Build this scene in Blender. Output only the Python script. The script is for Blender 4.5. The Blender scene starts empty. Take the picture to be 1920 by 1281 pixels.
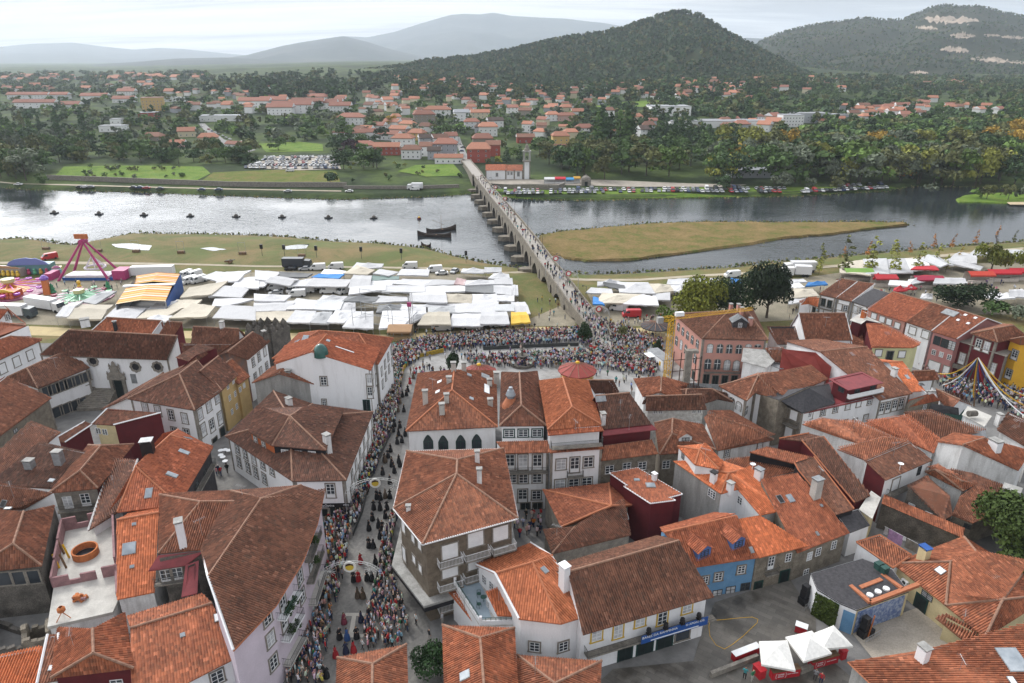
import bpy,bmesh,math,random
import numpy as np
from mathutils import Vector,Matrix,noise
rnd=random.Random(11)
sc=bpy.context.scene
COL=sc.collection
CAMZ,FOC=(62.0,1300.0)
PIT=math.atan(530.5/FOC)
cp,sp=(math.cos(PIT),math.sin(PIT))
ZO=[0,0,1.0]
def zone(ox,oy,s):
 ZO[:]=[ox,oy,s]
def px(p):
 return(ZO[0]+p[0]/ZO[2],ZO[1]+p[1]/ZO[2])
def ray(x,y):
 u,v=((x-960)/FOC,(640.5-y)/FOC)
 return(u,cp+v*sp,-sp+v*cp)
def P0(x,y,z):
 d=ray(x,y)
 t=(z-CAMZ)/d[2]
 return Vector((d[0]*t,d[1]*t,z))
def P(p,z):
 x,y=px(p)
 return P0(x,y,z)
def PY(x,y,Y):
 d=ray(x,y)
 t=Y/d[1]
 return Vector((d[0]*t,Y,CAMZ+d[2]*t))
def topx(p):
 dx,dy,dz=(p[0],p[1],p[2]-CAMZ)
 f=dy*cp-dz*sp
 up=dy*sp+dz*cp
 return(960+FOC*dx/f,640.5-FOC*up/f)
def sstep(a,b,x):
 t=min(1,max(0,(x-a)/(b-a)))
 return t*t*(3-2*t)
def lerp(a,b,t):
 return a+(b-a)*t
def pl(pts,x):
 if x<=pts[0][0]:
  return pts[0][1]
 for(a,b),(c,d)in zip(pts,pts[1:]):
  if x<=c:
   return b+(d-b)*(x-a)/(c-a)if c>a else d
 return pts[-1][1]
MATS={}
def newmat(name):
 m=bpy.data.materials.new(name)
 m.use_nodes=True
 nt=m.node_tree
 b=nt.nodes['Principled BSDF']
 MATS[name]=m
 return(m,nt,b)
def nd(nt,t,**k):
 n=nt.nodes.new(t)
 for a,v in k.items():
  if a.startswith('_'):
   n.inputs[a[1:].replace('_',' ')].default_value=v
  else:
   setattr(n,a,v)
 return n
def mathn(nt,op,a,b=None,c=None):
 n=nt.nodes.new('ShaderNodeMath')
 n.operation=op
 for i,v in enumerate((a,b,c)):
  if v is None:
   continue
  if isinstance(v,(int,float)):
   n.inputs[i].default_value=v
  else:
   nt.links.new(v,n.inputs[i])
 return n.outputs[0]
def mixc(nt,fac,a,b,mode='MIX'):
 n=nt.nodes.new('ShaderNodeMix')
 n.data_type='RGBA'
 n.blend_type=mode
 for i,v in((0,fac),(6,a),(7,b)):
  if isinstance(v,(int,float)):
   n.inputs[i].default_value=v
  elif isinstance(v,tuple):
   n.inputs[i].default_value=v if len(v)==4 else v+(1,)
  else:
   nt.links.new(v,n.inputs[i])
 return n.outputs[2]
def ramp(nt,fac,stops):
 n=nt.nodes.new('ShaderNodeValToRGB')
 nt.links.new(fac,n.inputs[0])
 e=n.color_ramp.elements
 while len(e)<len(stops):
  e.new(0.5)
 for el,(p,c)in zip(e,stops):
  el.position=p
  el.color=c if len(c)==4 else tuple(c)+(1,)
 return n.outputs[0]
def noisef(nt,scale,detail=4,vec=None,rough=0.55,dist=0):
 n=nd(nt,'ShaderNodeTexNoise')
 n.inputs['Scale'].default_value=scale
 n.inputs['Detail'].default_value=detail
 n.inputs['Roughness'].default_value=rough
 n.inputs['Distortion'].default_value=dist
 if vec is None:
  g=nd(nt,'ShaderNodeNewGeometry')
  vec=g.outputs['Position']
 nt.links.new(vec,n.inputs['Vector'])
 return n.outputs['Fac']
def M(name,c1,c2=None,scale=1.0,rough=0.8,bump=0,bscale=None,fine=0.12,spec=0.3,metal=0,lo=0.35,hi=0.65,streak=False):
 if name in MATS:
  return MATS[name]
 m,nt,b=newmat(name)
 c2=c2 or tuple((v*0.8 for v in c1))
 vec=None
 if streak:
  g_=nd(nt,'ShaderNodeNewGeometry')
  mp=nd(nt,'ShaderNodeMapping')
  mp.inputs['Scale'].default_value=(1.6,1.6,0.28)
  nt.links.new(g_.outputs['Position'],mp.inputs[0])
  vec=mp.outputs[0]
 f=noisef(nt,scale,6 if streak else 5,vec,0.65 if streak else 0.55)
 f=ramp(nt,f,[(lo,(0,0,0)),(hi,(1,1,1))])
 c=mixc(nt,f,c1,c2)
 if fine:
  g=noisef(nt,scale*9+2,3)
  g=ramp(nt,g,[(0.3,(1-fine*1.6,)*3),(0.7,(1+fine,)*3)])
  c=mixc(nt,1.0,c,g,'MULTIPLY')
 nt.links.new(c,b.inputs['Base Color'])
 b.inputs['Roughness'].default_value=rough
 b.inputs['Specular IOR Level'].default_value=spec
 b.inputs['Metallic'].default_value=metal
 if bump:
  bn=nd(nt,'ShaderNodeBump')
  bn.inputs['Strength'].default_value=1
  bn.inputs['Distance'].default_value=bump
  nt.links.new(noisef(nt,bscale or scale*6,4),bn.inputs['Height'])
  nt.links.new(bn.outputs[0],b.inputs['Normal'])
 return m
def Mobj(name,rough=0.6,var=0.15,spec=0.3,metal=0):
 m,nt,b=newmat(name)
 o=nd(nt,'ShaderNodeObjectInfo')
 g=ramp(nt,noisef(nt,3,3),[(0.3,(1-var,)*3),(0.7,(1+var,)*3)])
 nt.links.new(mixc(nt,1.0,o.outputs['Color'],g,'MULTIPLY'),b.inputs['Base Color'])
 b.inputs['Roughness'].default_value=rough
 b.inputs['Specular IOR Level'].default_value=spec
 b.inputs['Metallic'].default_value=metal
 return m
def Mattr(name,rough=0.8,attr='col'):
 m,nt,b=newmat(name)
 a=nd(nt,'ShaderNodeAttribute')
 a.attribute_name=attr
 nt.links.new(a.outputs['Color'],b.inputs['Base Color'])
 b.inputs['Roughness'].default_value=rough
 b.inputs['Specular IOR Level'].default_value=0.2
 return m
TU,TV=(0.27,0.42)
def Tile(name,c1,c2,c3,moss=0.35,tv=0.42,amp=0.35):
 m,nt,b=newmat(name)
 uv=nd(nt,'ShaderNodeUVMap')
 uv.uv_map='uv'
 s=nd(nt,'ShaderNodeSeparateXYZ')
 nt.links.new(uv.outputs[0],s.inputs[0])
 fu=mathn(nt,'FLOOR',mathn(nt,'DIVIDE',s.outputs[0],TU))
 vd=mathn(nt,'DIVIDE',s.outputs[1],tv)
 fv=mathn(nt,'FLOOR',vd)
 fr=mathn(nt,'FRACT',vd)
 cb=nd(nt,'ShaderNodeCombineXYZ')
 nt.links.new(fu,cb.inputs[0])
 nt.links.new(fv,cb.inputs[1])
 o=nd(nt,'ShaderNodeObjectInfo')
 nt.links.new(o.outputs['Random'],cb.inputs[2])
 w=nd(nt,'ShaderNodeTexWhiteNoise')
 w.noise_dimensions='3D'
 nt.links.new(cb.outputs[0],w.inputs['Vector'])
 big=ramp(nt,noisef(nt,0.35,6,rough=0.65),[(0.38,(0,0,0)),(0.62,(1,1,1))])
 t=mathn(nt,'ADD',mathn(nt,'MULTIPLY',w.outputs['Value'],0.48),mathn(nt,'MULTIPLY',big,0.52))
 c=mixc(nt,t,c1,c2)
 ms=ramp(nt,noisef(nt,1.3,7,rough=0.7),[(0.52,(0,0,0)),(0.68,(1,1,1))])
 c=mixc(nt,mathn(nt,'MULTIPLY',ms,moss),c,c3)
 pa=ramp(nt,noisef(nt,0.42,3,rough=0.4,dist=0.6),[(0.6,(0,0,0)),(0.64,(1,1,1))])
 c=mixc(nt,mathn(nt,'MULTIPLY',pa,moss*0.8),c,tuple((min(1,v*1.25)for v in c2)))
 mp=nd(nt,'ShaderNodeMapping')
 mp.inputs['Scale'].default_value=(1.6,0.22,1)
 nt.links.new(uv.outputs[0],mp.inputs[0])
 st=ramp(nt,noisef(nt,1.5,5,mp.outputs[0],0.7),[(0.3,(0.72,0.72,0.74)),(0.66,(1.12,1.1,1.08))])
 c=mixc(nt,0.8,c,st,'MULTIPLY')
 odd=mathn(nt,'GREATER_THAN',w.outputs['Value'],0.975)
 c=mixc(nt,mathn(nt,'MULTIPLY',odd,0.4),c,tuple((min(1,v*1.3+0.04)for v in c2)))
 sk=ramp(nt,noisef(nt,5.5,6,rough=0.75),[(0.57,(0,0,0)),(0.7,(1,1,1))])
 c=mixc(nt,mathn(nt,'MULTIPLY',sk,moss*0.75),c,(0.3,0.25,0.2))
 c=mixc(nt,1.0,c,ramp(nt,w.outputs['Value'],[(0,(0.78,0.78,0.8)),(1,(1.16,1.14,1.1))]),'MULTIPLY')
 c=mixc(nt,1.0,c,ramp(nt,o.outputs['Random'],[(0,(0.8,0.86,0.9)),(0.5,(1,1,1)),(1,(1.14,1.04,0.96))]),'MULTIPLY')
 nt.links.new(c,b.inputs['Base Color'])
 b.inputs['Roughness'].default_value=0.8
 b.inputs['Specular IOR Level'].default_value=0.25
 bn=nd(nt,'ShaderNodeBump')
 bn.inputs['Strength'].default_value=0.9
 bn.inputs['Distance'].default_value=0.05
 hgt=mathn(nt,'SUBTRACT',mathn(nt,'MULTIPLY',w.outputs['Value'],amp),fr)
 nt.links.new(hgt,bn.inputs['Height'])
 nt.links.new(bn.outputs[0],b.inputs['Normal'])
 return m
class MB:
 def __init__(s):
  s.v=[]
  s.f=[]
  s.m=[]
  s.uv={}
 def face(s,pts,m=0,uv=None):
  i=len(s.v)
  s.v.extend([tuple(p)for p in pts])
  s.f.append(tuple(range(i,i+len(pts))))
  s.m.append(m)
  if uv:
   s.uv[len(s.f)-1]=uv
 def box(s,c,size,rz=0,m=0,taper=1.0):
  hx,hy,hz=(size[0]/2,size[1]/2,size[2])
  ca,sa=(math.cos(rz),math.sin(rz))
  q=[]
  for z,k in((0,1),(hz,taper)):
   for x,y in((-hx,-hy),(hx,-hy),(hx,hy),(-hx,hy)):
    x*=k
    y*=k
    q.append((c[0]+x*ca-y*sa,c[1]+x*sa+y*ca,c[2]+z))
  i=len(s.v)
  s.v.extend(q)
  for f in((3,2,1,0),(4,5,6,7),(0,1,5,4),(1,2,6,5),(2,3,7,6),(3,0,4,7)):
   s.f.append(tuple((i+k for k in f)))
   s.m.append(m)
 def tube(s,a,b,r,n=6,m=0,r2=None,caps=True):
  a,b=(Vector(a),Vector(b))
  d=b-a
  if d.length<1e-06:
   return
  d.normalize()
  up=Vector((0,0,1))if abs(d.z)<0.95 else Vector((1,0,0))
  x=d.cross(up).normalized()
  y=x.cross(d)
  r2=r if r2 is None else r2
  i=len(s.v)
  for c,rr in((a,r),(b,r2)):
   for k in range(n):
    t=2*math.pi*k/n
    s.v.append(tuple(c+x*(rr*math.cos(t))+y*(rr*math.sin(t))))
  for k in range(n):
   j=(k+1)%n
   s.f.append((i+k,i+j,i+n+j,i+n+k))
   s.m.append(m)
  if caps:
   s.f.append(tuple((i+k for k in range(n)))[::-1])
   s.m.append(m)
   s.f.append(tuple((i+n+k for k in range(n))))
   s.m.append(m)
 def lathe(s,c,prof,n=12,m=0,rz=0):
  i=len(s.v)
  for r,z in prof:
   for k in range(n):
    t=rz+2*math.pi*k/n
    s.v.append((c[0]+r*math.cos(t),c[1]+r*math.sin(t),c[2]+z))
  for q in range(len(prof)-1):
   for k in range(n):
    j=(k+1)%n
    s.f.append((i+q*n+k,i+q*n+j,i+(q+1)*n+j,i+(q+1)*n+k))
    s.m.append(m)
 def prism(s,poly,z0,z1,m=0,mtop=None):
  n=len(poly)
  i=len(s.v)
  s.v.extend([(p[0],p[1],z0)for p in poly])
  s.v.extend([(p[0],p[1],z1)for p in poly])
  for k in range(n):
   j=(k+1)%n
   s.f.append((i+k,i+j,i+n+j,i+n+k))
   s.m.append(m)
  s.f.append(tuple((i+n+k for k in range(n))))
  s.m.append(m if mtop is None else mtop)
  s.f.append(tuple((i+k for k in range(n)))[::-1])
  s.m.append(m)
 def grid(s,rows,m=0):
  i=len(s.v)
  w=len(rows[0])
  for r in rows:
   s.v.extend([tuple(p)for p in r])
  for a in range(len(rows)-1):
   for k in range(w-1):
    s.f.append((i+a*w+k,i+a*w+k+1,i+(a+1)*w+k+1,i+(a+1)*w+k))
    s.m.append(m)
 def mesh(s,name,mats,off=None,smooth=False):
  me=bpy.data.meshes.new(name)
  v=s.v if off is None else[(a-off[0],b-off[1],c-off[2])for a,b,c in s.v]
  me.from_pydata(v,[],s.f)
  for mt in mats if isinstance(mats,(list,tuple))else[mats]:
   me.materials.append(mt)
  me.polygons.foreach_set('material_index',s.m)
  if s.uv:
   l=me.uv_layers.new(name='uv').data
   for p in me.polygons:
    u=s.uv.get(p.index)
    if u:
     for k,li in enumerate(p.loop_indices):
      l[li].uv=u[k]
  if smooth:
   me.polygons.foreach_set('use_smooth',[True]*len(me.polygons))
  return me
 def build(s,name,mats,parent=None,smooth=False):
  off=parent.location if parent is not None else None
  return link(name,s.mesh(name,mats,off,smooth),parent)
def link(name,me,parent=None,loc=None,rz=0,scale=None):
 o=bpy.data.objects.new(name,me)
 COL.objects.link(o)
 if parent is not None:
  o.parent=parent
 if loc is not None:
  o.location=loc
 if rz:
  o.rotation_euler=(0,0,rz)
 if scale:
  o.scale=scale
 return o
def tag(o,label=None,cat=None,group=None,kind=None):
 if label:
  o['label']=label
 if cat:
  o['category']=cat
 if group:
  o['group']=group
 if kind:
  o['kind']=kind
 return o
def thing(name,label,cat,group=None,loc=(0,0,0),rz=0):
 o=link(name,None,None,loc,rz)
 o.empty_display_size=0.5
 return tag(o,label,cat,group)
def struct(name,mb,mats,smooth=False):
 return tag(mb.build(name,mats,None,smooth),kind='structure')
def npmesh(name,v,f,mats,col=None,mi=None,smooth=False):
 me=bpy.data.meshes.new(name)
 k=f.shape[1]
 me.vertices.add(len(v))
 me.vertices.foreach_set('co',v.astype(np.float32).ravel())
 me.loops.add(f.size)
 me.loops.foreach_set('vertex_index',f.astype(np.int32).ravel())
 me.polygons.add(len(f))
 me.polygons.foreach_set('loop_start',np.arange(0,f.size,k,dtype=np.int32))
 me.polygons.foreach_set('loop_total',np.full(len(f),k,dtype=np.int32))
 for mt in mats if isinstance(mats,(list,tuple))else[mats]:
  me.materials.append(mt)
 if mi is not None:
  me.polygons.foreach_set('material_index',mi.astype(np.int32))
 if col is not None:
  a=me.attributes.new('col','FLOAT_COLOR','FACE')
  a.data.foreach_set('color',np.concatenate([col,np.ones((len(col),1))],1).astype(np.float32).ravel())
 if smooth:
  me.polygons.foreach_set('use_smooth',np.ones(len(f),dtype=bool))
 me.update()
 me.validate()
 return me
def arr(me):
 v=np.empty(len(me.vertices)*3,np.float32)
 me.vertices.foreach_get('co',v)
 return v.reshape(-1,3)
def inpoly(p,poly):
 x,y=p
 c=False
 n=len(poly)
 j=n-1
 for i in range(n):
  a,b=(poly[i],poly[j])
  if(a[1]>y)!=(b[1]>y)and x<(b[0]-a[0])*(y-a[1])/(b[1]-a[1])+a[0]:
   c=not c
  j=i
 return c
Tile('tile_old',(0.098,0.046,0.032),(0.192,0.086,0.056),(0.085,0.075,0.062),0.6)
Tile('tile_brown',(0.135,0.057,0.036),(0.25,0.106,0.064),(0.11,0.09,0.07),0.5)
Tile('tile_mid',(0.19,0.068,0.038),(0.345,0.13,0.07),(0.14,0.1,0.07),0.45)
Tile('tile_red',(0.26,0.085,0.046),(0.38,0.13,0.068),(0.2,0.1,0.065),0.3,0.4,0.2)
Tile('tile_new',(0.4,0.125,0.055),(0.52,0.175,0.08),(0.33,0.12,0.06),0.2,0.4,0.12)
M('ridge_mortar',(0.3,0.18,0.125),(0.21,0.115,0.08),2.5,0.9)
M('ridge_new',(0.42,0.16,0.08),(0.34,0.12,0.06),2.5,0.8)
M('white',(0.74,0.745,0.76),(0.6,0.6,0.605),0.6,0.85,fine=0.03,lo=0.5,hi=0.8,streak=True)
M('white_dirty',(0.66,0.66,0.655),(0.34,0.33,0.32),0.55,0.9,fine=0.08,lo=0.46,hi=0.78,streak=True)
M('lilac',(0.62,0.55,0.62),(0.54,0.48,0.54),0.4,0.85,fine=0.03)
M('granite',(0.27,0.245,0.21),(0.17,0.155,0.135),1.3,0.9,0.02,9,0.22)
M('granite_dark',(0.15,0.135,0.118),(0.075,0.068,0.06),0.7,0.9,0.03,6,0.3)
M('stone_block',(0.24,0.21,0.165),(0.14,0.122,0.098),1.1,0.9,0.03,5,0.28)
M('cement',(0.36,0.355,0.34),(0.22,0.215,0.205),0.5,0.9,fine=0.1,streak=True)
M('concrete_pale',(0.5,0.485,0.45),(0.37,0.355,0.33),0.5,0.9,fine=0.08)
M('ochre',(0.52,0.37,0.17),(0.44,0.31,0.14),0.6,0.85,fine=0.05)
M('cream',(0.62,0.52,0.3),(0.5,0.42,0.25),0.6,0.85,fine=0.06)
M('yellow_green',(0.58,0.57,0.32),(0.5,0.49,0.28),0.5,0.85,fine=0.03)
M('yellow_deep',(0.72,0.4,0.035),(0.64,0.35,0.03),0.5,0.8,fine=0.03)
M('maroon',(0.115,0.014,0.018),(0.09,0.012,0.016),0.8,0.75,fine=0.06)
M('red_clad',(0.27,0.05,0.04),(0.22,0.04,0.033),0.8,0.7,fine=0.05)
M('pink',(0.5,0.255,0.205),(0.42,0.22,0.185),0.6,0.85,fine=0.05)
M('pink_dull',(0.4,0.19,0.18),(0.35,0.165,0.155),0.5,0.85,fine=0.04)
M('sky_blue',(0.13,0.27,0.43),(0.1,0.22,0.37),0.8,0.8,fine=0.07)
M('dormer_blue',(0.1,0.17,0.4),(0.08,0.14,0.33),0.8,0.8,fine=0.05)
M('brown_clad',(0.17,0.14,0.105),(0.115,0.092,0.068),1.5,0.7,fine=0.18)
M('slate',(0.06,0.057,0.062),(0.035,0.034,0.038),2.5,0.7,0.03,12,0.25)
M('slate_black',(0.018,0.018,0.022),(0.012,0.012,0.015),2,0.6)
M('orange_wall',(0.42,0.11,0.03),(0.34,0.09,0.025),1,0.8)
M('rust_wall',(0.25,0.12,0.08),(0.16,0.13,0.12),0.7,0.9,fine=0.15)
M('glass',(0.028,0.034,0.042),(0.05,0.06,0.07),0.35,0.12,fine=0,spec=0.6)
M('curtain',(0.55,0.56,0.57),(0.3,0.31,0.33),0.8,0.7,fine=0.05)
M('frame_white',(0.74,0.75,0.76),(0.66,0.67,0.68),1,0.6,fine=0.03)
M('frame_green',(0.014,0.05,0.042),(0.01,0.038,0.033),1,0.5)
M('frame_yellow',(0.55,0.37,0.06),(0.48,0.32,0.05),1,0.7)
M('shutter',(0.6,0.61,0.63),(0.52,0.53,0.55),0.9,0.7,fine=0.05)
M('door_dark',(0.016,0.026,0.026),(0.01,0.016,0.017),1.2,0.5)
M('iron',(0.045,0.05,0.05),(0.025,0.028,0.028),2,0.5,spec=0.4)
M('iron_green',(0.03,0.085,0.07),(0.02,0.06,0.05),2,0.5)
M('steel',(0.42,0.43,0.44),(0.32,0.33,0.34),2,0.45,metal=0.6)
M('zinc',(0.3,0.31,0.32),(0.2,0.21,0.22),1.5,0.5,metal=0.3)
M('black_plastic',(0.012,0.012,0.014),(0.018,0.018,0.02),2,0.45)
M('red_sheet',(0.23,0.045,0.05),(0.17,0.035,0.04),1,0.5)
M('wood',(0.2,0.12,0.065),(0.13,0.08,0.045),3,0.8,fine=0.2)
M('skylight',(0.16,0.19,0.22),(0.3,0.33,0.36),0.6,0.15,fine=0,spec=0.6)
M('red_paint',(0.45,0.02,0.03),(0.36,0.016,0.024),0.6,0.55)
M('yellow_paint',(0.68,0.4,0.02),(0.58,0.33,0.016),0.6,0.55)
M('blue_paint',(0.02,0.09,0.32),(0.015,0.07,0.26),0.6,0.5)
M('tyre',(0.015,0.015,0.016),None,2,0.8)
M('lath',(0.62,0.62,0.6),(0.42,0.41,0.39),2.2,0.85,fine=0.1)
M('brick_violet',(0.3,0.17,0.175),(0.22,0.125,0.13),1.5,0.9,fine=0.15)
M('brick_orange',(0.5,0.17,0.06),(0.36,0.12,0.045),2,0.9)
Mobj('paint',0.35,0.06,0.5)
Mobj('cloth',0.85,0.2)
Mobj('canvas',0.8,0.1)
SUN_EL,SUN_AZ=(math.radians(42),math.radians(-38))
w=bpy.data.worlds.new('World')
sc.world=w
w.use_nodes=True
nt=w.node_tree
nt.nodes.clear()
out=nd(nt,'ShaderNodeOutputWorld')
sky=nd(nt,'ShaderNodeTexSky')
sky.sky_type='NISHITA'
sky.sun_disc=False
sky.sun_elevation=SUN_EL
sky.sun_rotation=SUN_AZ
sky.air_density=1
sky.dust_density=2
bg=nd(nt,'ShaderNodeBackground')
bg.inputs[1].default_value=0.1
nt.links.new(sky.outputs[0],bg.inputs[0])
tc=nd(nt,'ShaderNodeTexCoord')
sx=nd(nt,'ShaderNodeSeparateXYZ')
nt.links.new(tc.outputs['Generated'],sx.inputs[0])
zz=mathn(nt,'ADD',mathn(nt,'MAXIMUM',sx.outputs[2],0),0.09)
cb=nd(nt,'ShaderNodeCombineXYZ')
nt.links.new(mathn(nt,'DIVIDE',sx.outputs[0],zz),cb.inputs[0])
nt.links.new(mathn(nt,'DIVIDE',sx.outputs[1],zz),cb.inputs[1])
mp=nd(nt,'ShaderNodeMapping')
mp.inputs['Scale'].default_value=(0.24,0.85,1)
mp.inputs['Rotation'].default_value=(0,0,-0.12)
mp.inputs['Location'].default_value=(3.1,1.7,0)
nt.links.new(cb.outputs[0],mp.inputs[0])
cn=noisef(nt,1.0,8,mp.outputs[0],0.6,0.5)
lft=mathn(nt,'MULTIPLY',mathn(nt,'ADD',mathn(nt,'MULTIPLY',sx.outputs[0],-0.5),0),1)
tone=mathn(nt,'ADD',cn,mathn(nt,'MULTIPLY',lft,0.22))
cc=ramp(nt,tone,[(0.37,(0.5,0.525,0.575)),(0.46,(0.71,0.73,0.77)),(0.54,(0.94,0.95,0.965)),(0.66,(1.14,1.14,1.13))])
bgc=nd(nt,'ShaderNodeBackground')
nt.links.new(cc,bgc.inputs[0])
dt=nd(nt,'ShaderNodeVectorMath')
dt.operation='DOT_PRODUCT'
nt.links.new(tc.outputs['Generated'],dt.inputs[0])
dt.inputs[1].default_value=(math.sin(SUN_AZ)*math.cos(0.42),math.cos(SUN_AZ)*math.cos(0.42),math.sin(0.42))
glow=mathn(nt,'MULTIPLY',mathn(nt,'POWER',mathn(nt,'MAXIMUM',dt.outputs['Value'],0),7),mathn(nt,'MULTIPLY',ramp(nt,sx.outputs[2],[(0.09,(0,0,0)),(0.2,(1,1,1))]),5.6))  # extra sky brightness added above the camera view so the river reflects it
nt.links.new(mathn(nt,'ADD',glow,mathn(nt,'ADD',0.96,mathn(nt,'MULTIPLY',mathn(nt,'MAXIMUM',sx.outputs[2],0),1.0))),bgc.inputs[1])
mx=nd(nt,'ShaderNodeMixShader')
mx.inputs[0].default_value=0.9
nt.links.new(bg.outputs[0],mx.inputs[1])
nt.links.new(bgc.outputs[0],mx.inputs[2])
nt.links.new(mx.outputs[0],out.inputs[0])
sl=bpy.data.lights.new('sun','SUN')
sl.energy=1.8
sl.angle=math.radians(11)
sl.color=(1,0.96,0.9)
so=link('sun',sl)
sdir=Vector((math.sin(SUN_AZ)*math.cos(SUN_EL),math.cos(SUN_AZ)*math.cos(SUN_EL),math.sin(SUN_EL)))
so.rotation_euler=sdir.to_track_quat('Z','Y').to_euler()
cam=bpy.data.cameras.new('camera')
co=link('camera',cam)
co.location=(0,0,CAMZ)
co.rotation_euler=(math.pi/2-PIT,0,0)
cam.sensor_width=36
cam.lens=36*FOC/1920
cam.clip_start=1
cam.clip_end=60000
sc.camera=co
sc.view_settings.view_transform='Standard'
sc.view_settings.look='None'
sc.view_settings.exposure=EXPOSURE if 'EXPOSURE' in globals()else 0
sc.cycles.max_bounces=5
sc.cycles.diffuse_bounces=3
sc.cycles.glossy_bounces=2
sc.cycles.transmission_bounces=2
sc.cycles.volume_bounces=1
sc.cycles.transparent_max_bounces=8
sc.cycles.use_denoising=True
try:
 sc.cycles.volume_step_rate=20
except Exception:
 pass
WZ=-5.6
def poly_at(pts,z):
 return[P0(x,y,z)for x,y in pts]
near_shore=[tuple(p)[:2]for p in poly_at([(-700,455),(-200,452),(0,449),(40,446),(78,450),(105,456),(140,459),(185,456),(215,444),(255,437),(320,438),(400,439),(480,441),(540,444),(590,449),(625,452),(700,455),(755,460),(800,466),(850,479),(900,491),(960,500),(1010,507),(1060,511),(1100,514),(1180,512),(1260,507),(1330,503),(1380,500),(1440,492),(1500,487),(1600,478),(1720,468),(1800,461),(1920,452),(2200,432),(2700,400)],WZ)]
far_shore=[tuple(p)[:2]for p in poly_at([(-900,350),(-300,350),(0,352),(60,356),(150,358),(250,360),(360,365),(480,369),(560,372),(640,374),(720,372),(830,368),(890,363),(930,369),(990,374),(1060,376),(1130,376),(1280,372),(1400,370),(1500,368),(1580,363),(1660,359),(1692,353),(1720,349),(1780,350),(1850,352),(1920,356),(2300,350),(3000,345)],WZ)]
def ys_near(x):
 return pl(near_shore,x)
def ys_far(x):
 return pl(far_shore,x)
def townz(y):
 return lerp(0,-2.6,sstep(98,142,y))-0.4*sstep(142,165,y)
def near_z(x,y):
 d=ys_near(x)-y
 z=townz(y)
 k=sstep(0,26,d)
 return lerp(WZ-0.25,z,min(1,0.18*min(1,d/1.5)+k))if d>0 else WZ-0.25-min(2,-d*0.2)
def nz(x,y,s=260):
 return noise.noise((x/s,y/s,0.37))
def far_z(x,y):
 d=y-ys_far(x)
 if d<0:
  return WZ-0.3-min(2,-d*0.2)
 z=WZ-0.2+1.8*sstep(0,5,d)+2.0*sstep(8,70,d)
 r=12*sstep(560,820,y)+16*sstep(800,1200,y)+20*sstep(1200,2000,y)
 az=x/max(1,y)
 r*=lerp(0.28,1,sstep(-0.62,-0.12,az))
 r*=lerp(1,0.55,sstep(0.25,0.6,az))
 z+=r+(nz(x,y)*7+nz(x+77,y,90)*2.5)*sstep(560,900,y)
 return z
def GZ(x,y):
 return near_z(x,y)if y<0.5*(ys_near(x)+ys_far(x))else far_z(x,y)
def hit(x,y,dz=0):
 d=ray(x,y)
 t0,t1=(None,None)
 t=250.0
 while t<9000:
  q=(d[0]*t/d[1],t,CAMZ+d[2]*t/d[1])
  if q[2]<=far_z(q[0],q[1])+dz:
   lo,hi=(t/1.01-3,t)
   for _ in range(14):
    m=(lo+hi)/2
    if CAMZ+d[2]*m/d[1]<=far_z(d[0]*m/d[1],m)+dz:
     hi=m
    else:
     lo=m
   return Vector((d[0]*hi/d[1],hi,far_z(d[0]*hi/d[1],hi)))
  t=t*1.01+3
 return None
def ground(x,y):
 z=-1.5
 for _ in range(8):
  p=P0(x,y,z)
  z=near_z(p.x,p.y)
 return Vector((p.x,p.y,z))
def GP(p):
 return ground(*px(p))
def near_mat():
 m,nt,b=newmat('near_ground')
 g=nd(nt,'ShaderNodeNewGeometry')
 s=nd(nt,'ShaderNodeSeparateXYZ')
 nt.links.new(g.outputs['Position'],s.inputs[0])
 pav=mixc(nt,ramp(nt,noisef(nt,0.5,5),[(0.35,(0,0,0)),(0.65,(1,1,1))]),(0.13,0.128,0.125),(0.19,0.185,0.18))
 gr=mixc(nt,ramp(nt,noisef(nt,0.055,8,rough=0.72,dist=0.5),[(0.4,(0,0,0)),(0.62,(1,1,1))]),(0.088,0.1,0.026),(0.185,0.135,0.06))
 gr=mixc(nt,0.8,gr,ramp(nt,noisef(nt,1.7,5,rough=0.7),[(0.28,(0.6,0.6,0.6)),(0.7,(1.25,1.25,1.2))]),'MULTIPLY')
 wet=ramp(nt,noisef(nt,0.05,5,rough=0.6),[(0.5,(0,0,0)),(0.64,(1,1,1))])
 gr=mixc(nt,mathn(nt,'MULTIPLY',wet,0.5),gr,(0.085,0.125,0.03))
 f=mathn(nt,'GREATER_THAN',s.outputs[1],158)
 c=mixc(nt,f,pav,gr)
 mud=mathn(nt,'LESS_THAN',s.outputs[2],WZ+0.35)
 c=mixc(nt,mathn(nt,'MULTIPLY',mud,0.75),c,(0.1,0.085,0.05))
 nt.links.new(c,b.inputs['Base Color'])
 b.inputs['Roughness'].default_value=0.9
 b.inputs['Specular IOR Level'].default_value=0.2
 bn=nd(nt,'ShaderNodeBump')
 bn.inputs['Distance'].default_value=0.12
 bn.inputs['Strength'].default_value=0.6
 nt.links.new(noisef(nt,2.5,5),bn.inputs['Height'])
 nt.links.new(bn.outputs[0],b.inputs['Normal'])
 return m
xs=sorted(set([round(x,1)for x in np.linspace(-900,900,361)]+[p[0]for p in near_shore if-900<p[0]<900]))
mb=MB()
rows=[]
for k,dd in enumerate([-14,-4,0,0.8,2,4,7,11,16,21,26,32,45]):
 rows.append([(x,ys_near(x)-dd,near_z(x,ys_near(x)-dd))for x in xs])
for y in list(range(165,94,-3))+[80,50,0,-120]:
 rows.append([(x,y,townz(y))for x in xs])
mb.grid(rows[::-1])
struct('ground',mb,near_mat(),True)
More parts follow.
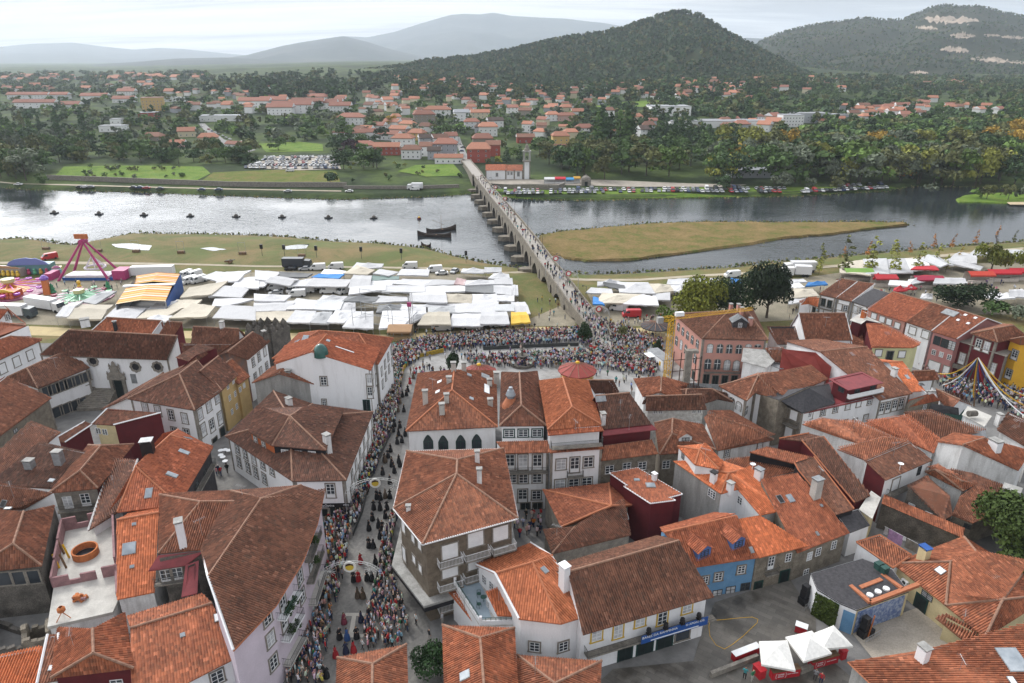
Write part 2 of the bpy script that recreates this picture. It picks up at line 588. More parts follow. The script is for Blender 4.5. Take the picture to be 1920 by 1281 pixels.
def far_mat():
 m,nt,b=newmat('far_ground')
 f=noisef(nt,0.012,6,rough=0.6)
 c=ramp(nt,f,[(0.3,(0.016,0.03,0.012)),(0.46,(0.03,0.046,0.017)),(0.54,(0.065,0.095,0.025)),(0.6,(0.035,0.05,0.018)),(0.76,(0.09,0.085,0.045))])
 c=mixc(nt,0.8,c,ramp(nt,noisef(nt,0.25,6,rough=0.7),[(0.3,(0.5,0.5,0.5)),(0.7,(1.3,1.3,1.25))]),'MULTIPLY')
 nt.links.new(c,b.inputs['Base Color'])
 b.inputs['Roughness'].default_value=0.95
 b.inputs['Specular IOR Level'].default_value=0.1
 return m
FM=far_mat()
mb=MB()
rows=[]
az=np.linspace(-1.15,1.15,231)
def fx(a,Y):
 return a*Y
for dd in(-14,-3,0,1.5,3,5,9,14,22,35,50,70):
 r=[]
 for a in az:
  Y=420.0
  for _ in range(20):
   Y=ys_far(a*Y)+dd
  r.append((a*Y,Y,far_z(a*Y,Y)))
 rows.append(r)
for Y in[530,560]+list(np.geomspace(600,9000,90))+[11500,14900]:
 r=[]
 for i,a in enumerate(az):
  last=rows[11][i][1]
  Y2=max(Y,last+(Y-500)*0.05+2)
  r.append((a*Y2,Y2,far_z(a*Y2,Y2)))
 rows.append(r)
mb.grid(rows)
struct('far_ground',mb,FM,True)
def water_mat():
 m,nt,b=newmat('river_water')
 b.inputs['Base Color'].default_value=(0.02,0.026,0.03,1)
 b.inputs['Roughness'].default_value=0.06
 b.inputs['IOR'].default_value=1.33
 b.inputs['Specular IOR Level'].default_value=0.5
 g=nd(nt,'ShaderNodeNewGeometry')
 mp=nd(nt,'ShaderNodeMapping')
 mp.inputs['Scale'].default_value=(0.55,1,1)
 mp.inputs['Rotation'].default_value=(0,0,0.3)
 nt.links.new(g.outputs['Position'],mp.inputs[0])
 n1=noisef(nt,0.55,4,mp.outputs[0],0.6)
 n2=noisef(nt,0.08,3,mp.outputs[0])
 h=mathn(nt,'ADD',n1,mathn(nt,'MULTIPLY',n2,0.9))
 bn=nd(nt,'ShaderNodeBump')
 bn.inputs['Distance'].default_value=0.42
 calm=ramp(nt,noisef(nt,0.012,4),[(0.42,(0.12,0.12,0.12)),(0.6,(0.75,0.75,0.75))])
 nt.links.new(calm,bn.inputs['Strength'])
 nt.links.new(h,bn.inputs['Height'])
 nt.links.new(bn.outputs[0],b.inputs['Normal'])
 return m
mb=MB()
mb.face([(-1500,150,WZ),(1500,150,WZ),(1500,900,WZ),(-1500,900,WZ)])
struct('river',mb,water_mat())
def sheet(name,pts,z,mat,lift=0,pix=True,kind='structure',zf=None,step=6,edge=0):
 poly=[tuple(p)[:2]for p in pts]
 bm=bmesh.new()
 vs=[bm.verts.new((x,y,0))for x,y in poly]
 bm.faces.new(vs)
 x0,x1=(min((p[0]for p in poly)),max((p[0]for p in poly)))
 y0,y1=(min((p[1]for p in poly)),max((p[1]for p in poly)))
 if zf:
  for ax,lo,hi in((0,x0,x1),(1,y0,y1)):
   n=int(min(60,max(0,(hi-lo)/step)))
   for k in range(1,n):
    c=lo+(hi-lo)*k/n
    bmesh.ops.bisect_plane(bm,geom=bm.verts[:]+bm.edges[:]+bm.faces[:],plane_co=(c,c,0),plane_no=(1,0,0)if ax==0 else(0,1,0))
 bmesh.ops.triangulate(bm,faces=bm.faces[:])
 for v in bm.verts:
  v.co.z=(zf(v.co.x,v.co.y)if zf else z)+lift
 if edge:
  ee=[e for e in bm.edges if e.is_boundary]
  r=bmesh.ops.extrude_edge_only(bm,edges=ee)
  cx,cy=(sum((p[0]for p in poly))/len(poly),sum((p[1]for p in poly))/len(poly))
  for v in r['geom']:
   if isinstance(v,bmesh.types.BMVert):
    v.co.z-=edge
    d=Vector((v.co.x-cx,v.co.y-cy,0))
    v.co+=d.normalized()*edge*1.2
 bmesh.ops.recalc_face_normals(bm,faces=bm.faces[:])
 for f in bm.faces:
  if f.normal.z<-0.01:
   f.normal_flip()
 me=bpy.data.meshes.new(name)
 bm.to_mesh(me)
 bm.free()
 me.materials.append(mat)
 o=link(name,me)
 tag(o,kind=kind)
 return o
def wiggle(pts,amp,n=6,seed=0):
 r=random.Random(seed)
 out=[]
 for i,a in enumerate(pts):
  b=pts[(i+1)%len(pts)]
  for k in range(n):
   t=k/n
   out.append((lerp(a[0],b[0],t)+r.uniform(-amp,amp)*(k>0),lerp(a[1],b[1],t)+r.uniform(-amp,amp)*0.35*(k>0)))
 return out
def reed_mat(name,a,b_,c_):
 m,nt,b=newmat(name)
 f=noisef(nt,0.12,6,rough=0.65)
 c=ramp(nt,f,[(0.35,a),(0.5,b_),(0.66,c_)])
 c=mixc(nt,0.8,c,ramp(nt,noisef(nt,1.3,5,rough=0.7),[(0.3,(0.55,0.55,0.5)),(0.7,(1.35,1.3,1.2))]),'MULTIPLY')
 nt.links.new(c,b.inputs['Base Color'])
 b.inputs['Roughness'].default_value=0.95
 b.inputs['Specular IOR Level'].default_value=0.1
 bn=nd(nt,'ShaderNodeBump')
 bn.inputs['Distance'].default_value=0.4
 bn.inputs['Strength'].default_value=0.8
 nt.links.new(noisef(nt,1.6,5),bn.inputs['Height'])
 nt.links.new(bn.outputs[0],b.inputs['Normal'])
 return m
REED=reed_mat('reed_grass',(0.1,0.115,0.03),(0.17,0.13,0.055),(0.22,0.155,0.075))
MEADOW=reed_mat('meadow_grass',(0.085,0.115,0.02),(0.115,0.135,0.03),(0.16,0.13,0.05))
LAWN=reed_mat('lawn_grass',(0.085,0.15,0.025),(0.115,0.19,0.03),(0.15,0.2,0.045))
isl=wiggle([(1015,441),(1060,434),(1130,427),(1210,420),(1330,416),(1480,417),(1600,416),(1690,417),(1700,420),(1640,426),(1560,437),(1470,444),(1400,456),(1290,471),(1180,485),(1100,487),(1040,477),(1018,462)],2.2,6,3)
sheet('island',poly_at(isl,WZ+0.7),WZ+0.7,REED,edge=0.9,zf=lambda x,y:WZ+0.75+0.25*nz(x,y,9),step=3)
pen=wiggle([(1795,372),(1810,366),(1850,362),(1960,358),(2100,360),(2100,384),(1920,381),(1850,379),(1800,378)],1.2,4,5)
sheet('spit',poly_at(pen,WZ+0.6),WZ+0.6,LAWN,edge=0.8)
sheet('sandbar',poly_at([(1890,379),(1960,378),(1960,384),(1896,383)],WZ+0.9),WZ+0.9,M('sand',(0.5,0.4,0.26),(0.42,0.33,0.21),0.5),edge=0.3)
mb=MB()
mb.box((0,7450,-9),(36000,15300,790))
hz=mb.build('haze',[])
m=bpy.data.materials.new('haze_air')
m.use_nodes=True
nt=m.node_tree
nt.nodes.clear()
o_=nd(nt,'ShaderNodeOutputMaterial')
pv=nd(nt,'ShaderNodeVolumePrincipled')
pv.inputs['Color'].default_value=(0.8,0.89,1,1)
pv.inputs['Density'].default_value=HAZE if 'HAZE' in globals()else 7.5e-05
pv.inputs['Anisotropy'].default_value=0.2
nt.links.new(pv.outputs[0],o_.inputs['Volume'])
hz.data.materials.append(m)
tag(hz,kind='stuff')
def smooth_crest(crest,x):
 return pl(crest,x)
HILLF={}
def hill(name,crest,db,dc,zb,mat,nx=160,nr=22,rough=1.0,back=1.6,ease=1.25,seed=0,mats=None):
 x0,x1=(crest[0][0],crest[-1][0])
 back=min(back,14900/dc)
 def pt(x,t):
  c=PY(x,pl(crest,x),dc)
  a=c.x/dc
  if t<=1:
   Y=lerp(db,dc,t)
   z=lerp(zb,c.z,t**ease)
   n=noise.fractal((a*9+seed,t*3.2,seed*0.7),0.9,2.1,5)
   z+=n*(c.z-zb)*0.16*rough*math.sin(min(1,t)*math.pi)**0.8
   lim=CAMZ+(c.z-CAMZ)/dc*Y
   z=min(z,lerp(zb,lim,min(1,t*3))-(1-t)*(c.z-zb)*0.02)
  else:
   Y=lerp(dc,dc*back,t-1)
   z=lerp(c.z,zb-10,sstep(0,1,t-1))
  return Vector((a*Y,Y,z))
 mb=MB()
 rows=[]
 for r in range(nr+6):
  t=r/nr if r<=nr else 1+(r-nr)/5
  rows.append([pt(lerp(x0,x1,k/nx),t)for k in range(nx+1)])
 mb.grid(rows)
 HILLF[name+str(seed)]=(pt,x0,x1)
 struct(name,mb,mats or mat,True)
 return pt
def forest_mat(name,a,b_,c_,s=0.02):
 m,nt,b=newmat(name)
 c=ramp(nt,noisef(nt,s,7,rough=0.65),[(0.32,a),(0.5,b_),(0.68,c_)])
 c=mixc(nt,0.7,c,ramp(nt,noisef(nt,s*9,5,rough=0.7),[(0.3,(0.5,0.5,0.5)),(0.7,(1.3,1.3,1.3))]),'MULTIPLY')
 nt.links.new(c,b.inputs['Base Color'])
 b.inputs['Roughness'].default_value=0.95
 b.inputs['Specular IOR Level'].default_value=0.1
 return m
FH=forest_mat('hill_forest',(0.02,0.036,0.016),(0.03,0.05,0.02),(0.06,0.06,0.028))
FB=forest_mat('mountain_scrub',(0.016,0.026,0.014),(0.028,0.036,0.02),(0.05,0.048,0.028),0.012)
FD=forest_mat('far_mountain',(0.018,0.026,0.026),(0.034,0.04,0.038),(0.07,0.07,0.062),0.0022)
hill('mountain',[(-300,92),(0,88),(60,82),(135,80),(200,88),(250,93),(300,90),(345,92),(400,98),(460,104),(600,112)],9000,14000,0,FD,120,14,seed=1)
hill('mountain',[(380,122),(460,104),(520,89),(560,80),(600,74),(640,68),(690,70),(740,60),(780,47),(810,38),(845,28),(870,26),(900,27),(925,24),(960,30),(1010,33),(1060,35),(1100,40),(1130,43),(1170,50),(1260,66),(1400,90)],8200,12000,0,FD,160,18,seed=2)
hill('mountain',[(300,128),(400,112),(465,103),(530,86),(590,76),(645,68),(690,79),(730,92),(800,108),(900,120)],5200,8000,0,FD,120,14,seed=3)
hill('mountain',[(-300,125),(0,128),(100,124),(180,121),(260,116),(330,110),(420,108),(520,112),(640,116),(760,118)],3800,6200,0,FD,120,12,seed=4)
hill('mountain',[(1340,90),(1380,74),(1400,71),(1440,73),(1500,82),(1600,95)],6000,9000,0,FD,60,12,seed=5)
HB=hill('quarry_hill',[(1330,150),(1380,108),(1430,76),(1470,60),(1520,48),(1570,41),(1625,34),(1655,38),(1690,38),(1720,25),(1745,15),(1768,9),(1800,13),(1830,12),(1850,15),(1880,24),(1915,30),(2000,40),(2300,70)],1750,3000,5,FB,220,34,0.9,seed=6)
HA=hill('wooded_hill',[(560,152),(640,143),(700,134),(760,126),(800,117),(880,110),(950,98),(1000,87),(1060,74),(1120,66),(1170,56),(1210,41),(1245,29),(1272,24),(1290,26),(1310,32),(1345,52),(1370,68),(1400,82),(1440,104),(1500,134),(1560,158),(1640,172)],1080,1750,8,FH,220,30,0.8,ease=1.15,seed=7)
QM=M('quarry_rock',(0.42,0.33,0.26),(0.24,0.2,0.15),0.03,0.9,fine=0.2)
def quarry(x0,x1,yt,yb,seed):
 r=random.Random(seed)
 pts=[]
 def find(x,y):
  lo,hi=(0.0,1.0)
  for _ in range(24):
   m=(lo+hi)/2
   if topx(HB(x,m))[1]>y:
    lo=m
   else:
    hi=m
  return HB(x,(lo+hi)/2)
 n=26
 rows=[]
 for k in range(n+1):
  x=lerp(x0,x1,k/n)
  e=math.sin(math.pi*min(1,max(0,k/n)))**0.45
  mid=lerp(yt,yb,0.5)+(x-(x0+x1)/2)*0.06
  hh=(yb-yt)/2*e*r.uniform(0.25,0.95)+0.2
  mid+=r.uniform(-0.14,0.14)*(yb-yt)
  col=[]
  for j in range(5):
   p=find(x,mid+hh*(1-j/2))
   dcam=(Vector((0,0,CAMZ))-p).normalized()
   col.append(p+dcam*(7+r.uniform(-2,3)))
  rows.append(col)
 mb=MB()
 mb.grid(rows)
 struct('quarry_face',mb,QM,False)
for k,q in enumerate([(1735,1842,28,47),(1722,1768,47,58),(1792,1842,60,74),(1856,1886,63,70),(1888,1930,66,74),(1780,1836,86,101),(1842,1912,105,119),(1726,1768,132,141),(1908,1960,114,121)]):
 quarry(*q,k)
def tile_face(mb,pts,ribs=True,m=0):
 pts=[Vector(p)for p in pts]
 n=Vector((0,0,0))
 for i in range(1,len(pts)-1):
  n+=(pts[i]-pts[0]).cross(pts[i+1]-pts[0])
 if n.length<0.0001:
  return
 n.normalize()
 if n.z<0:
  n=-n
  pts=pts[::-1]
 h=Vector((0,0,1)).cross(n)
 if h.length<0.02:
  h=Vector((1,0,0))
 h.normalize()
 up=n.cross(h).normalized()
 if up.z<0:
  up=-up
  h=-h
 low=min(pts,key=lambda p:p.dot(up))
 o=low
 q=[((p-o).dot(h),(p-o).dot(up))for p in pts]
 u0=min((a for a,b in q))
 mb.face(pts,m,[(a-u0,b)for a,b in q])
 if not ribs:
  return
 nn=len(q)
 k0=int(math.floor(u0/TU))
 k1=int(math.ceil(max((a for a,b in q))/TU))
 wv=0.082
 hh=0.085
 for k in range(k0,k1+1):
  u=(k+0.5)*TU
  cr=[]
  for i in range(nn):
   a,b=(q[i],q[(i+1)%nn])
   if(a[0]>u)!=(b[0]>u):
    cr.append(a[1]+(b[1]-a[1])*(u-a[0])/(b[0]-a[0]))
  cr.sort()
  for i in range(0,len(cr)-1,2):
   v0,v1=(cr[i]-0.03,cr[i+1])
   if v1-v0<0.15:
    continue
   def at(uu,v,z):
    return o+h*uu+up*v+n*z
   sec=[(u-wv,-0.02),(u-wv*0.55,hh*0.8),(u,hh),(u+wv*0.55,hh*0.8),(u+wv,-0.02)]
   i0=len(mb.v)
   for uu,z in sec:
    mb.v.append(tuple(at(uu,v0,z)))
    mb.v.append(tuple(at(uu,v1,z)))
   for s_ in range(4):
    f=(i0+2*s_,i0+2*s_+2,i0+2*s_+3,i0+2*s_+1)
    mb.f.append(f)
    mb.m.append(m)
    us=[sec[s_][0]-u0,sec[s_+1][0]-u0]
    mb.uv[len(mb.f)-1]=[(us[0],v0),(us[1],v0),(us[1],v1),(us[0],v1)]
   mb.f.append((i0,i0+2,i0+4,i0+6,i0+8))
   mb.m.append(m)
   mb.uv[len(mb.f)-1]=[(u-u0,v0)]*5
def offset_poly(pts,d):
 n=len(pts)
 a=sum((pts[i][0]*pts[(i+1)%n][1]-pts[(i+1)%n][0]*pts[i][1]for i in range(n)))
 sg=1 if a>0 else-1
 out=[]
 ds=d if isinstance(d,(list,tuple))else[d]*n
 for i in range(n):
  p,c,q=(Vector(pts[i-1][:2]),Vector(pts[i][:2]),Vector(pts[(i+1)%n][:2]))
  e1,e2=(c-p,q-c)
  if e1.length<1e-05 or e2.length<1e-05:
   out.append(c)
   continue
  e1.normalize()
  e2.normalize()
  n1,n2=(Vector((-e1.y,e1.x))*sg,Vector((-e2.y,e2.x))*sg)
  d1,d2=(ds[i-1],ds[i])
  cr=e1.x*e2.y-e1.y*e2.x
  if abs(cr)<0.12:
   out.append(c+n1*(d1+d2)/2)
  else:
   a1,a2=(p+n1*d1,c+n2*d2)
   t=((a2.x-a1.x)*e2.y-(a2.y-a1.y)*e2.x)/cr
   v=a1+e1*t
   if(v-c).length>3*max(d1,d2)+0.01:
    v=c+(n1+n2)*d1*0.7
   out.append(v)
 return(out,sg)
WCACHE={}
def window_mesh(st,w,h):
 k=(st,round(w,1),round(h,1))
 if k in WCACHE:
  return WCACHE[k]
 w,h=(k[1],k[2])
 f=MB()
 g=MB()
 sur={'s':'granite','b':'granite','d':'granite','y':'frame_yellow','g':'frame_green','a':'frame_green','r':'granite','k':'granite','K':'frame_green','o':'granite'}.get(st)
 fr={'g':'frame_white','a':'frame_green','k':'door_dark','K':'door_dark','x':'iron'}.get(st,'frame_white')
 mats=[MATS[fr]]+([MATS[sur]]if sur else[])
 sw=0.17 if sur else 0
 def bar(x0,x1,z0,z1,y0,y1,m):
  f.box(((x0+x1)/2,(y0+y1)/2,z0),(x1-x0,abs(y1-y0),z1-z0),0,m)
 hz=h/2
 if st in 'ar':
  N=12
  def arch(ww,hh):
   pts=[(-ww/2,-hz),(ww/2,-hz)]
   sp_=hh/2-ww*(0.75 if st=='a' else 0.5)
   for i in range(N+1):
    t=i/N
    if st=='r':
     a=math.pi*t
     pts.append((ww/2*math.cos(a),sp_+ww/2*math.sin(a)*0.75))
    else:
     xx=ww/2*(1-2*t)
     pts.append((xx,sp_+ww*0.75*(1-abs(2*t-1)**1.7)))
   return pts
  o_,i_=(arch(w+0.3,h+0.3),arch(w,h))
  n=len(o_)
  for a in range(n):
   b=(a+1)%n
   f.face([(o_[a][0],-0.07,o_[a][1]),(o_[b][0],-0.07,o_[b][1]),(i_[b][0],-0.07,i_[b][1]),(i_[a][0],-0.07,i_[a][1])],len(mats)-1)
   f.face([(o_[a][0],0,o_[a][1]),(o_[b][0],0,o_[b][1]),(o_[b][0],-0.07,o_[b][1]),(o_[a][0],-0.07,o_[a][1])],len(mats)-1)
  g.face([(p[0],-0.03,p[1])for p in i_])
  bar(-0.04,0.04,-hz,hz*0.9,-0.065,-0.035,0)
  bar(-w/2,w/2,0.1,0.2,-0.064,-0.034,0)
 else:
  if sur:
   bar(-w/2-sw,-w/2,-hz,hz,-0.08,0.02,1)
   bar(w/2,w/2+sw,-hz,hz,-0.08,0.02,1)
   bar(-w/2-sw,w/2+sw,hz,hz+sw,-0.08,0.02,1)
   bar(-w/2-sw-0.06,w/2+sw+0.06,-hz-sw*0.8,-hz,-0.13,0.02,1)
  t=0.075
  if st=='o':
   pass
  elif st=='b':
   bar(-w/2,w/2,-hz,hz,-0.05,0.0,0)
   for i in range(1,int(h/0.25)):
    bar(-w/2,w/2,-hz+i*0.25-0.015,-hz+i*0.25+0.015,-0.062,-0.05,0)
  elif st in 'kK':
   bar(-w/2,-0.015,-hz,hz,-0.05,0,0)
   bar(0.015,w/2,-hz,hz,-0.05,0,0)
   for sx_ in(-1,1):
    for z_ in(-hz+0.15,0.1):
     bar(sx_*w/4-w/6,sx_*w/4+w/6,z_,z_+h*0.32,-0.065,-0.05,0)
  else:
   bar(-w/2,-w/2+t,-hz,hz,-0.06,0,0)
   bar(w/2-t,w/2,-hz,hz,-0.06,0,0)
   bar(-w/2+t,w/2-t,hz-t,hz,-0.06,0,0)
   bar(-w/2+t,w/2-t,-hz,-hz+t,-0.06,0,0)
   bar(-0.04,0.04,-hz+t,hz-t,-0.06,0,0)
   nb=3 if h>1.9 else 2
   for i in range(1,nb+1):
    z_=-hz+h*i/(nb+1)
    bar(-w/2+t,-0.04,z_-0.025,z_+0.025,-0.05,0,0)
    bar(0.04,w/2-t,z_-0.025,z_+0.025,-0.05,0,0)
   if st in 'd':
    bar(-w/2+t,w/2-t,-hz+t,-hz+h*0.22,-0.045,0,0)
  if st not in 'bkK':
   g.face([(-w/2,-0.02,-hz),(w/2,-0.02,-hz),(w/2,-0.02,hz),(-w/2,-0.02,hz)])
 fm=f.mesh('window',mats)
 gms=[g.mesh('pane',[MATS[q]])for q in(['glass','glass','curtain']if st not in 'ao' else['glass'])]if g.f else None
 WCACHE[k]=(fm,gms)
 return WCACHE[k]
HOUSES=[]
class House:
 def ray_roof(s,p,raw=False):
  x,y=p if raw else px(p)
  d=Vector(ray(x,y))
  o=Vector((0,0,CAMZ))
  best=None
  for pts in s.rf:
   n=Vector((0,0,0))
   for i in range(1,len(pts)-1):
    n+=(pts[i]-pts[0]).cross(pts[i+1]-pts[0])
   if n.length<1e-06:
    continue
   n.normalize()
   n=n if n.z>0 else-n
   if abs(n.dot(d))<1e-06:
    continue
   t=n.dot(pts[0]-o)/n.dot(d)
   q=o+d*t
   if t>0 and inpoly((q.x,q.y),[(v.x,v.y)for v in pts])and(best is None or t<best[0]):
    best=(t,q,n)
  if best is None:
   q=P0(x,y,s.ze+0.6)
   return(q,Vector((0,0,1)))
  return(best[1],best[2])
 def ray_wall(s,p):
  x,y=px(p)
  d=Vector(ray(x,y))
  o=Vector((0,0,CAMZ))
  best=None
  for a,b,n in s.walls:
   den=n.x*d.x+n.y*d.y
   if den>-1e-06:
    continue
   t=(n.x*(a.x-o.x)+n.y*(a.y-o.y))/den
   q=o+d*t
   e=Vector((b.x-a.x,b.y-a.y))
   L=e.length
   e.normalize()
   k=(q.x-a.x)*e.x+(q.y-a.y)*e.y
   over=max(0,-k,k-L)
   if t>0 and over<1.2 and(best is None or(over,t)<best[0]):
    best=((over,t),q,n,a,b)
  return None if best is None else best[1:]
 def window(s,st,w,h,p,lab=None):
  r=s.ray_wall(p)
  if not r:
   return
  q,n=(r[0],r[1])
  fm,gm=window_mesh(st,w,h)
  nm='door' if st in 'kK' else 'window'
  o=link(nm,fm,s.root,q-s.root.location+n*0.004,math.atan2(n.y,n.x)+math.pi/2)
  if gm:
   link('pane',rnd.choice(gm),o)
  if lab:
   o['label']=lab
  return o
 def windows(s,st,w,h,pts):
  if isinstance(pts,tuple):
   x0,y0,x1,y1,n=pts
   pts=[(lerp(x0,x1,i/(n-1)if n>1 else 0.5),lerp(y0,y1,i/(n-1)if n>1 else 0.5))for i in range(n)]
  for p in pts:
   s.window(st,w,h,p)
 def chimney(s,p,w=0.7,h=1.5,mat='white_dirty',cap='cement',d=None,mod=None):
  q,n=s.ray_roof(p)
  m=MB()
  a=s.ang
  d=d or w*0.8
  m.box((q.x,q.y,q.z-0.6),(w,d,h+0.6),a,0)
  c=m.build('chimney',[MATS[mat]],s.root)
  k=MB()
  if mod=='pots':
   for dx in(-0.25,0.25):
    k.lathe((q.x+dx*w*math.cos(a),q.y+dx*w*math.sin(a),q.z+h),[(0.13,0),(0.15,0.3),(0,0.3)],8)
  for dx in(-1,1):
   for dy in(-1,1):
    k.box((q.x+math.cos(a)*dx*(w/2-0.08)-math.sin(a)*dy*(d/2-0.08),q.y+math.sin(a)*dx*(w/2-0.08)+math.cos(a)*dy*(d/2-0.08),q.z+h),(0.13,0.13,0.2),a)
  k.box((q.x,q.y,q.z+h+0.2),(w+0.18,d+0.18,0.1),a)
  o=k.build('chimney_cap',[MATS[cap]],s.root)
  o.parent=c
  return c
 def skylight(s,p,w=0.8,h=1.1,mat='skylight'):
  q,n=s.ray_roof(p)
  hx=Vector((0,0,1)).cross(n)
  if hx.length<0.01:
   hx=Vector((1,0,0))
  hx.normalize()
  up=n.cross(hx)
  m=MB()
  def bx(u0,u1,v0,v1,z0,z1,mi):
   c=[q+hx*u+up*v+n*z for z in(z0,z1)for u,v in((u0,v0),(u1,v0),(u1,v1),(u0,v1))]
   i=len(m.v)
   m.v.extend([tuple(k)for k in c])
   for f in((3,2,1,0),(4,5,6,7),(0,1,5,4),(1,2,6,5),(2,3,7,6),(3,0,4,7)):
    m.f.append(tuple((i+k for k in f)))
    m.m.append(mi)
  bx(-w/2,w/2,-h/2,h/2,-0.05,0.13,0)
  bx(-w/2+0.07,w/2-0.07,-h/2+0.07,h/2-0.07,0.13,0.15,1)
  return m.build('skylight',[MATS['zinc'],MATS[mat]],s.root)
 def dormer(s,p0,p1,hgt,depth,wall,roof,win=None,gable=False,ovh=0.3,roofm=None,mat_sides=None):
  a,_=s.ray_roof(p0)
  b,_=s.ray_roof(p1)
  z=min(a.z,b.z)-0.25
  a.z=b.z=z
  e=b-a
  L=e.length
  e.normalize()
  n=Vector((e.y,-e.x,0))
  if n.y>0 and abs(n.y)>0.05:
   n=-n
  if(Vector((0,0,0))-a).dot(n)<0:
   n=-n
  bk=-n*depth
  m=MB()
  zt=z+hgt+0.25
  T=lambda v,zz:(v.x,v.y,zz)
  md=(a+b)/2
  if gable:
   rise=L*0.32
   m.face([T(a,z),T(b,z),T(b,zt),T(md,zt+rise),T(a,zt)])
   m.face([T(a,z),T(a,zt),T(a+bk,zt),T(a+bk,z)])
   m.face([T(b,z),T(b+bk,z),T(b+bk,zt),T(b,zt)])
  else:
   m.face([T(a,z),T(b,z),T(b,zt),T(a,zt)])
   m.face([T(a,z),T(a,zt),T(a+bk,zt+0.5),T(a+bk,z)])
   m.face([T(b,z),T(b+bk,z),T(b+bk,zt+0.5),T(b,zt)])
  o=m.build('dormer',[MATS[wall]],s.root)
  r=MB()
  f_=n*ovh
  s_=e*ovh
  if gable:
   rg0,rg1=(md+f_,md+bk)
   for sd,c in((-1,a),(1,b)):
    ea,eb=(c+f_+s_*sd,c+bk+s_*sd)
    tile_face(r,[T(ea,zt-ovh*0.64),T(eb,zt-ovh*0.64),T(rg1,zt+rise+0.03),T(rg0,zt+rise+0.03)])
  else:
   tile_face(r,[T(a+f_-s_,zt-0.1),T(b+f_+s_,zt-0.1),T(b+bk+s_,zt+0.6),T(a+bk-s_,zt+0.6)],ribs=roof.startswith('tile'))
  ro=r.build('dormer_roof',[MATS[roof]],s.root)
  ro.parent=o
  if win:
   st,w,h,k=win
   fm,gm=window_mesh(st,w,h)
   for i in range(k):
    c=a.lerp(b,(i+0.5)/k)
    c.z=z+0.25+hgt*0.5
    wo=link('window',fm,o,c-s.root.location+n*0.004,math.atan2(n.y,n.x)+math.pi/2)
    if gm:
     wo2=None
  return o
 def balcony(s,p0,p1,depth=0.8,rail='iron',h=0.95,slab='granite',solid=None,floor_only=False):
  r0,r1=(s.ray_wall(p0),s.ray_wall(p1))
  if not r0 or not r1:
   return
  a,b,n=(r0[0],r1[0],r0[1])
  z=(a.z+b.z)/2
  a.z=b.z=z
  e=b-a
  L=e.length
  if L<0.2:
   return
  e.normalize()
  m=MB()
  n3=Vector((n.x,n.y,0))
  ang=math.atan2(e.y,e.x)
  c=(a+b)/2+n3*depth/2
  m.box((c.x,c.y,z-0.16),(L,depth,0.16),ang)
  o=m.build('balcony',[MATS[slab]],s.root)
  k=MB()
  if solid:
   q=a+n3*(depth-0.04)
   q2=b+n3*(depth-0.04)
   cc=(q+q2)/2
   k.box((cc.x,cc.y,z),(L,0.08,h),ang,0)
   for v in(a,b):
    w_=v+n3*depth/2
    k.box((w_.x,w_.y,z),(0.08,depth-0.1,h),ang,0)
   ro=k.build('parapet',[MATS[solid]],s.root)
  else:
   f0,f1=(a+n3*(depth-0.05),b+n3*(depth-0.05))
   up=Vector((0,0,h))
   for u,v in((a,f0),(f0,f1),(f1,b)):
    k.tube(u+up,v+up,0.03,4)
    k.tube(u+up*0.12,v+up*0.12,0.02,4)
    nb=max(1,int((v-u).length/0.16))
    for i in range(nb+1):
     w_=u.lerp(v,i/nb)
     k.tube(w_,w_+up,0.016,3,caps=False)
   ro=k.build('railing',[MATS[rail]],s.root)
  ro.parent=o
  return o
 def aerial(s,p,h=2.2):
  q,_=s.ray_roof(p)
  m=MB()
  t=Vector((q.x,q.y,q.z+h))
  m.tube((q.x,q.y,q.z-0.2),t,0.025,4)
  a=rnd.uniform(0,3)
  e=Vector((math.cos(a),math.sin(a),0))
  f=Vector((-e.y,e.x,0))
  m.tube(t-e*0.7,t+e*0.7,0.02,4)
  for i in range(7):
   c=t+e*(-0.65+i*0.21)
   m.tube(c-f*0.3,c+f*0.3,0.012,3)
  return m.build('aerial',[MATS['steel']],s.root)
 def dish(s,p,r=0.4):
  q,_=s.ray_roof(p)
  m=MB()
  m.tube(q-Vector((0,0,0.3)),q+Vector((0,0,1)),0.03,5)
  m.lathe((q.x,q.y,q.z+1),[(0.02,0),(r*0.6,0.06),(r,0.2),(r*0.97,0.22),(r*0.5,0.08),(0,0.03)],14)
  return m.build('satellite_dish',[MATS['frame_white']],s.root)
 def ac(s,p,on='wall'):
  if on=='wall':
   r=s.ray_wall(p)
   if not r:
    return
   q,n=(r[0],r[1])
  else:
   q,n=(s.ray_roof(p)[0],Vector((0,-1,0)))
  m=MB()
  c=q+Vector((n.x,n.y,0))*0.22
  a=math.atan2(n.y,n.x)+math.pi/2
  m.box((c.x,c.y,c.z-0.3),(0.85,0.34,0.6),a)
  o=m.build('air_conditioner',[MATS['frame_white']],s.root)
  k=MB()
  f=c+Vector((n.x,n.y,0))*0.18
  e=Vector((math.cos(a),math.sin(a),0))
  for i in range(12):
   t0,t1=(2*math.pi*i/12,2*math.pi*(i+1)/12)
   k.face([f,f+e*0.24*math.cos(t0)+Vector((0,0,0.24*math.sin(t0))),f+e*0.24*math.cos(t1)+Vector((0,0,0.24*math.sin(t1)))])
  g=k.build('fan_grille',[MATS['iron']],s.root)
  g.parent=o
  return o
def reflect(p,a,b):
 d=Vector((b.x-a.x,b.y-a.y)).normalized()
 w_=Vector((p.x-a.x,p.y-a.y))
 q=d*(2*w_.dot(d))-w_
 return Vector((a.x+q.x,a.y+q.y,p.z))
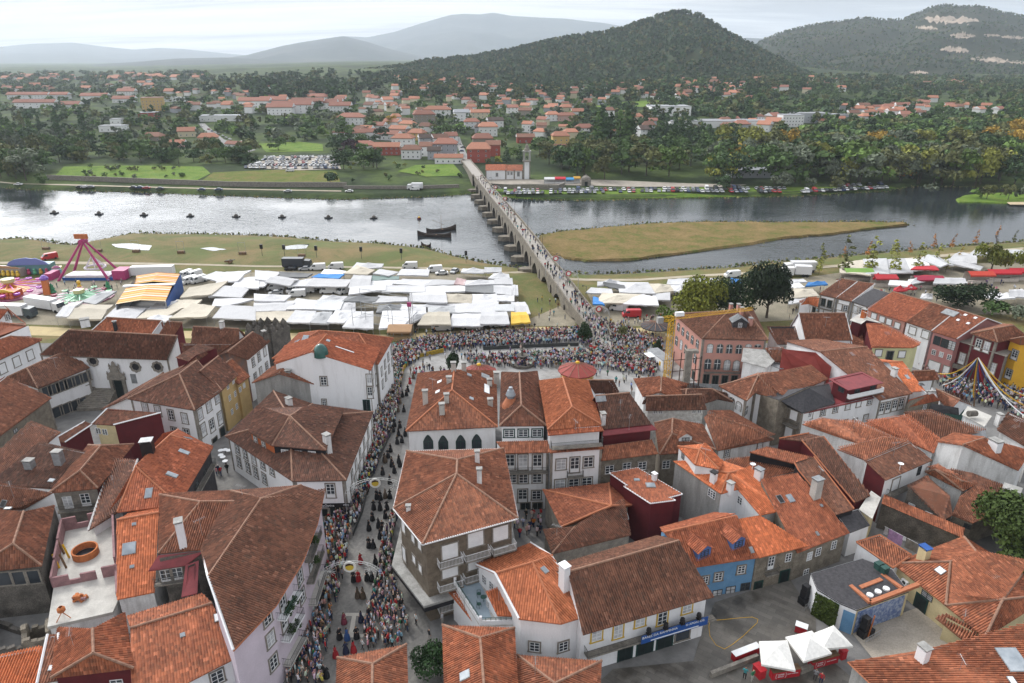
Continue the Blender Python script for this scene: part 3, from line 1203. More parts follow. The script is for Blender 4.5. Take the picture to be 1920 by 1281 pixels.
def H(label,kind,E,R=None,ze=8.0,zr=None,roof='tile_old',wall='white',win=(),ch=(),sk=(),wm=None,trim='granite',ov=0.35,name='house',cat='house',rc='ridge_mortar',gutter=None,base=None,faces=None,verge=None,ribs=True,outline=None,cut=None,group=None):
 zr=ze+2.4 if zr is None else zr
 s=House()
 s.ze=ze
 def pt(p,z):
  return None if p is None else P(p[:2],p[2]if len(p)>2 else z)
 e=[pt(p,ze)for p in E]
 r=[pt(p,zr)for p in R or[]]
 if kind in('hip','gable','hg','gh'):
  a,b,c,d=e
  r0,r1=r
  if b is None and a is not None:
   b=reflect(a,r0,r1)
  if c is None and d is not None:
   c=reflect(d,r0,r1)
  if a is None and b is not None:
   a=reflect(b,r0,r1)
  if d is None and c is not None:
   d=reflect(c,r0,r1)
  V=[a,b,c,d,r0,r1]
  F=[(1,2,5,4),(3,0,4,5)]
  h0,h1=(kind in('hip','hg'),kind in('hip','gh'))
  if h0:
   F.append((0,1,4))
  if h1:
   F.append((2,3,5))
  O=[0]+([]if h0 else[4])+[1,2]+([]if h1 else[5])+[3]
 elif kind in('shed','flat'):
  V=e
  F=[tuple(range(len(e)))]
  O=list(range(len(e)))
  if kind=='shed' and len(e)==4 and(r==[])and(not any((len(p)>2 for p in E))):
   for i in(2,3):
    V[i]=P(E[i][:2],zr)
 elif kind=='pyr':
  V=e+r
  k=len(e)
  F=[(i,(i+1)%k,k)for i in range(k)]
  O=list(range(k))
 else:
  V=e+r
  F=faces
  O=outline if outline else list(range(len(e)))
 s.V=V
 s.rf=[[V[i]for i in f]for f in F]
 if isinstance(ov,list)and len(ov)==4 and(len(O)>4)and(kind in('gable','hg','gh')):
  ov=([ov[0]]if h0 else[ov[0]]*2)+[ov[1]]+([ov[2]]if h1 else[ov[2]]*2)+[ov[3]]
 ov_l=ov if isinstance(ov,(list,tuple))else[ov]*len(O)
 op=[V[i]for i in O]
 wp,sg=offset_poly(op,ov_l)
 cx=sum((p.x for p in wp))/len(wp)
 cy=sum((p.y for p in wp))/len(wp)
 zb=min((townz(p.y)for p in wp))-0.3 if base is None else base
 s.zb=zb
 s.root=thing(name,label,cat,group,(cx,cy,zb+0.3))
 s.walls=[]
 e0=Vector((op[1].x-op[0].x,op[1].y-op[0].y))
 s.ang=math.atan2(e0.y,e0.x)
 wn=[wall]+sorted(set((wm or{}).values()))
 mb=MB()
 n=len(wp)
 tr=[]
 for i in range(n):
  a,b=(wp[i],wp[(i+1)%n])
  za,zbb=(op[i].z+0.04-(0.0 if kind!='flat' else 0.1),op[(i+1)%n].z+0.04)
  mt=wn.index((wm or{}).get(i,wall))
  q=[(a.x,a.y,zb),(b.x,b.y,zb),(b.x,b.y,zbb),(a.x,a.y,za)]
  mb.face(q if sg>0 else q[::-1],mt)
  d=b-a
  if d.length<0.3:
   continue
  d.normalize()
  nn=Vector((d.y,-d.x))*sg
  s.walls.append((a,b,Vector((nn.x,nn.y,0))))
  if trim and abs(za-zbb)<0.4 and(d.length>0)and(kind!='flat'):
   ang=math.atan2(d.y,d.x)
   L=(b-a).length
   c=(a+b)/2+nn*0.06
   if nn.dot(Vector((-a.x,-a.y)))>0:
    t_=MB()
    t_.box((c.x,c.y,min(za,zbb)-0.34),(L,0.13,0.26),ang)
    tr.append(('cornice',t_))
    for k in(a+d*0.2,b-d*0.2):
     c=k+nn*0.025
     t_=MB()
     t_.box((c.x,c.y,zb),(0.38,0.056,min(za,zbb)-0.36-zb),ang)
     tr.append(('corner_pilaster',t_))
 mb.build('wall',[MATS[k]for k in wn],s.root)
 for nm_,t_ in tr:
  t_.build(nm_,[MATS[trim]],s.root)
 rb=MB()
 isT=roof.startswith('tile')
 for f in s.rf:
  tile_face(rb,f,ribs and isT)
 for f in s.rf:
  rb.face([p-Vector((0,0,0.12))for p in f][::-1],0,[(0,0)]*len(f))
 for i in range(len(op)):
  a,b=(op[i],op[(i+1)%len(op)])
  lo=Vector((0,0,0.12))
  rb.face([a-lo,b-lo,b,a],0,[(0,0),((b-a).length,0),((b-a).length,0.1),(0,0.1)])
 rb.build('roof',[MATS[roof]],s.root)
 cap=MB()
 vg=MB()
 if isT:
  done={}
  for fi,f in enumerate(F):
   for k in range(len(f)):
    ed=tuple(sorted((f[k],f[(k+1)%len(f)])))
    done.setdefault(ed,[]).append(fi)
  for(i,j),fs in done.items():
   if len(fs)==2:
    fa,fb=(s.rf[fs[0]],s.rf[fs[1]])
    ca=sum(fa,Vector())/len(fa)
    cbb=sum(fb,Vector())/len(fb)
    mid=(V[i]+V[j])/2
    if((ca+cbb)/2).z<mid.z-0.02 or abs(V[i].z-V[j].z)>0.3:
     up=Vector((0,0,0.05))
     cap.tube(V[i]+up,V[j]+up,0.15,6)
 if cap.f:
  cap.build('ridge_cap',[MATS[rc]],s.root)
 if verge:
  for i in range(len(op)):
   a,b=(op[i],op[(i+1)%len(op)])
   if abs(a.z-b.z)>0.5:
    up=Vector((0,0,0.1))
    vg=MB()
    vg.tube(a+up,b+up,0.13,4)
    vg.build('verge',[MATS[verge]],s.root)
 if gutter:
  g=MB()
  for i in range(len(op)):
   a,b=(op[i],op[(i+1)%len(op)])
   if abs(a.z-b.z)<0.5:
    g.tube(a-Vector((0,0,0.06)),b-Vector((0,0,0.06)),0.1,5)
  g.build('gutter',[MATS[gutter]],s.root)
 for x in win:
  s.windows(*x)
 for c in ch:
  kw=c[-1]if isinstance(c[-1],dict)else{}
  s.chimney((c[0],c[1]),*[q for q in c[2:]if not isinstance(q,dict)],**kw)
 for c in sk:
  s.skylight(*c)if isinstance(c[0],tuple)else s.skylight(c)
 HOUSES.append(s)
 return s
N_=None
zone(0,560,4)
H('white gabled house with a red roof at the left edge beside the white lorry','gable',[(-30,190),N_,N_,(-330,190)],[(62,82),(-240,70)],5.5,8.2,'tile_red',win=[('s',0.9,1.2,[(60,140)])])
H('low house with a faded red roof below the white gable at the left edge','gable',[(178,226),N_,N_,(-180,340)],[(196,202),(-160,172)],5.2,7.6,'tile_red')
s=H('long white house with three shuttered stone framed windows at the left edge below the fairground','hip',[(-220,560),N_,N_,(314,310)],[(-120,352),(80,282)],6.4,9,'tile_red',win=[('b',1.5,2.0,[(20,525),(125,474),(226,424)])])
ch_=H('long white church with three flower shaped windows and a carved stone portal','gable',[(405,368),N_,N_,(1282,440)],[(520,237),(1332,281)],8.2,13,'tile_old',ov=0.3,name='church',cat='church',verge='granite')
H('house with a weathered red roof and a black flue behind the church','gable',[(690,240),N_,N_,(1142,268)],[(800,142),(1216,167)],7,9.4,'tile_mid',verge='white_dirty',ch=[(870,235,0.8,1.8,{'mat':'black_plastic','cap':'black_plastic'}),(640,190,1.8,1.0)])
H('small brown roofed house with a maroon gable behind the church','gable',[(1195,262),N_,N_,(1306,272)],[(1252,170),(1368,180)],7,9.8,'tile_brown','maroon',trim=None)
H('brown roofed house with a square stone chimney left of the crenellated tower','gable',[(1430,335),N_,N_,(1800,342)],[(1450,212),(1792,228)],6.5,9.2,'tile_brown',ch=[(1670,225,1.0,1.4)],sk=[(1590,280)])
H('low brown roof tucked between the church gable and the maroon dormer','shed',[(1375,445),(1700,430),(1735,345),(1362,335)],ze=5.5,zr=7.8,roof='tile_old')
s=H('stone house with an open columned gallery left of the church steps','hg',[(285,674),(50,594),N_,(674,516)],[(202,522),(503,392)],6.2,8.6,'tile_brown','white',base=-1.2)
s.windows('o',2.0,1.9,(345,700,640,590,6))
s.windows('o',2.0,2.0,(430,850,690,755,5))
s.balcony((300,770),(690,640),0.25,solid='stone_block',h=0.9)
H('long stone house with a dark tiled roof at the left edge below the gallery','gable',[(-190,1170),N_,N_,(388,743)],[(-440,960),(52,598)],5.6,9,'tile_brown','stone_block',win=[('x',1.0,0.7,[(115,990)])])
s=H('three storey white mansion with granite corners and a brown hip roof above the alley','hip',[(956,752),(1462,838),(1664,690),(1180,590)],[(1345,566),(1480,465)],8,11.2,'tile_old')
s.windows('s',1.15,1.9,[(1090,818),(1186,842),(1284,872),(1386,898)])
s.windows('s',1.15,1.9,[(1310,1002),(1402,1014)])
s.windows('s',1.15,1.9,[(1500,870),(1565,808),(1628,744)])
s.windows('d',1.15,2.3,[(1525,985),(1590,952),(1650,896)])
s.windows('k',1.3,2.4,[(1615,1090),(1670,1010)])
H('brown slope with a maroon dormer of three white windows behind the white mansion','shed',[(1232,640),(1345,566),(1612,372),(1480,430)],ze=9.6,zr=11.3,roof='tile_old',wall='maroon',trim=None)
s=H('ochre house with two rows of small white windows beside the white mansion','gable',[(1664,690),N_,N_,(1788,568)],[(1500,545),(1640,430)],8.0,10.6,'tile_old','ochre',trim=None)
s.windows('w',0.8,1.1,[(1708,658),(1748,618),(1722,745),(1763,714),(1740,848),(1775,808)])
s.dormer((1450,540),(1600,440),1.9,3,'maroon','tile_old',('w',0.8,1.2,3))
s=H('narrow ochre house with a low red roof at the end of the ochre row','gable',[(1788,645),N_,N_,(1876,582)],[(1640,520),(1740,452)],6.6,9,'tile_mid','ochre',trim=None)
s.windows('w',0.7,1.0,[(1800,682),(1830,652)])
H('long low brown roof running from the church steps to the white mansion','gable',[(755,835),N_,N_,(1010,690)],[(960,745),(1226,556)],4.6,6.8,'tile_old')
s=H('maroon sided house with a cream front and two small windows','shed',[(688,940),(852,950),(1208,858),(805,826)],ze=7.2,zr=8.4,roof='tile_old',wall='maroon',wm={0:'cream',3:'cream'},trim=None,verge='white')
s.windows('w',0.9,1.1,[(738,992),(787,1000)])
H('low brown lean-to with a maroon side left of the cream fronted house','shed',[(400,1060),(488,1080),(694,945),(640,922)],ze=5.6,zr=7.0,roof='tile_old',wall='maroon',trim=None,verge='white')
zone(400,560,4)
s=H('white house with a rust stained gable in front of the crenellated tower','gable',[(20,430),(260,458),(428,318),N_],[(105,402),(296,250)],7.6,10.4,'tile_brown','white',wm={0:'rust_wall',1:'rust_wall'},trim=None)
s.windows('s',0.9,1.7,[(299,478),(342,438),(385,398)])
s.windows('s',0.9,1.7,[(315,590),(355,546),(400,508)])
s.chimney((385,300),0.9,1.5,'granite_dark')
s=H('rear wing with a long bright orange roof next to the crowded street','hip',[(640,262),(440,452),(1238,492),(1350,298)],[(795,242),(1092,264)],8.8,12.2,'tile_red',rc='ridge_new')
s.windows('s',0.9,1.6,(1262,545,1335,385,4))
s.windows('s',0.9,1.6,(1270,640,1340,470,4))
s.skylight((690,300),1.2,1.6)
s.skylight((600,350),5,1.1)
s.skylight((645,390),2.6,0.5,'frame_white')
s.skylight((760,330),2.6,0.5,'frame_white')
WG=H('tall white gable ended house with an orange roof and a green glass dome','gable',[(457,492),(1182,538),(1256,374),N_],[(735,400),(850,268)],10,13.6,'tile_red',rc='ridge_new',ov=[0.05,0.05,0.4,0.05,0.05,0.3])
WG.windows('s',1.1,1.7,[(828,618)])
WG.windows('s',0.7,1.3,[(832,780)])
WG.windows('d',0.9,2.2,(1170,610,1235,470,4))
WG.windows('d',0.9,2.2,(1175,705,1240,560,4))
WG.skylight((860,318),0.9,0.7)
WG.skylight((985,385),0.35,3.6,'frame_white')
s=H('grey cement house with a brown gable roof beside the tall white wall','gable',[(287,634),(754,642),(735,520),N_],[(492,563),(562,472)],7.2,9.2,'tile_brown','cement',trim=None,ch=[(566,600,0.9,1.5,{'mat':'cement'})])
BD=H('large corner house with a raised black storey over its brown lower roofs','x',[(90,1034),(592,1370),(998,1364),(1200,850),(745,790),(450,690)],[(575,900,10.4)],6.3,9.5,'tile_old',faces=[(0,1,6),(1,2,6),(2,3,6),(3,4,6),(4,5,6),(5,0,6)],outline=[0,1,2,3,4,5])
BD.windows('s',1.05,1.8,[(182,1128),(241,1166),(305,1204),(371,1240),(440,1286)])
BD.windows('s',1.05,1.8,[(195,1226),(262,1268),(320,1304),(385,1350)])
BD.windows('s',0.9,1.7,(1040,1330,1190,930,6))
BD.windows('d',1.2,2.3,[(880,1440)])
BD.windows('s',0.9,1.7,(1035,1440,1188,1020,6))
RS=None
def sub(host,label,*a,**k):
 k.setdefault('trim',None)
 s=H('x',*a,**k)
 off=s.root.location-host.root.location
 for c in list(s.root.children):
  c.parent=host.root
  c.location=c.location+off
 bpy.data.objects.remove(s.root)
 s.root=host.root
 return s
RS=sub(BD,'','x',[(262,996),(440,1104),(846,1138),(986,822),(690,814,9.9),(335,824)],[(575,882,10.6)],8.9,10.6,'tile_old','slate_black',faces=[(0,1,6,5),(1,2,6),(2,3,4,6),(4,5,6)],outline=[0,1,2,3,4,5],wm={0:'orange_wall',5:'orange_wall'},base=5.4)
RS.windows('w',1.25,1.3,[(540,1160),(641,1168),(742,1172)])
RS.windows('d',0.9,2.0,[(322,1080),(382,1118)])
RS.balcony((268,1100),(436,1200),0.5,solid='cement',h=0.5)
RS.skylight((625,912),1.3,1.2,'frame_white')
BD.chimney((862,1150),1.0,2.8)
BD.chimney((570,800),1.0,1.2)
zone(760,620,4)
s=H('white house with four pointed arch windows below a broad orange hip roof','hg',[(4,755),(692,722),(682,300),(95,318)],[(350,447),(367,292)],10.6,13.8,'tile_mid',rc='ridge_new',trim=None)
s.windows('a',1.25,2.3,[(171,838),(284,842),(415,838),(535,832)])
for c in[((152,552),0.8,2.2),((310,535),0.75,1.2),((276,622),0.8,1.5),((328,392),0.8,0.9),((362,300),0.8,1.3),((440,300),0.8,1.3),((632,412),0.8,1.0),((637,562),0.8,1.0),((684,400),0.9,2.0)]:
 s.chimney(c[0],c[1],c[2],'concrete_pale')
s.skylight((258,386),0.9,0.8,'frame_white')
s.skylight((244,461),0.9,0.8,'frame_white')
s.skylight((478,335),0.9,0.8)
s.skylight((495,512),0.9,0.7)
s.skylight((610,440),3.2,1.0,'frame_white')
s.skylight((600,345),1.6,1.5,'zinc')
s=H('narrow house with three green framed windows and a glazed cone lantern on its brown roof','hg',[(706,716),(1058,713),(988,305),(722,310)],[(870,562),(856,314)],12.3,14.6,'tile_old',trim=None)
s.windows('g',1.45,1.25,[(778,770),(884,768),(988,767)])
a_=s.ray_roof((790,545))[0]
m_=MB()
m_.lathe((a_.x,a_.y,a_.z-0.3),[(1.35,-0.3),(1.25,0.2),(0.65,1.3)],14)
m_.build('cone_base',[MATS['ridge_new']],s.root)
m_=MB()
m_.lathe((a_.x,a_.y,a_.z+1.0),[(0.6,0),(0.78,0.45),(0.5,1.2),(0.36,1.35),(0.3,1.7),(0,1.75)],12)
m_.build('lantern',[MATS['skylight']],s.root)
s2=sub(s,'','shed',[(748,920),(1086,912),(1068,822),(682,832)],ze=10.0,zr=11.0,roof='tile_mid',wall='white',trim='granite',ov=[0.5,0.05,0.05,0.05])
s2.windows('d',1.3,2.5,[(785,985),(882,985),(990,985)])
s2.windows('s',1.3,1.5,[(800,1108),(885,1110),(988,1106)])
s2.windows('d',1.3,2.2,[(880,1238)])
s2.windows('s',1.3,1.5,[(983,1232)])
s2.windows('k',1.3,2.3,[(900,1340),(990,1340)])
s2.balcony((765,1050),(1065,1050),0.8)
s=H('house with a layered bright orange roof and a covered balcony above stone framed windows','hg',[(1066,745),(1468,708),(1372,372),(1004,376)],[(1250,575),(1180,352)],13.2,15.4,'tile_new',rc='ridge_new',trim=None,wall='white')
s2=None
s2=sub(s,'','shed',[(1070,786),(1492,750),(1470,715),(1066,742)],ze=12.7,zr=13.1,roof='tile_red',wall='white',ov=[1.5,0.3,0.1,0.3],base=9.6)
s2.windows('d',0.9,1.9,(1130,812,1380,795,6))
s2=sub(s,'','shed',[(1084,916),(1486,884),(1478,858),(1084,888)],ze=10.4,zr=10.6,roof='tile_mid',wall='white',trim='granite',ov=[0.4,0.05,0.05,0.05])
s2.windows('s',1.35,1.7,[(1168,1002),(1372,985)])
s2.windows('d',1.3,2.5,[(1270,1006)])
s2.windows('s',1.5,1.6,[(1160,1152),(1262,1146),(1360,1136)])
s2.windows('k',1.3,2.3,[(1170,1290),(1270,1290)])
s2.balcony((1212,1088),(1328,1084),0.7)
s2.balcony((1090,868),(1470,838),0.9,rail='iron')
s=H('brown roofed house with a red metal eave and a maroon loggia facing the courtyard','gable',[(1482,742),N_,N_,(1848,702)],[(1428,492),(1682,468)],11.5,15.0,'tile_old',wall='maroon',trim=None,ch=[(1480,690,0.8,1.4)])
s.skylight((1465,512),1.6,1.0,'zinc')
s2=sub(s,'','shed',[(1480,788),(1888,742),(1850,704),(1484,744)],ze=11.0,zr=11.6,roof='red_sheet',wall='maroon',ov=[1.1,0.2,0.1,0.1],base=8.5)
s2.windows('d',1.2,1.9,[(1505,812),(1735,790)])
s2=sub(s,'','shed',[(1468,976),(1898,922),(1848,816),(1490,862)],ze=8.4,zr=9.8,roof='tile_mid',wall='stone_block',ov=[0.4,0.05,0.05,0.05])
s2.windows('s',1.3,1.4,[(1530,1042),(1660,1020),(1776,1014)])
H('small brown roofed house on the square behind the maroon loggia','gable',[(1420,470),N_,N_,(1604,458)],[(1360,372),(1562,374)],8,10.4,'tile_old')
zone(0,0,1)
MD=H('brown tiled apartment block with striped balconies and a low hip roof at the street corner','x',[(762,846),(944.5,841),(971.5,972),(792,1021),(737.5,953.5)],[(857.5,862.5),(856,889)],11.9,14.3,'tile_mid','brown_clad',faces=[(0,1,5),(1,2,6,5),(2,3,6),(3,4,6),(4,0,5,6)],outline=[0,1,2,3,4],trim=None,ov=0.7,gutter='frame_white',ch=[(895,868,0.6,1.6),(899,906,0.6,1.9),(766,957,0.5,0.5)])
zone(820,850,2.973)
MD.windows('b',1.9,2.0,[(70,545),(213,478),(352,445),(70,650),(213,605),(355,560),(70,770),(213,735)])
MD.balcony((0,605),(132,600),1.0,rail='frame_white')
MD.balcony((143,565),(283,562),1.0,rail='frame_white')
MD.balcony((296,530),(425,526),1.0,rail='frame_white')
MD.balcony((0,735),(132,730),1.0,rail='frame_white')
MD.balcony((143,692),(225,690),1.0,rail='frame_white')
MD.balcony((0,853),(100,850),1.0,rail='frame_white')
zone(400,850,2.973)
MD.windows('b',0.8,1.0,[(1115,475),(1152,515),(1120,590),(1155,640),(1160,765)])
MD.windows('b',0.9,2.0,[(1060,400),(1065,560)])
MD.balcony((1000,435),(1085,510),0.9,rail='frame_white')
MD.balcony((1008,560),(1090,635),0.9,rail='frame_white')
MD.balcony((1012,675),(1095,755),0.9,rail='frame_white')
zone(1180,560,4.003)
s=H('pink palace with rows of arched windows and a dormer, beside the yellow crane','hip',[(330,114),(545,302),(1044,312),(930,84)],[(745,94),(880,86)],8.2,11.4,'tile_brown','pink',name='palace',cat='palace')
s.windows('r',1.15,2.1,[(605,372),(680,374),(750,376),(822,378)])
s.windows('r',1.2,2.5,[(588,490),(660,492),(733,497),(803,502)])
s.windows('r',1.2,0.8,[(895,352),(965,353)])
s.windows('r',1.1,2.0,[(370,212),(403,246),(438,275),(473,308),(512,338)])
s.windows('r',1.1,2.3,[(355,315),(390,345),(424,380),(460,415),(493,450)])
s.windows('k',1.2,2.6,[(575,610),(643,620),(714,620),(785,620),(443,545),(480,585)])
s.balcony((560,545),(830,555),0.6)
s.dormer((775,226),(880,228),1.6,2.5,'slate','zinc',('w',0.8,1.1,1),True)
for c in[(758,95),(815,100),(838,125),(905,205)]:
 s.chimney(c,0.8,1.6,'pink')
s=H('roofless white ruin with a green netted opening in front of the pink palace','flat',[(855,370,7.5),(1010,382,7.5),(1092,470,7.0),(1030,520,6.6),(840,470,7.0)],ze=7,roof='cement',wall='white_dirty',trim=None)
H('brown hip roof joined to the back of the white ruin','shed',[(1092,472),(1216,488),(1150,368),(1018,370)],ze=6.6,zr=8.6,roof='tile_brown',wall='white_dirty',trim=None)
s=H('low white annex with a grey sheet roof next to the red clad wall','flat',[(1035,490,6.2),(1140,528,6.2),(1232,514,6.2),(1140,470,6.2)],ze=6.2,roof='zinc',wall='white',trim=None)
s=H('brown roof with two air conditioners on the slate wall behind it','shed',[(1112,342),(1284,342),(1244,208),(1030,208)],ze=5.6,zr=8.6,roof='tile_old',wall='white_dirty',trim=None,wm={2:'slate'})
s=H('house clad in flat red panels with a long brown roof','x',[(1222,494,7.4),(1490,582,6.4),(1514,512,8.6),(1398,404,10.2),(1148,378,10.2)],ze=7,roof='red_clad',wall='red_clad',faces=[(0,1,2,3,4)],outline=[0,1,2,3,4],trim=None)
s=H('wooden house clad in pale upright laths below a drooping brown roof','gable',[(122,840),N_,N_,(582,832)],[(128,736),(546,722)],6.6,8.6,'tile_brown','lath',trim=None)
s.windows('w',0.7,0.7,[(195,850),(235,850),(485,846),(525,846),(475,935),(515,932)])
H('crooked shed with faded patched tiles at the edge of the square','gable',[(100,735),N_,N_,(30,600)],[(235,700),(240,596)],6.5,8.4,'tile_mid','white_dirty',trim=None)
s=H('grey shack with a sagging brown roof and an air conditioner','hip',[(335,690),N_,N_,(792,780)],[(430,682),(620,680)],5.8,7.8,'tile_old','cement',trim=None)
s.ac((688,808))
s=H('old house with an open attic dormer in its brown hip roof below the lath house','x',[(188,935,7.2),(225,1170),(650,1136),(545,955,7.2)],[(325,902),(320,1015,8.4)],6.2,9.2,'tile_brown','stone_block',faces=[(0,1,5,4),(1,2,5),(2,3,4,5),(3,0,4)],trim=None)
s.dormer((372,1072),(468,1072),0.9,2.2,'frame_white','tile_brown',('x',1.2,0.6,1),True)
s.windows('s',1.2,1.4,[(275,1245),(95,1255)])
s=H('brown roofed house with a long white side wall beside the courtyard','x',[(560,890,7.8),(660,1142),(1082,1060),(760,838)],[(582,872,8.4),(900,965,7.8)],5.6,8,'tile_brown','white_dirty',faces=[(0,1,2,5,4),(4,5,2,3)],outline=[0,1,2,3],trim=None)
s.windows('s',0.8,1.2,[(732,1158),(978,1106)])
s=H('white house with ornate baroque window frames behind the lath house','x',[(672,656),(882,768),(945,705),(1125,762),(1494,602),(1346,530),(965,560)],[(968,576,9.9)],7.6,9.9,'tile_brown','white',faces=[(0,1,7),(1,2,3,7),(3,4,5,7),(5,6,7),(6,0,7)],trim='granite',ov=0.3)
s.windows('r',1.1,1.8,[(718,735),(770,775),(822,806),(876,840)])
s=H('grey stone house with balconies and a dark slate roof beside the maroon loggia','x',[(950,710),(1298,858),(1545,782),(1500,640),(1122,760,8.6)],[(1335,662,9.7)],7.0,9.5,'slate','stone_block',faces=[(0,1,5,4),(1,2,5),(2,3,5)],outline=[0,1,2,3,5,4],wm={1:'white',2:'white'},ov=0.25)
s.windows('s',1.0,1.7,[(995,760),(1045,785),(965,905),(1035,935)])
s.windows('b',1.3,1.9,[(1152,850),(1235,872),(1112,985),(1195,1005)])
s.balcony((1085,900),(1275,955),0.8)
s.windows('w',0.8,1.0,[(1355,870),(1455,852)])
zone(1440,400,4)
s=H('white house with iron balconies full of onlookers at the head of the right hand row','gable',[(382,606),N_,N_,(512,636)],[(545,492),(668,513)],7,9.6,'tile_brown',ov=0.2)
s.windows('k',1.0,1.9,[(415,668),(462,682)])
s.balcony((385,705),(480,728),0.7)
s.windows('b',0.9,1.3,[(400,735)])
s=H('white house with a brown roof second in the right hand row','gable',[(512,636),N_,N_,(630,662)],[(670,514),(802,532)],7,9.6,'tile_brown',ov=0.2,verge='white_dirty')
s.windows('b',1.1,1.5,[(535,702)])
s.windows('s',1.1,1.5,[(580,714)])
s=H('white house with a dark slate roof third in the right hand row','gable',[(630,662),N_,N_,(752,702)],[(790,562),(904,600)],7,9.4,'slate',ov=0.2)
s.windows('s',1.1,1.7,[(655,722),(700,735)])
s=H('pink walled house under the wide orange roof in the right hand row','gable',[(745,722),N_,N_,(1030,814)],[(934,588),(1226,672)],7,10.2,'tile_red','pink',trim=None,ov=0.25)
s.windows('b',1.2,1.3,[(795,770),(856,795),(908,815),(970,842)])
s=H('white walled house under the wide brown roof in the right hand row','gable',[(1030,814),N_,N_,(1226,882)],[(1226,672),(1424,730)],7,10.2,'tile_brown','white',trim=None,ov=0.25)
s.windows('b',1.5,1.6,[(1084,880),(1180,910)])
s.skylight((1365,748),3,2,'zinc')
s=H('dull pink house with people in its three wide windows under an orange roof','gable',[(1226,884),N_,N_,(1416,944)],[(1426,726),(1642,792)],7,10.2,'tile_red','pink_dull',trim=None,ov=0.25,verge='white_dirty')
s.windows('x',1.5,2.0,[(1268,955),(1324,975),(1378,992)])
s.windows('w',0.9,1.2,[(1243,1042),(1300,1060),(1360,1080)])
s.windows('b',2.4,2.0,[(1245,1145)])
s.windows('b',1.2,2.0,[(1335,1180)])
for q in[(1480,765),(1555,787),(1425,803),(1500,828)]:
 s.skylight(q,0.7,0.8,'frame_white')
H('small house with a bright orange roof beside the round green tree','gable',[(240,656),N_,N_,(374,700)],[(300,632),(384,640)],5,6.6,'tile_new',win=[('k',0.8,1.4,[(300,720),(345,725)])],rc='ridge_new')
s=H('white gabled house with a broad brown roof in front of the right hand row','gable',[(275,952),N_,N_,(632,952)],[(228,752),(580,750)],6.4,11.0,'tile_brown','white',trim=None,ov=0.2,verge='white_dirty')
s=H('yellow green house with an orange roof beside the maypole square','x',[(735,830,9.5),(776,1006),(1090,1008),(1142,984),(855,826,9.6)],[],6.8,9,'tile_red','yellow_green',faces=[(0,1,2,3,4)],outline=[0,1,2,3,4],trim=None,ov=0.3,wm={4:'maroon',0:'maroon'})
s.windows('b',1.3,1.4,[(828,1048),(1003,1058)])
s.windows('k',1.3,2.0,[(912,1068)])
s.skylight((893,902),1.1,1.0)
s=H('narrow maroon house with a flat roof terrace beside the yellow green house','flat',[(612,800,9),(700,830,9),(740,800,9.4),(860,826,9.4),(690,752,9.4)],ze=9,roof='concrete_pale',wall='maroon',trim=None)
s.chimney((712,785),0.9,1.8,'orange_wall')
H('low brown lean-to roof beside the broad brown roofed white house','shed',[(636,990),(725,992),(690,840),(608,840)],ze=5,zr=6.6,roof='tile_mid',trim=None)
s=H('granite and maroon house with tall white windows behind the maypole','hip',[(1520,902),(1722,968),(1935,920),(1760,830)],[(1690,868),(1840,842)],8.6,10.6,'tile_brown','maroon',trim='granite')
s.windows('d',1.1,2.3,[(1578,985),(1640,1005)])
s2=sub(s,'','flat',[(1405,950,6.2),(1790,1075,6.2),(1850,1010,6.2),(1480,905,6.2)],ze=6.2,roof='granite',wall='granite',trim=None,wm={0:'maroon'})
s2.windows('d',1.1,2.4,[(1455,1090),(1530,1115),(1608,1140),(1682,1165)])
s2.windows('k',1.2,2.2,[(1440,1215),(1520,1240),(1600,1262)])
s2.balcony((1395,1140),(1740,1245),0.7,solid='granite',h=0.8)
s=H('deep yellow corner house with white windows at the right edge','hip',[(1800,950),(1890,985),(2160,985),(2010,925)],[(1900,930),(2060,925)],8.3,10.4,'tile_mid','yellow_deep',trim=None,ov=0.3)
s.windows('d',1.2,2.0,[(1850,1062),(1805,1205),(1960,1090)])
zone(1500,560,4.0024)
s=H('long brown roof with chimneys running down from the red clad wall','gable',[(598,762,6.8),N_,N_,(845,712,6.8)],[(150,398,10.4),(505,362,10.4)],6.8,10.4,'tile_brown','white',ov=0.3)
s.windows('d',1.1,2.2,[(612,825),(660,815),(710,800),(757,788)])
s.chimney((192,440),0.9,1.6)
s.chimney((700,585),0.9,1.5)
s.skylight((390,418),0.7,1.2)
s.skylight((562,545),0.7,1.2)
s.skylight((620,740),0.7,0.9)
s=H('white corner house topped by a maroon loggia with a red metal roof','x',[(0,868),(600,735),(640,640),(340,600),(45,668)],[],6.6,9,'red_sheet','white',faces=[(0,1,2,3,4)],outline=[0,1,2,3,4],trim='granite',ov=0.3,base=-0.5)
s.windows('s',0.9,1.2,[(172,852),(265,830),(358,808),(522,772)])
s.windows('b',0.9,1.2,[(75,878),(440,788)])
s.windows('s',0.9,1.5,[(335,940),(408,930),(490,900)])
s2=sub(s,'','shed',[(362,688),(628,632),(462,548),(212,602)],ze=9.4,zr=9.8,roof='red_sheet',wall='maroon',ov=0.6,base=6.2)
s2.windows('x',1.2,1.0,[(310,682),(430,690),(545,665)])
s2.balcony((350,745),(605,690),0.6,solid='frame_white',h=0.8)
s=H('orange roofed house with a white balcony beside the low green netting','gable',[(830,702,6.6),N_,N_,(940,690,6.6)],[(668,478,9.2),(770,474,9.2)],6.6,9,'tile_new','white',rc='ridge_new',trim=None)
s.skylight((805,590),0.7,1.1)
s.skylight((910,645),0.9,0.8,'black_plastic')
s=H('low house with an orange eave and a row of white chimney pots','shed',[(792,812),(1048,762),(985,708),(815,760)],ze=5.2,zr=6.6,roof='tile_red',wall='stone_block',trim=None)
s.windows('w',0.8,1.0,[(802,850),(935,815)])
[s.chimney((q,735),0.45,0.9)for q in(945,968,992)]
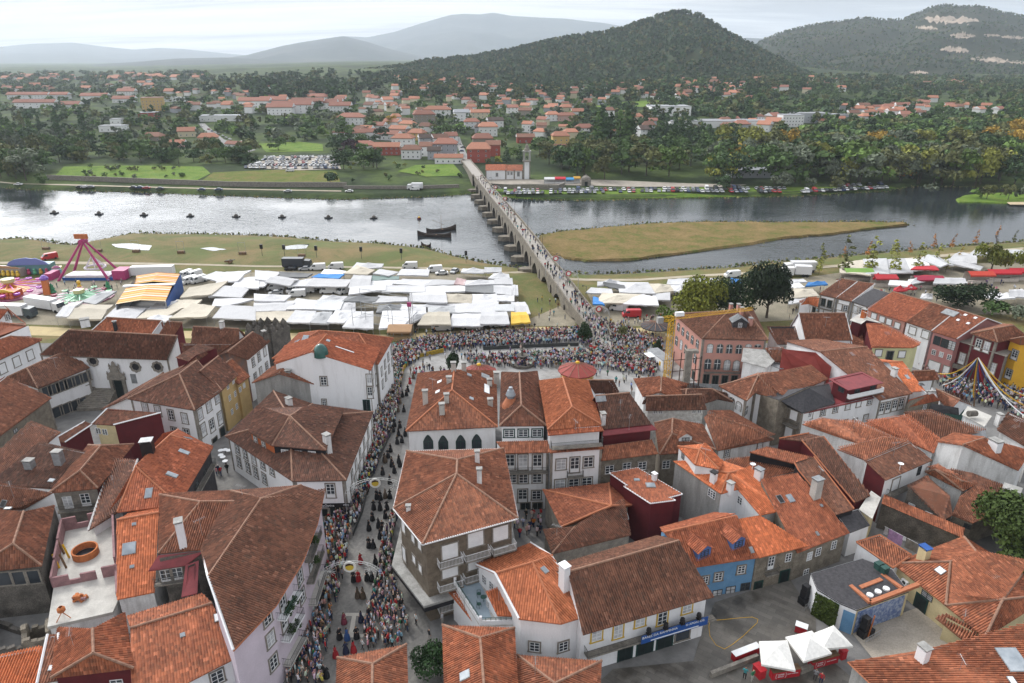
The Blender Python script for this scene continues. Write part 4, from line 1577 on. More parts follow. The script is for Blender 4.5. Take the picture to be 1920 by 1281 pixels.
H('small brown roof next to the maypole crowd','gable',[(850,620),N_,N_,(1045,605)],[(850,545),(1010,540)],4.5,6,'tile_mid')
s=None
s=H('brown roof with two white skylights at the right edge below the maypole','shed',[(1480,985),(1760,1150),(1760,940),(1560,850)],ze=6.2,zr=8.4,roof='tile_brown',wall='white_dirty',trim=None)
s.skylight((1622,912),0.9,0.9,'frame_white')
s.skylight((1620,965),0.9,0.9,'frame_white')
s.chimney((1485,930),0.8,1.4)
H('long low brown roof stretching to the edge of the maypole crowd','gable',[(1060,775),N_,N_,(1290,800)],[(1020,680),(1200,760)],4.6,6,'tile_brown')
s=H('white rooftop terrace with water tanks behind the brown roofs','flat',[(1215,870,7),(1385,960,7),(1440,880,7),(1260,805,7)],ze=7,roof='concrete_pale',wall='white_dirty',trim=None)
s.windows('w',0.5,0.7,[(1392,962)])
m_=MB()
q_=P((1290,885),7.3)
m_.tube(q_-Vector((0.7,0,-0.5)),q_+Vector((0.7,0.2,0.5)),0.5,12)
m_.build('water_tank',[MATS['granite_dark']],s.root)
H('shed covered with green netting among the brown roofs','gable',[(965,830,4.6),N_,N_,(1195,880,4.6)],[(985,785,6),(1190,820,6)],4.6,6,'slate','iron_green',trim=None)
s=H('orange ridged house with a white end wall among the brown roofs','x',[(482,930,7.0),(1005,1160,5.4),(1050,1050,6.4),(800,885,7.6)],[(715,878,8.2)],6,8,'tile_red','white_dirty',faces=[(0,1,2,3,4)],outline=[0,1,2,3,4],trim=None,ov=0.2)
H('broad dark brown roof with a ribbed sheet patch right of the orange ridge','x',[(800,885,7.0),(1045,1048,5.6),(1395,1000,6.4),(1160,905,7.6),(975,842,8.0),(780,850,7.8)],[],6,8,'tile_brown','white_dirty',faces=[(0,1,2,3,4,5)],outline=[0,1,2,3,4,5],trim=None,ov=0.2,sk=[((1315,1005),3.0,1.6,'zinc')])
s=H('house with a soot streaked white gable and a single white chimney at the right','x',[(1028,1072,7.4),(1222,1100,9),(1640,1290,5.6),(1720,1150,6),(1388,1045,9),(1158,1005,7.4)],[],6,8.6,'tile_mid','white_dirty',faces=[(0,1,4,5),(1,2,3,4)],outline=[0,1,2,3,4,5],trim=None,ov=0.15)
s.chimney((1450,1145),1.5,1.7,'white')
zone(1180,780,4.571)
s=H('brown hip roof with fluted tiles right of the white baroque house','x',[(1482,72,6.5),(2120,290,6.0),(2400,235,6.4),(1960,60,6.8),(1650,10,7.6)],[(1720,30,7.8)],6,8,'tile_mid','white_dirty',faces=[(0,1,2,3,4)],outline=[0,1,2,3,4],trim=None,ov=0.2)
zone(0,800,2.6625)
H('wide brown roof sloping to the left edge behind the two grey chimneys','shed',[(-200,300),(60,235),(303,27),(160,-15)],ze=5.4,zr=7.8,roof='tile_brown',trim=None)
s=H('brown roofed house with two square grey chimneys','shed',[(-60,290),(285,312),(440,128),(200,80)],ze=6.0,zr=8.0,roof='tile_old',trim=None)
s.chimney((152,205),1.2,1.1,'zinc')
s.chimney((300,185),1.2,1.9,'zinc')
s.skylight((258,270),0.9,0.6)
s=H('house with two white balcony doors under a light brown hip roof','hip',[(246,332),(490,308),(668,88),(440,92)],[(400,220),(502,98)],7.4,9.4,'tile_brown','granite',wm={1:'maroon'},trim=None)
s.windows('d',1.25,2.0,[(340,378),(428,364)])
s.windows('w',0.9,1.2,[(526,290)])
s.balcony((275,418),(500,398),0.7,solid=None)
H('narrow brown lean-to roof with a white verge left of the orange hip roof','shed',[(440,520),(592,425),(688,165),(560,165)],ze=5.6,zr=7.6,roof='tile_old',trim=None,verge='white_dirty')
s=H('house with a big orange hip roof and a boxed air unit on its ridge','hip',[(586,428),(892,392),(1062,106),(890,15)],[(678,200),(848,44)],8.0,11,'tile_red','slate',rc='ridge_new',trim=None)
for q in[((918,128),0.8,1.5),((858,242),0.8,1.5),((940,60),0.8,1.3),((743,333),0.9,1.5)]:
 s.skylight(*q)
s.chimney((740,118),1.5,1.4,'black_plastic','zinc')
s.windows('x',1.2,1.5,[(985,300),(1025,235)])
s.balcony((970,325),(1055,190),0.8)
s=H('house with a dark hip roof and arched openings at the left edge','hg',[(-170,735),(208,694),(272,392),(-60,410)],[(66,586),(118,424)],7.2,9.6,'tile_brown','granite_dark',trim=None)
s.windows('o',1.4,1.8,[(20,760),(100,755),(165,750)])
s=H('brown roof with two large blue grey roof windows','shed',[(-60,420),(120,410),(262,330),(-40,275)],ze=6.4,zr=8.4,roof='tile_brown',trim=None)
s.skylight((175,362),2.4,1.4)
s.skylight((18,386),0.8,1.0,'black_plastic')
s.skylight((40,410),0.9,0.5,'frame_white')
H('house under a narrow bright orange roof next to the building site','gable',[(584,864),N_,N_,(772,826)],[(582,468),(792,430)],5.2,9.6,'tile_new','white_dirty',rc='ridge_new',trim=None,sk=[((645,610),1.5,1.6),((670,488),0.5,0.4),((660,700),0.5,0.4)],ov=0.15)
s=H('brown roofed house with a tall white chimney left of the lilac house','x',[(797,340),(790,634),(1012,614),(1052,600,9.4),(1275,312,9.3)],[(1000,376),(1302,374)],9.3,11.5,'tile_brown','white_dirty',faces=[(0,1,5),(1,2,3,6,5),(0,5,6,4)],outline=[0,1,2,3,6,4],trim=None,ov=0.2)
s.chimney((915,590),1.0,3.2,'white')
s.aerial((1010,540))
s.aerial((1215,370))
zone(400,850,2.973)
LH=H('four storey lilac house with plant filled balconies and a long curved brown roof','x',[(112,1100),(348,850),(500,600),(580,390),(617,222),(490,178,10.6),(100,210,10.6),(-62,541,11),(-30,690,13.4)],[(265,255,13.6)],10.6,13.6,'tile_brown','lilac',faces=[(0,1,2,3,4,9,8),(4,5,9),(5,6,9),(6,7,8,9)],outline=[0,1,2,3,4,5,6,7,8],trim=None,ov=[0.55,0.55,0.55,0.55,0.4,0.3,0.2,0.2,0.1],wm={8:'lilac'},gutter='ridge_new',verge='white')
LH.windows('s',1.1,1.7,[(300,915),(318,1035),(335,1165),(482,690),(495,795)])
LH.windows('d',1.2,2.1,[(385,830),(395,940),(540,510),(540,610)])
LH.balcony((350,905),(452,790),1.0,rail='iron_green',slab='white')
LH.balcony((372,1020),(468,920),1.0,rail='iron',slab='white')
LH.balcony((502,565),(572,480),0.9,rail='iron')
LH.balcony((512,680),(586,590),0.9,rail='iron')
LH.balcony((524,800),(600,700),1.0,slab='concrete_pale')
LH.balcony((384,1160),(478,1040),1.0,slab='concrete_pale')
zone(0,800,2.6625)
s=H('narrow passage house under red corrugated sheets','shed',[(740,720),(926,692),(1016,622),(790,642)],ze=8.1,zr=9.15,roof='red_sheet',wall='granite_dark',trim=None,ov=0.6)
s.windows('d',1.2,1.8,[(885,735),(830,745)])
s.balcony((775,780),(920,760),0.6)
s2=sub(s,'','shed',[(905,850),(985,832),(992,668),(926,692)],ze=6.6,zr=8.3,roof='red_sheet',wall='granite_dark')
s=H('brown gable roof with a long ridge at the bottom edge left of the lilac house','gable',[(632,945,6.8),(660,1420,5.4),(1172,1158,5.8),(1010,832,6.8)],[(650,1008,7.5),(1060,882,7.5)],6,7.5,'tile_mid','white',trim=None,ov=0.3)
s.windows('s',1.2,1.6,[(1085,1250)])
s.skylight((912,1042),0.5,0.5)
s.skylight((1085,955),0.6,1.0,'frame_white')
s=H('brown hip roof with pale mortared ridges at the bottom left','hg',[(255,1255,6.6),(668,1206,6.8),(622,925,6.8),(290,1000,6.6)],[(466,1132),(462,1008)],6.8,8.8,'tile_mid','maroon',trim=None)
s.windows('w',1.2,1.2,[(585,1285)])
H('narrow strip of roof with a white parapet and one skylight at the bottom left','shed',[(185,1285),(300,1265),(292,1034),(238,1040)],ze=5.6,zr=6.8,roof='tile_brown',trim=None,verge='white',sk=[((268,1205),0.9,0.6,'frame_white')])
H('plain orange roof filling the very bottom left corner','shed',[(-80,1330),(195,1330),(212,1096),(-40,1145)],ze=4.6,zr=6.0,roof='tile_new',trim=None)
zone(400,850,2.973)
H('brown hip roof at the bottom edge of the parade street','x',[(690,1140),(682,1400),(1088,1400),(1077,1066)],[(888,1176),(884,1400)],5.2,7.0,'tile_mid',faces=[(0,1,5,4),(3,4,5,2),(0,4,3)],outline=[0,1,5,2,3],trim=None)
zone(820,850,2.973)
H('brown hip roof with a pale ridge at the bottom edge below the white terrace house','x',[(28,958),(42,1400),(448,1400),(430,974)],[(240,1032),(268,1400)],5.4,7.4,'tile_mid',faces=[(0,1,5,4),(3,4,5,2),(0,4,3)],outline=[0,1,5,2,3],trim=None,sk=[((155,1240),1.0,1.1)])
s=H('low brown hip roof at the bottom edge under the white terrace house','x',[(444,1124),(446,1420),(900,1420),(916,1158)],[(655,1285),(650,1420)],4.4,6.0,'tile_mid',faces=[(0,1,5,4),(3,4,5,2),(0,4,3)],outline=[0,1,5,2,3],trim=None)
s.aerial((545,1240))
TH=H('white corner house with a fresh orange roof, white chimney and a roof terrace','x',[(213,622),(322,670,8.6),(455,924),(690,952),(828,910),(636,572,8.8),(520,500)],[(530,610,9.2)],6.9,9,'tile_new','white',faces=[(0,1,7,5,6),(1,2,3,7),(7,3,4,5)],outline=[0,1,2,3,4,5,6],rc='ridge_new',trim=None,ov=0.25,verge='white')
TH.windows('s',1.15,1.3,[(542,1078),(702,1076)])
TH.windows('w',0.9,1.2,[(262,705),(302,740)])
TH.skylight((598,652),0.6,0.9)
TH.chimney((705,755),1.0,3.0,'white','white')
zt=4.4
s2=sub(TH,'','flat',[(92,735,zt),(240,965,zt),(470,955,zt),(330,690,zt),(215,672,zt)],ze=zt,roof='concrete_pale',wall='white',ov=0.02)
tp=[P(q,zt)for q in[(100,738),(242,955),(440,950)]]
for a_,b_ in zip(tp,tp[1:]):
 m_=MB()
 d_=b_-a_
 m_.box(((a_.x+b_.x)/2,(a_.y+b_.y)/2,zt),(d_.length,0.18,0.55),math.atan2(d_.y,d_.x))
 m_.build('parapet',[MATS['white']],TH.root)
 m_=MB()
 u_=Vector((0,0,0.95))
 m_.tube(a_+u_,b_+u_,0.035,4)
 u_=Vector((0,0,0.75))
 m_.tube(a_+u_,b_+u_,0.025,4)
 for k in range(8):
  c_=a_.lerp(b_,k/7)
  m_.tube(c_+Vector((0,0,0.5)),c_+Vector((0,0,0.97)),0.03,4)
 m_.build('railing',[MATS['iron_green']],TH.root)
for q in tp:
 m_=MB()
 m_.box((q.x,q.y,zt),(0.3,0.3,1.15))
 m_.build('terrace_post',[MATS['white']],TH.root)
s2=sub(TH,'','shed',[(335,905),(432,908),(338,748),(270,770)],ze=5.4,zr=6.5,roof='tile_new',wall='white',ov=0.1)
s2.windows('w',0.8,1.0,[(283,840)])
s2=sub(TH,'','shed',[(215,962),(235,972),(100,765),(60,770)],ze=3.0,zr=3.9,roof='tile_new',wall='white',ov=0.5)
s2.windows('w',0.9,1.6,[(140,915),(185,960)])
WH=H('long white warehouse with yellow window frames, balcony and a huge brown roof','gable',[(812,1012),N_,N_,(1543,799)],[(730,662),(1346,489)],6.5,10.2,'tile_brown','white',trim=None,ov=[0.1,0.7,0.1,0.9],name='warehouse',cat='warehouse')
WH.windows('y',1.2,1.5,[(888,1015),(1130,935),(1392,860)])
WH.windows('y',1.1,2.2,[(1008,985)])
WH.windows('y',1.2,2.2,[(1255,910)])
WH.windows('K',1.6,2.5,[(1045,1130)])
WH.windows('K',1.9,2.6,[(1155,1095),(1265,1062)])
WH.windows('o',1.8,1.6,[(1366,1010)])
WH.balcony((818,1105),(1530,900),0.9,slab='granite')
H('orange hip roof filling the courtyard below the stone framed facades','x',[(588,205),(690,412),(1082,290),(956,166)],[(970,294,7.4)],5.4,7.4,'tile_red','granite',faces=[(0,1,4),(1,2,4),(2,3,4),(3,0,4)],trim=None,rc='ridge_new')
s=H('dark brown hip roof between the courtyard and the long warehouse','x',[(588,422),(640,560),(1080,455),(1000,300),(960,300,6.6)],[(770,408,6.6)],5.0,6.6,'tile_old','granite',faces=[(0,1,5),(1,2,3,4,5)],outline=[0,1,2,3,4,5],trim=None,ov=0.2)
s.skylight((1045,352),0.9,1.3,'black_plastic')
s=H('box shaped maroon house with a flat tilted orange roof','x',[(1040,182),(1060,178),(960,108),(1116,80),(1366,226),(1290,246),(1328,260),(1188,278)],[],7.6,8,'tile_red','maroon',faces=[(2,1,0,7,6,5,4,3)],outline=[2,1,0,7,6,5,4,3],trim=None,ov=0.08,gutter='frame_white')
s.chimney((1208,150),0.6,0.9,'white','white')
s.skylight((1112,150),0.8,0.6)
s.skylight((1188,180),1.3,1.1)
zone(1180,780,4.571)
s=H('white and cement house with a stepped salmon roof above the blue house','x',[(375,385,8.4),(785,668,7.6),(930,628,8.0),(1120,850,6.8),(1330,810,6.8),(1020,455,8.4),(800,380,9.2)],[(850,492,9.4),(580,440,8.6)],8,9,'tile_new','cement',faces=[(0,1,7,8),(1,2,7),(2,3,4,5,7),(7,5,6,8),(8,6,0)],outline=[0,1,2,3,4,5,6],trim=None,ov=0.12,rc='ridge_new',wm={1:'white',2:'white'},base=0)
s.windows('w',0.9,1.2,[(697,660),(716,675),(948,725)])
s.chimney((720,545),0.8,1.0,'white','black_plastic')
s.chimney((860,640),0.8,1.1,'white')
s.chimney((1100,565),1.0,1.9,'white','zinc')
s.dish((1050,475))
s2=sub(s,'','x',[(413,262),(562,418),(770,458),(806,400),(640,240)],[(602,292,10.6)],9.7,10.8,'tile_new','white',faces=[(0,1,5),(1,2,5),(2,3,4,5),(4,0,5)],outline=[0,1,2,3,4],rc='ridge_new',ov=0.15,base=7.4)
s2.windows('x',0.8,0.9,[(460,345)])
s=H('blue painted house with two blue dormers in its orange roof','gable',[(545,1300,5.4),N_,N_,(1115,1212,5.4)],[(300,1000,8.2),(915,860,8.2)],5.4,8.2,'tile_red','sky_blue',rc='ridge_new',trim=None,ov=[0.05,0.5,0.05,0.5])
s.dormer((585,1235),(695,1185),1.35,3.4,'dormer_blue','tile_red',('x',1.2,0.9,1),True)
s.dormer((880,1150),(985,1110),1.35,3.6,'dormer_blue','tile_red',('x',1.2,0.9,1),True)
s.skylight((1045,1150),0.5,0.8,'zinc')
BH=s
zone(1200,1000,4.5575)
BH.windows('s',1.0,1.25,[(670,370),(865,310)])
BH.windows('s',0.8,1.25,[(557,400)])
BH.windows('x',1.3,2.3,[(655,545),(768,515),(893,485)])
zone(1180,780,4.571)
s=H('narrow salmon roofed house of rough granite with a small iron balcony','x',[(1115,1215),(1535,1112),(1120,850,8.1),(925,885,8.1)],[],5.5,8.2,'tile_new','stone_block',faces=[(0,1,2,3)],trim=None,ov=[0.5,0.05,0.05,0.05],rc='ridge_new')
GH=s
s=H('orange roofed granite house with roof lights and a tall pale chimney','x',[(1440,1175,4.8),(1890,1000,5.0),(1440,488,9.0),(1128,545,9.0)],[],5.2,9,'tile_red','stone_block',faces=[(0,1,2,3)],trim=None,ov=[0.5,0.05,0.05,0.05])
s.chimney((1590,690),1.2,2.6,'concrete_pale','zinc')
s.skylight((1292,715),0.8,1.2,'black_plastic')
s.skylight((1378,708),0.9,1.2)
s.skylight((1610,1010),0.4,0.6,'zinc')
s.skylight((1645,770),0.4,0.4,'zinc')
OH=s
zone(1200,1000,4.5575)
GH.windows('d',0.95,2.0,[(1118,252)])
GH.windows('w',0.95,1.3,[(1267,206)])
GH.windows('K',1.2,2.3,[(1228,382)])
GH.windows('K',1.0,2.0,[(1005,470)])
GH.balcony((1060,345),(1165,318),0.6)
OH.windows('w',0.95,1.3,[(1448,196),(1522,158),(1655,100)])
OH.windows('w',0.9,1.2,[(1416,338)])
zone(1180,780,4.571)
H('brown slope behind the tall pale chimney with an orange verge','x',[(1450,470,8.6),(1760,850,5.6),(1925,800,5.8),(1580,352,9.2),(1415,402,9.2)],[],6,9,'tile_brown','slate_black',faces=[(0,1,2,3,4)],trim=None,ov=0.1,verge='ridge_new')
H('weathered low roof with a dark plank side below the maroon party wall','x',[(1030,310,7.6),(1405,408,7.6),(1570,352,8.0),(1180,262,8.0)],[],7.6,8,'tile_mid','slate_black',faces=[(0,1,2,3)],trim=None,ov=0.06)
H('low roof behind the salmon roofed house beside the satellite dish','x',[(810,380,5.2),(1130,545,5.2),(1440,480,6.4),(1030,345,6.4)],[],5.2,6,'tile_mid','white_dirty',faces=[(0,1,2,3)],trim=None,ov=0.05)
s=H('long brown slope with an orange verge and a maroon party wall','x',[(1285,196,9.0),(1480,216,9.2),(1600,352,8.2),(1930,745,5.6),(2060,690,5.6),(1665,180,9.8),(1540,150,9.8)],[],6,9,'tile_old','maroon',faces=[(0,1,5,6),(1,2,3,4,5)],outline=[0,1,2,3,4,5,6],trim=None,ov=0.1,verge='ridge_new')
s.skylight((1770,418),0.7,1.2)
s.skylight((1600,250),0.8,0.9)
zone(1500,780,4.571)
H('old brown roof leaning against the maroon party wall','x',[(320,285,6.4),(560,380,6.4),(940,215,7.2),(720,175,7.6),(430,290,7.2)],[],6.4,7,'tile_mid','white_dirty',faces=[(0,1,2,3)],outline=[0,1,2,3],trim=None,ov=0.05)
s=H('white upper house with sliding panels under a square brown roof and a satellite dish','x',[(552,380,8.4),(735,552,7.4),(1135,380,7.4),(940,218,8.4)],[],7.4,8.4,'tile_brown','white',faces=[(0,1,2,3)],trim=None,ov=0.3,wm={0:'maroon'})
s.windows('b',1.6,1.9,[(815,585)])
s.windows('x',0.9,1.5,[(1020,470)])
s.aerial((800,340))
s.balcony((730,690),(1070,510),0.8)
s.dish((850,470))
s=H('cream walled house end with a blue capped vent behind the orange roof','flat',[(505,800,5.4),(620,880,5.4),(695,700,5.6),(610,640,5.6)],ze=5.4,roof='concrete_pale',wall='cream',trim=None)
s=H('brown roofed house with a soot blackened gable and two small windows','x',[(925,590,6.6),(1228,895,3.6),(1308,850,4.0),(1285,680,5.8),(1085,510,6.8)],[],5,6.6,'tile_old','granite_dark',faces=[(0,1,2,3,4)],trim=None,ov=0.1)
s.windows('w',0.9,0.9,[(955,775),(1100,848)])
s=H('low outbuilding with small windows under a rippled orange brown roof','hip',[(1075,480,5.6),(1400,645,5.2),(1495,585,5.2),(1180,415,5.8)],[(1160,462,6.5),(1385,560,6.2)],5.2,6.3,'tile_mid','white_dirty',trim=None)
s.windows('w',0.8,0.7,[(1240,598)])
H('uneven dark roof with pale cement ridges below the soot streaked gable','x',[(1270,455,6.0),(1460,600,5.2),(1730,690,4.6),(1860,640,5.0),(1480,480,6.4)],[],5,6,'tile_old','white_dirty',faces=[(0,1,2,3,4)],trim=None,ov=0.1)
s=H('stone walled house with a brown lean roof and a fat grey chimney at the right','x',[(1300,845,3.8),(1480,920,3.6),(1890,740,4.4),(1500,600,5.6),(1370,690,5.0)],[],4,5.6,'tile_brown','stone_block',faces=[(0,1,2,3,4)],trim=None,ov=0.1)
s.chimney((1785,730),2.0,1.9,'cement')
s.skylight((1505,700),0.7,0.6,'frame_white')
s.skylight((1600,835),0.7,0.6,'frame_white')
s.windows('x',0.9,0.8,[(1435,945)])
H('small slate roofed outbuilding behind the orange roof with roof lights','x',[(430,1000,4.0),(600,935,4.2),(500,795,5.2),(310,850,5.0)],[],4,5,'slate','white',faces=[(0,1,2,3)],trim=None,ov=0.1)
a_,b_=(P((700,745),4.2),P((1395,1040),2.8))
t=thing('garden_wall','soot dark stone garden wall with a red tile coping above the washing line','wall',None,(a_+b_)/2-Vector((0,0,3.5)))
m_=MB()
d_=(b_-a_).normalized()
n_=Vector((d_.y,-d_.x,0))
n_=n_ if n_.y<0 else-n_
for p_,q_ in((a_,b_),):
 lo=Vector((0,0,1))
 A,B=(Vector((p_.x,p_.y,-0.3)),Vector((q_.x,q_.y,-0.3)))
 w_=n_*-0.5
 m_.face([A,B,q_,p_])
 m_.face([A+w_,p_+w_,q_+w_,B+w_])
 m_.face([p_,q_,q_+w_,p_+w_])
 m_.face([A,p_,p_+w_,A+w_])
 m_.face([B,B+w_,q_+w_,q_])
m_.build('wall',[MATS['granite_dark']],t)
m_=MB()
u_=Vector((0,0,0.05))
tile_face(m_,[a_+n_*0.25+u_,b_+n_*0.25+u_,b_-n_*1.3+u_*14,a_-n_*1.3+u_*14])
m_.build('coping',[MATS['tile_mid']],t)
zone(1520,1000,4.5575)
s=H('long low brown roof beside the grey flat roof','x',[(390,78,4.4),(705,300,3.6),(860,190,4.2),(590,18,5.0)],[],4,5,'tile_mid','white',faces=[(0,1,2,3)],trim=None,ov=0.08,verge='ridge_new')
s=H('yellow house with a big brown hip roof, yellow chimney and metal flue','x',[(700,258),(1155,618),(1490,892),(2080,520),(1815,340),(1310,30)],[(1195,245,5.5),(1420,165,5.7),(1640,570,5.2)],3.5,5.5,'tile_mid','cream',faces=[(0,1,6),(1,8,4,7,6),(1,2,8),(2,3,8),(3,4,8),(4,5,7),(5,0,6,7)],outline=[0,1,2,3,4,5],trim=None,ov=0.35)
s.chimney((955,225),1.1,1.7,'cream','blue_paint')
s.chimney((1515,465),1.0,1.7,'zinc','zinc')
s.skylight((1108,322),1.0,0.9,'frame_white')
s.skylight((1645,455),0.9,0.7)
s.skylight((1515,505),0.9,0.6)
s.windows('K',1.4,2.3,[(938,610)])
s.windows('x',1.5,0.8,[(995,535)])
s.ac((815,415))
s2=sub(s,'','x',[(1066,722,2.3),(1330,936,2.2),(1470,895,2.6),(1405,815,3.1),(1162,688,3.2)],[],2.3,3.2,'tile_mid','cream',faces=[(0,1,2,3,4)],ov=0.7)
s=H('brown roof filling the bottom right corner with a white chimney and a large skylight','x',[(318,1098,4.6),(800,1560,4.6),(2250,1600,6.8),(2100,720,6.8),(940,1000,5.6)],[],5,7,'tile_mid','cement',faces=[(0,1,2,3,4)],trim=None,ov=0.3,gutter='ridge_new')
s.chimney((945,1085),1.0,1.6,'white')
s.skylight((1730,1085),3.0,2.0)
s.skylight((1720,1262),0.9,0.6,'frame_white')
s=H('flat roofed bar building with a blue picture tile wall and terracotta parapets','x',[(0,345,3.9),(55,480,3.9),(250,600,3.6),(395,660,3.6),(840,500,3.6),(700,310,3.9),(440,215,4.0)],[],3.8,4,'slate','white',faces=[(0,1,2,3,4,5,6)],outline=[0,1,2,3,4,5,6],trim=None,ov=0.03,wm={3:'cream'})
BARH=s
def slab(host,name,pa,pb,wd,h,mat,z):
 a,b=(P(pa,z),P(pb,z))
 d=b-a
 m=MB()
 m.box(((a.x+b.x)/2,(a.y+b.y)/2,z),(d.length,wd,h),math.atan2(d.y,d.x))
 return m.build(name,[MATS[mat]],host.root)
for pa,pb in(((335,462),(505,605)),((505,605),(915,450)),((780,490),(605,365)),((420,480),(600,410))):
 slab(s,'parapet',pa,pb,0.5,0.4,'ridge_new',3.55)
for k,q in enumerate([(505,535),(575,505),(645,480)]):
 m_=MB()
 c_=P(q,3.7)
 m_.lathe(c_,[(0.38,0),(0.38,0.22),(0.16,0.28),(0,0.3)],14)
 m_.build('roof_vent',[MATS['frame_white']],s.root)
M('bridge_stone',(0.255,0.225,0.18),(0.15,0.132,0.108),0.8,0.9,0.03,5,0.28)
M('deck_stone',(0.36,0.335,0.3),(0.29,0.27,0.245),0.8,0.9,0.02,7,0.15)
M('paving',(0.21,0.205,0.2),(0.155,0.15,0.147),0.6,0.85,0.01,12,0.16)
DZ=[(150,-2.2),(166,-1.2),(185,0.9),(205,1.8),(300,2.3),(380,1.9),(420,0.6),(450,0),(480,0.4)]
BPX=[(1122,618),(1075,560),(1030,500),(995,452),(962,410),(930,372),(900,335),(885,315),(873,300)]
bc=[]
for x,y in BPX:
 z=1
 for _ in range(6):
  q=P0(x,y,z)
  z=pl(DZ,q.y)
 bc.append((q.y,q.x))
def bx(Y):
 return pl(bc,Y)
def bpt(Y,side,z):
 t=Vector((bx(Y+2)-bx(Y-2),4,0)).normalized()
 return Vector((bx(Y)+t.y*side,Y-t.x*side,z))
br=thing('bridge','long medieval stone bridge of pointed arches crossing the river, crowded with walkers','bridge',None,(bx(160),160,-3))
HW=2.5
arch_c=[174.5+15.3*k for k in range(15)]
def opening(Y,k=None):
 for c in arch_c:
  d=abs(Y-c)
  if d<4.7:
   return('a',min(-0.15,pl(DZ,c)-1.7)-2.9*(d/4.7)**1.9+(-0.3 if pl(DZ,c)<1 else 0))
 for c in arch_c:
  d=abs(Y-c-7.65)
  if d<0.85 and Y>176:
   return('n',pl(DZ,Y)-1.6-0.8*(d/0.85)**2)
 return('s',0)
ys=sorted(set([round(150+0.5*k,2)for k in range(0,500)]+[c+s for c in arch_c for s in(-4.7,4.7)]+[c+7.65+s for c in arch_c for s in(-0.85,0.85)]))
wl,intr=(MB(),MB())
for side in(-HW,HW):
 for a,b in zip(ys,ys[1:]):
  if b>392:
   break
  m_=(a+b)/2
  k=opening(m_)[0]
  ta,tb=(pl(DZ,a)-0.02,pl(DZ,b)-0.02)
  if k=='a':
   za,zb_=(opening(a*0.999+m_*0.001)[1],opening(b*0.999+m_*0.001)[1])
   wl.face([bpt(a,side,za),bpt(b,side,zb_),bpt(b,side,tb),bpt(a,side,ta)])
  elif k=='n':
   za,zb_=(opening(a*0.999+m_*0.001)[1],opening(b*0.999+m_*0.001)[1])
   wl.face([bpt(a,side,za),bpt(b,side,zb_),bpt(b,side,tb),bpt(a,side,ta)])
   wl.face([bpt(a,side,-8),bpt(b,side,-8),bpt(b,side,-3.2),bpt(a,side,-3.2)])
  else:
   wl.face([bpt(a,side,-8),bpt(b,side,-8),bpt(b,side,tb),bpt(a,side,ta)])
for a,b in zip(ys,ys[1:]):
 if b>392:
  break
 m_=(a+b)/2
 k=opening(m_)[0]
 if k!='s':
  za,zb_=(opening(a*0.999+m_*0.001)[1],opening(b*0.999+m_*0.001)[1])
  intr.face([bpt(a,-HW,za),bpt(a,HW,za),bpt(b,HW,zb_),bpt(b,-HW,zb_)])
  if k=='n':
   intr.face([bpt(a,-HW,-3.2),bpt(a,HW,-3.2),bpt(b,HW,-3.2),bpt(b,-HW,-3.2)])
for c in arch_c:
 for w_,lo in((4.7,-8),(0.85,-3.2)):
  cc=c if w_>1 else c+7.65
  if w_<1 and cc<176:
   continue
  for s in(-1,1):
   Y=cc+s*w_
   z=opening(cc+s*w_*0.995)[1]
   intr.face([bpt(Y,-HW,lo),bpt(Y,HW,lo),bpt(Y,HW,z),bpt(Y,-HW,z)])
wl.build('spandrel_wall',[MATS['bridge_stone']],br)
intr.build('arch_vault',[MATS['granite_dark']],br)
dk=MB()
rows=[[bpt(Y,-HW,pl(DZ,Y)),bpt(Y,HW,pl(DZ,Y))]for Y in range(150,393,4)]
dk.grid(rows)
dk.build('deck',[MATS['deck_stone']],br)
for side in(-1,1):
 p_=MB()
 Y0=158
 for a in range(Y0,392,4):
  q=[]
  for Y in(a,a+4):
   for s,z in((HW+0.12,-0.1),(HW+0.12,0.95),(HW-0.22,0.95),(HW-0.22,0)):
    q.append(bpt(Y,side*s,pl(DZ,Y)+z))
  for k in range(3):
   p_.face([q[k],q[4+k],q[5+k],q[k+1]])
 p_.build('parapet',[MATS['bridge_stone']],br)
for c in arch_c[2:]:
 Y=c+7.65
 if Y>388:
  continue
 for side in(-1,1):
  m_=MB()
  L=4.4 if side<0 else 3.0
  a,b,c2=(bpt(Y-1.75,side*HW,0),bpt(Y+1.75,side*HW,0),bpt(Y+1.75,side*(HW+L*0.62),0))
  d2,tip=(bpt(Y-1.75,side*(HW+L*0.62),0),bpt(Y,side*(HW+L),0))
  poly=[a,b,c2,tip,d2]
  poly=poly if side>0 else poly[::-1]
  m_.prism(poly,-8,-3.8)
  m_.build('cutwater',[MATS['bridge_stone']],br)
cw=thing('causeway','raised stone approach ramp joining the bridge to the far village','ramp',None,(bx(400),400,-2))
m_=MB()
for a in range(391,476,5):
 za,zb_=[max(pl(DZ,Y),far_z(bx(Y),Y)+0.4)for Y in(a,a+5)]
 w_=3.2
 m_.face([bpt(a,-w_,za),bpt(a,w_,za),bpt(a+5,w_,zb_),bpt(a+5,-w_,zb_)],1)
 for s in(-w_,w_):
  m_.face([bpt(a,s,-5),bpt(a+5,s,-5),bpt(a+5,s,zb_+0.7),bpt(a,s,za+0.7)])
 for s in(-w_,w_):
  m_.face([bpt(a,s,za+0.7),bpt(a+5,s,zb_+0.7),bpt(a+5,s*0.9,zb_+0.7),bpt(a,s*0.9,za+0.7)])
  m_.face([bpt(a,s*0.9,za),bpt(a+5,s*0.9,zb_),bpt(a+5,s*0.9,zb_+0.7),bpt(a,s*0.9,za+0.7)])
m_.build('ramp_wall',[MATS['bridge_stone'],MATS['deck_stone']],cw)
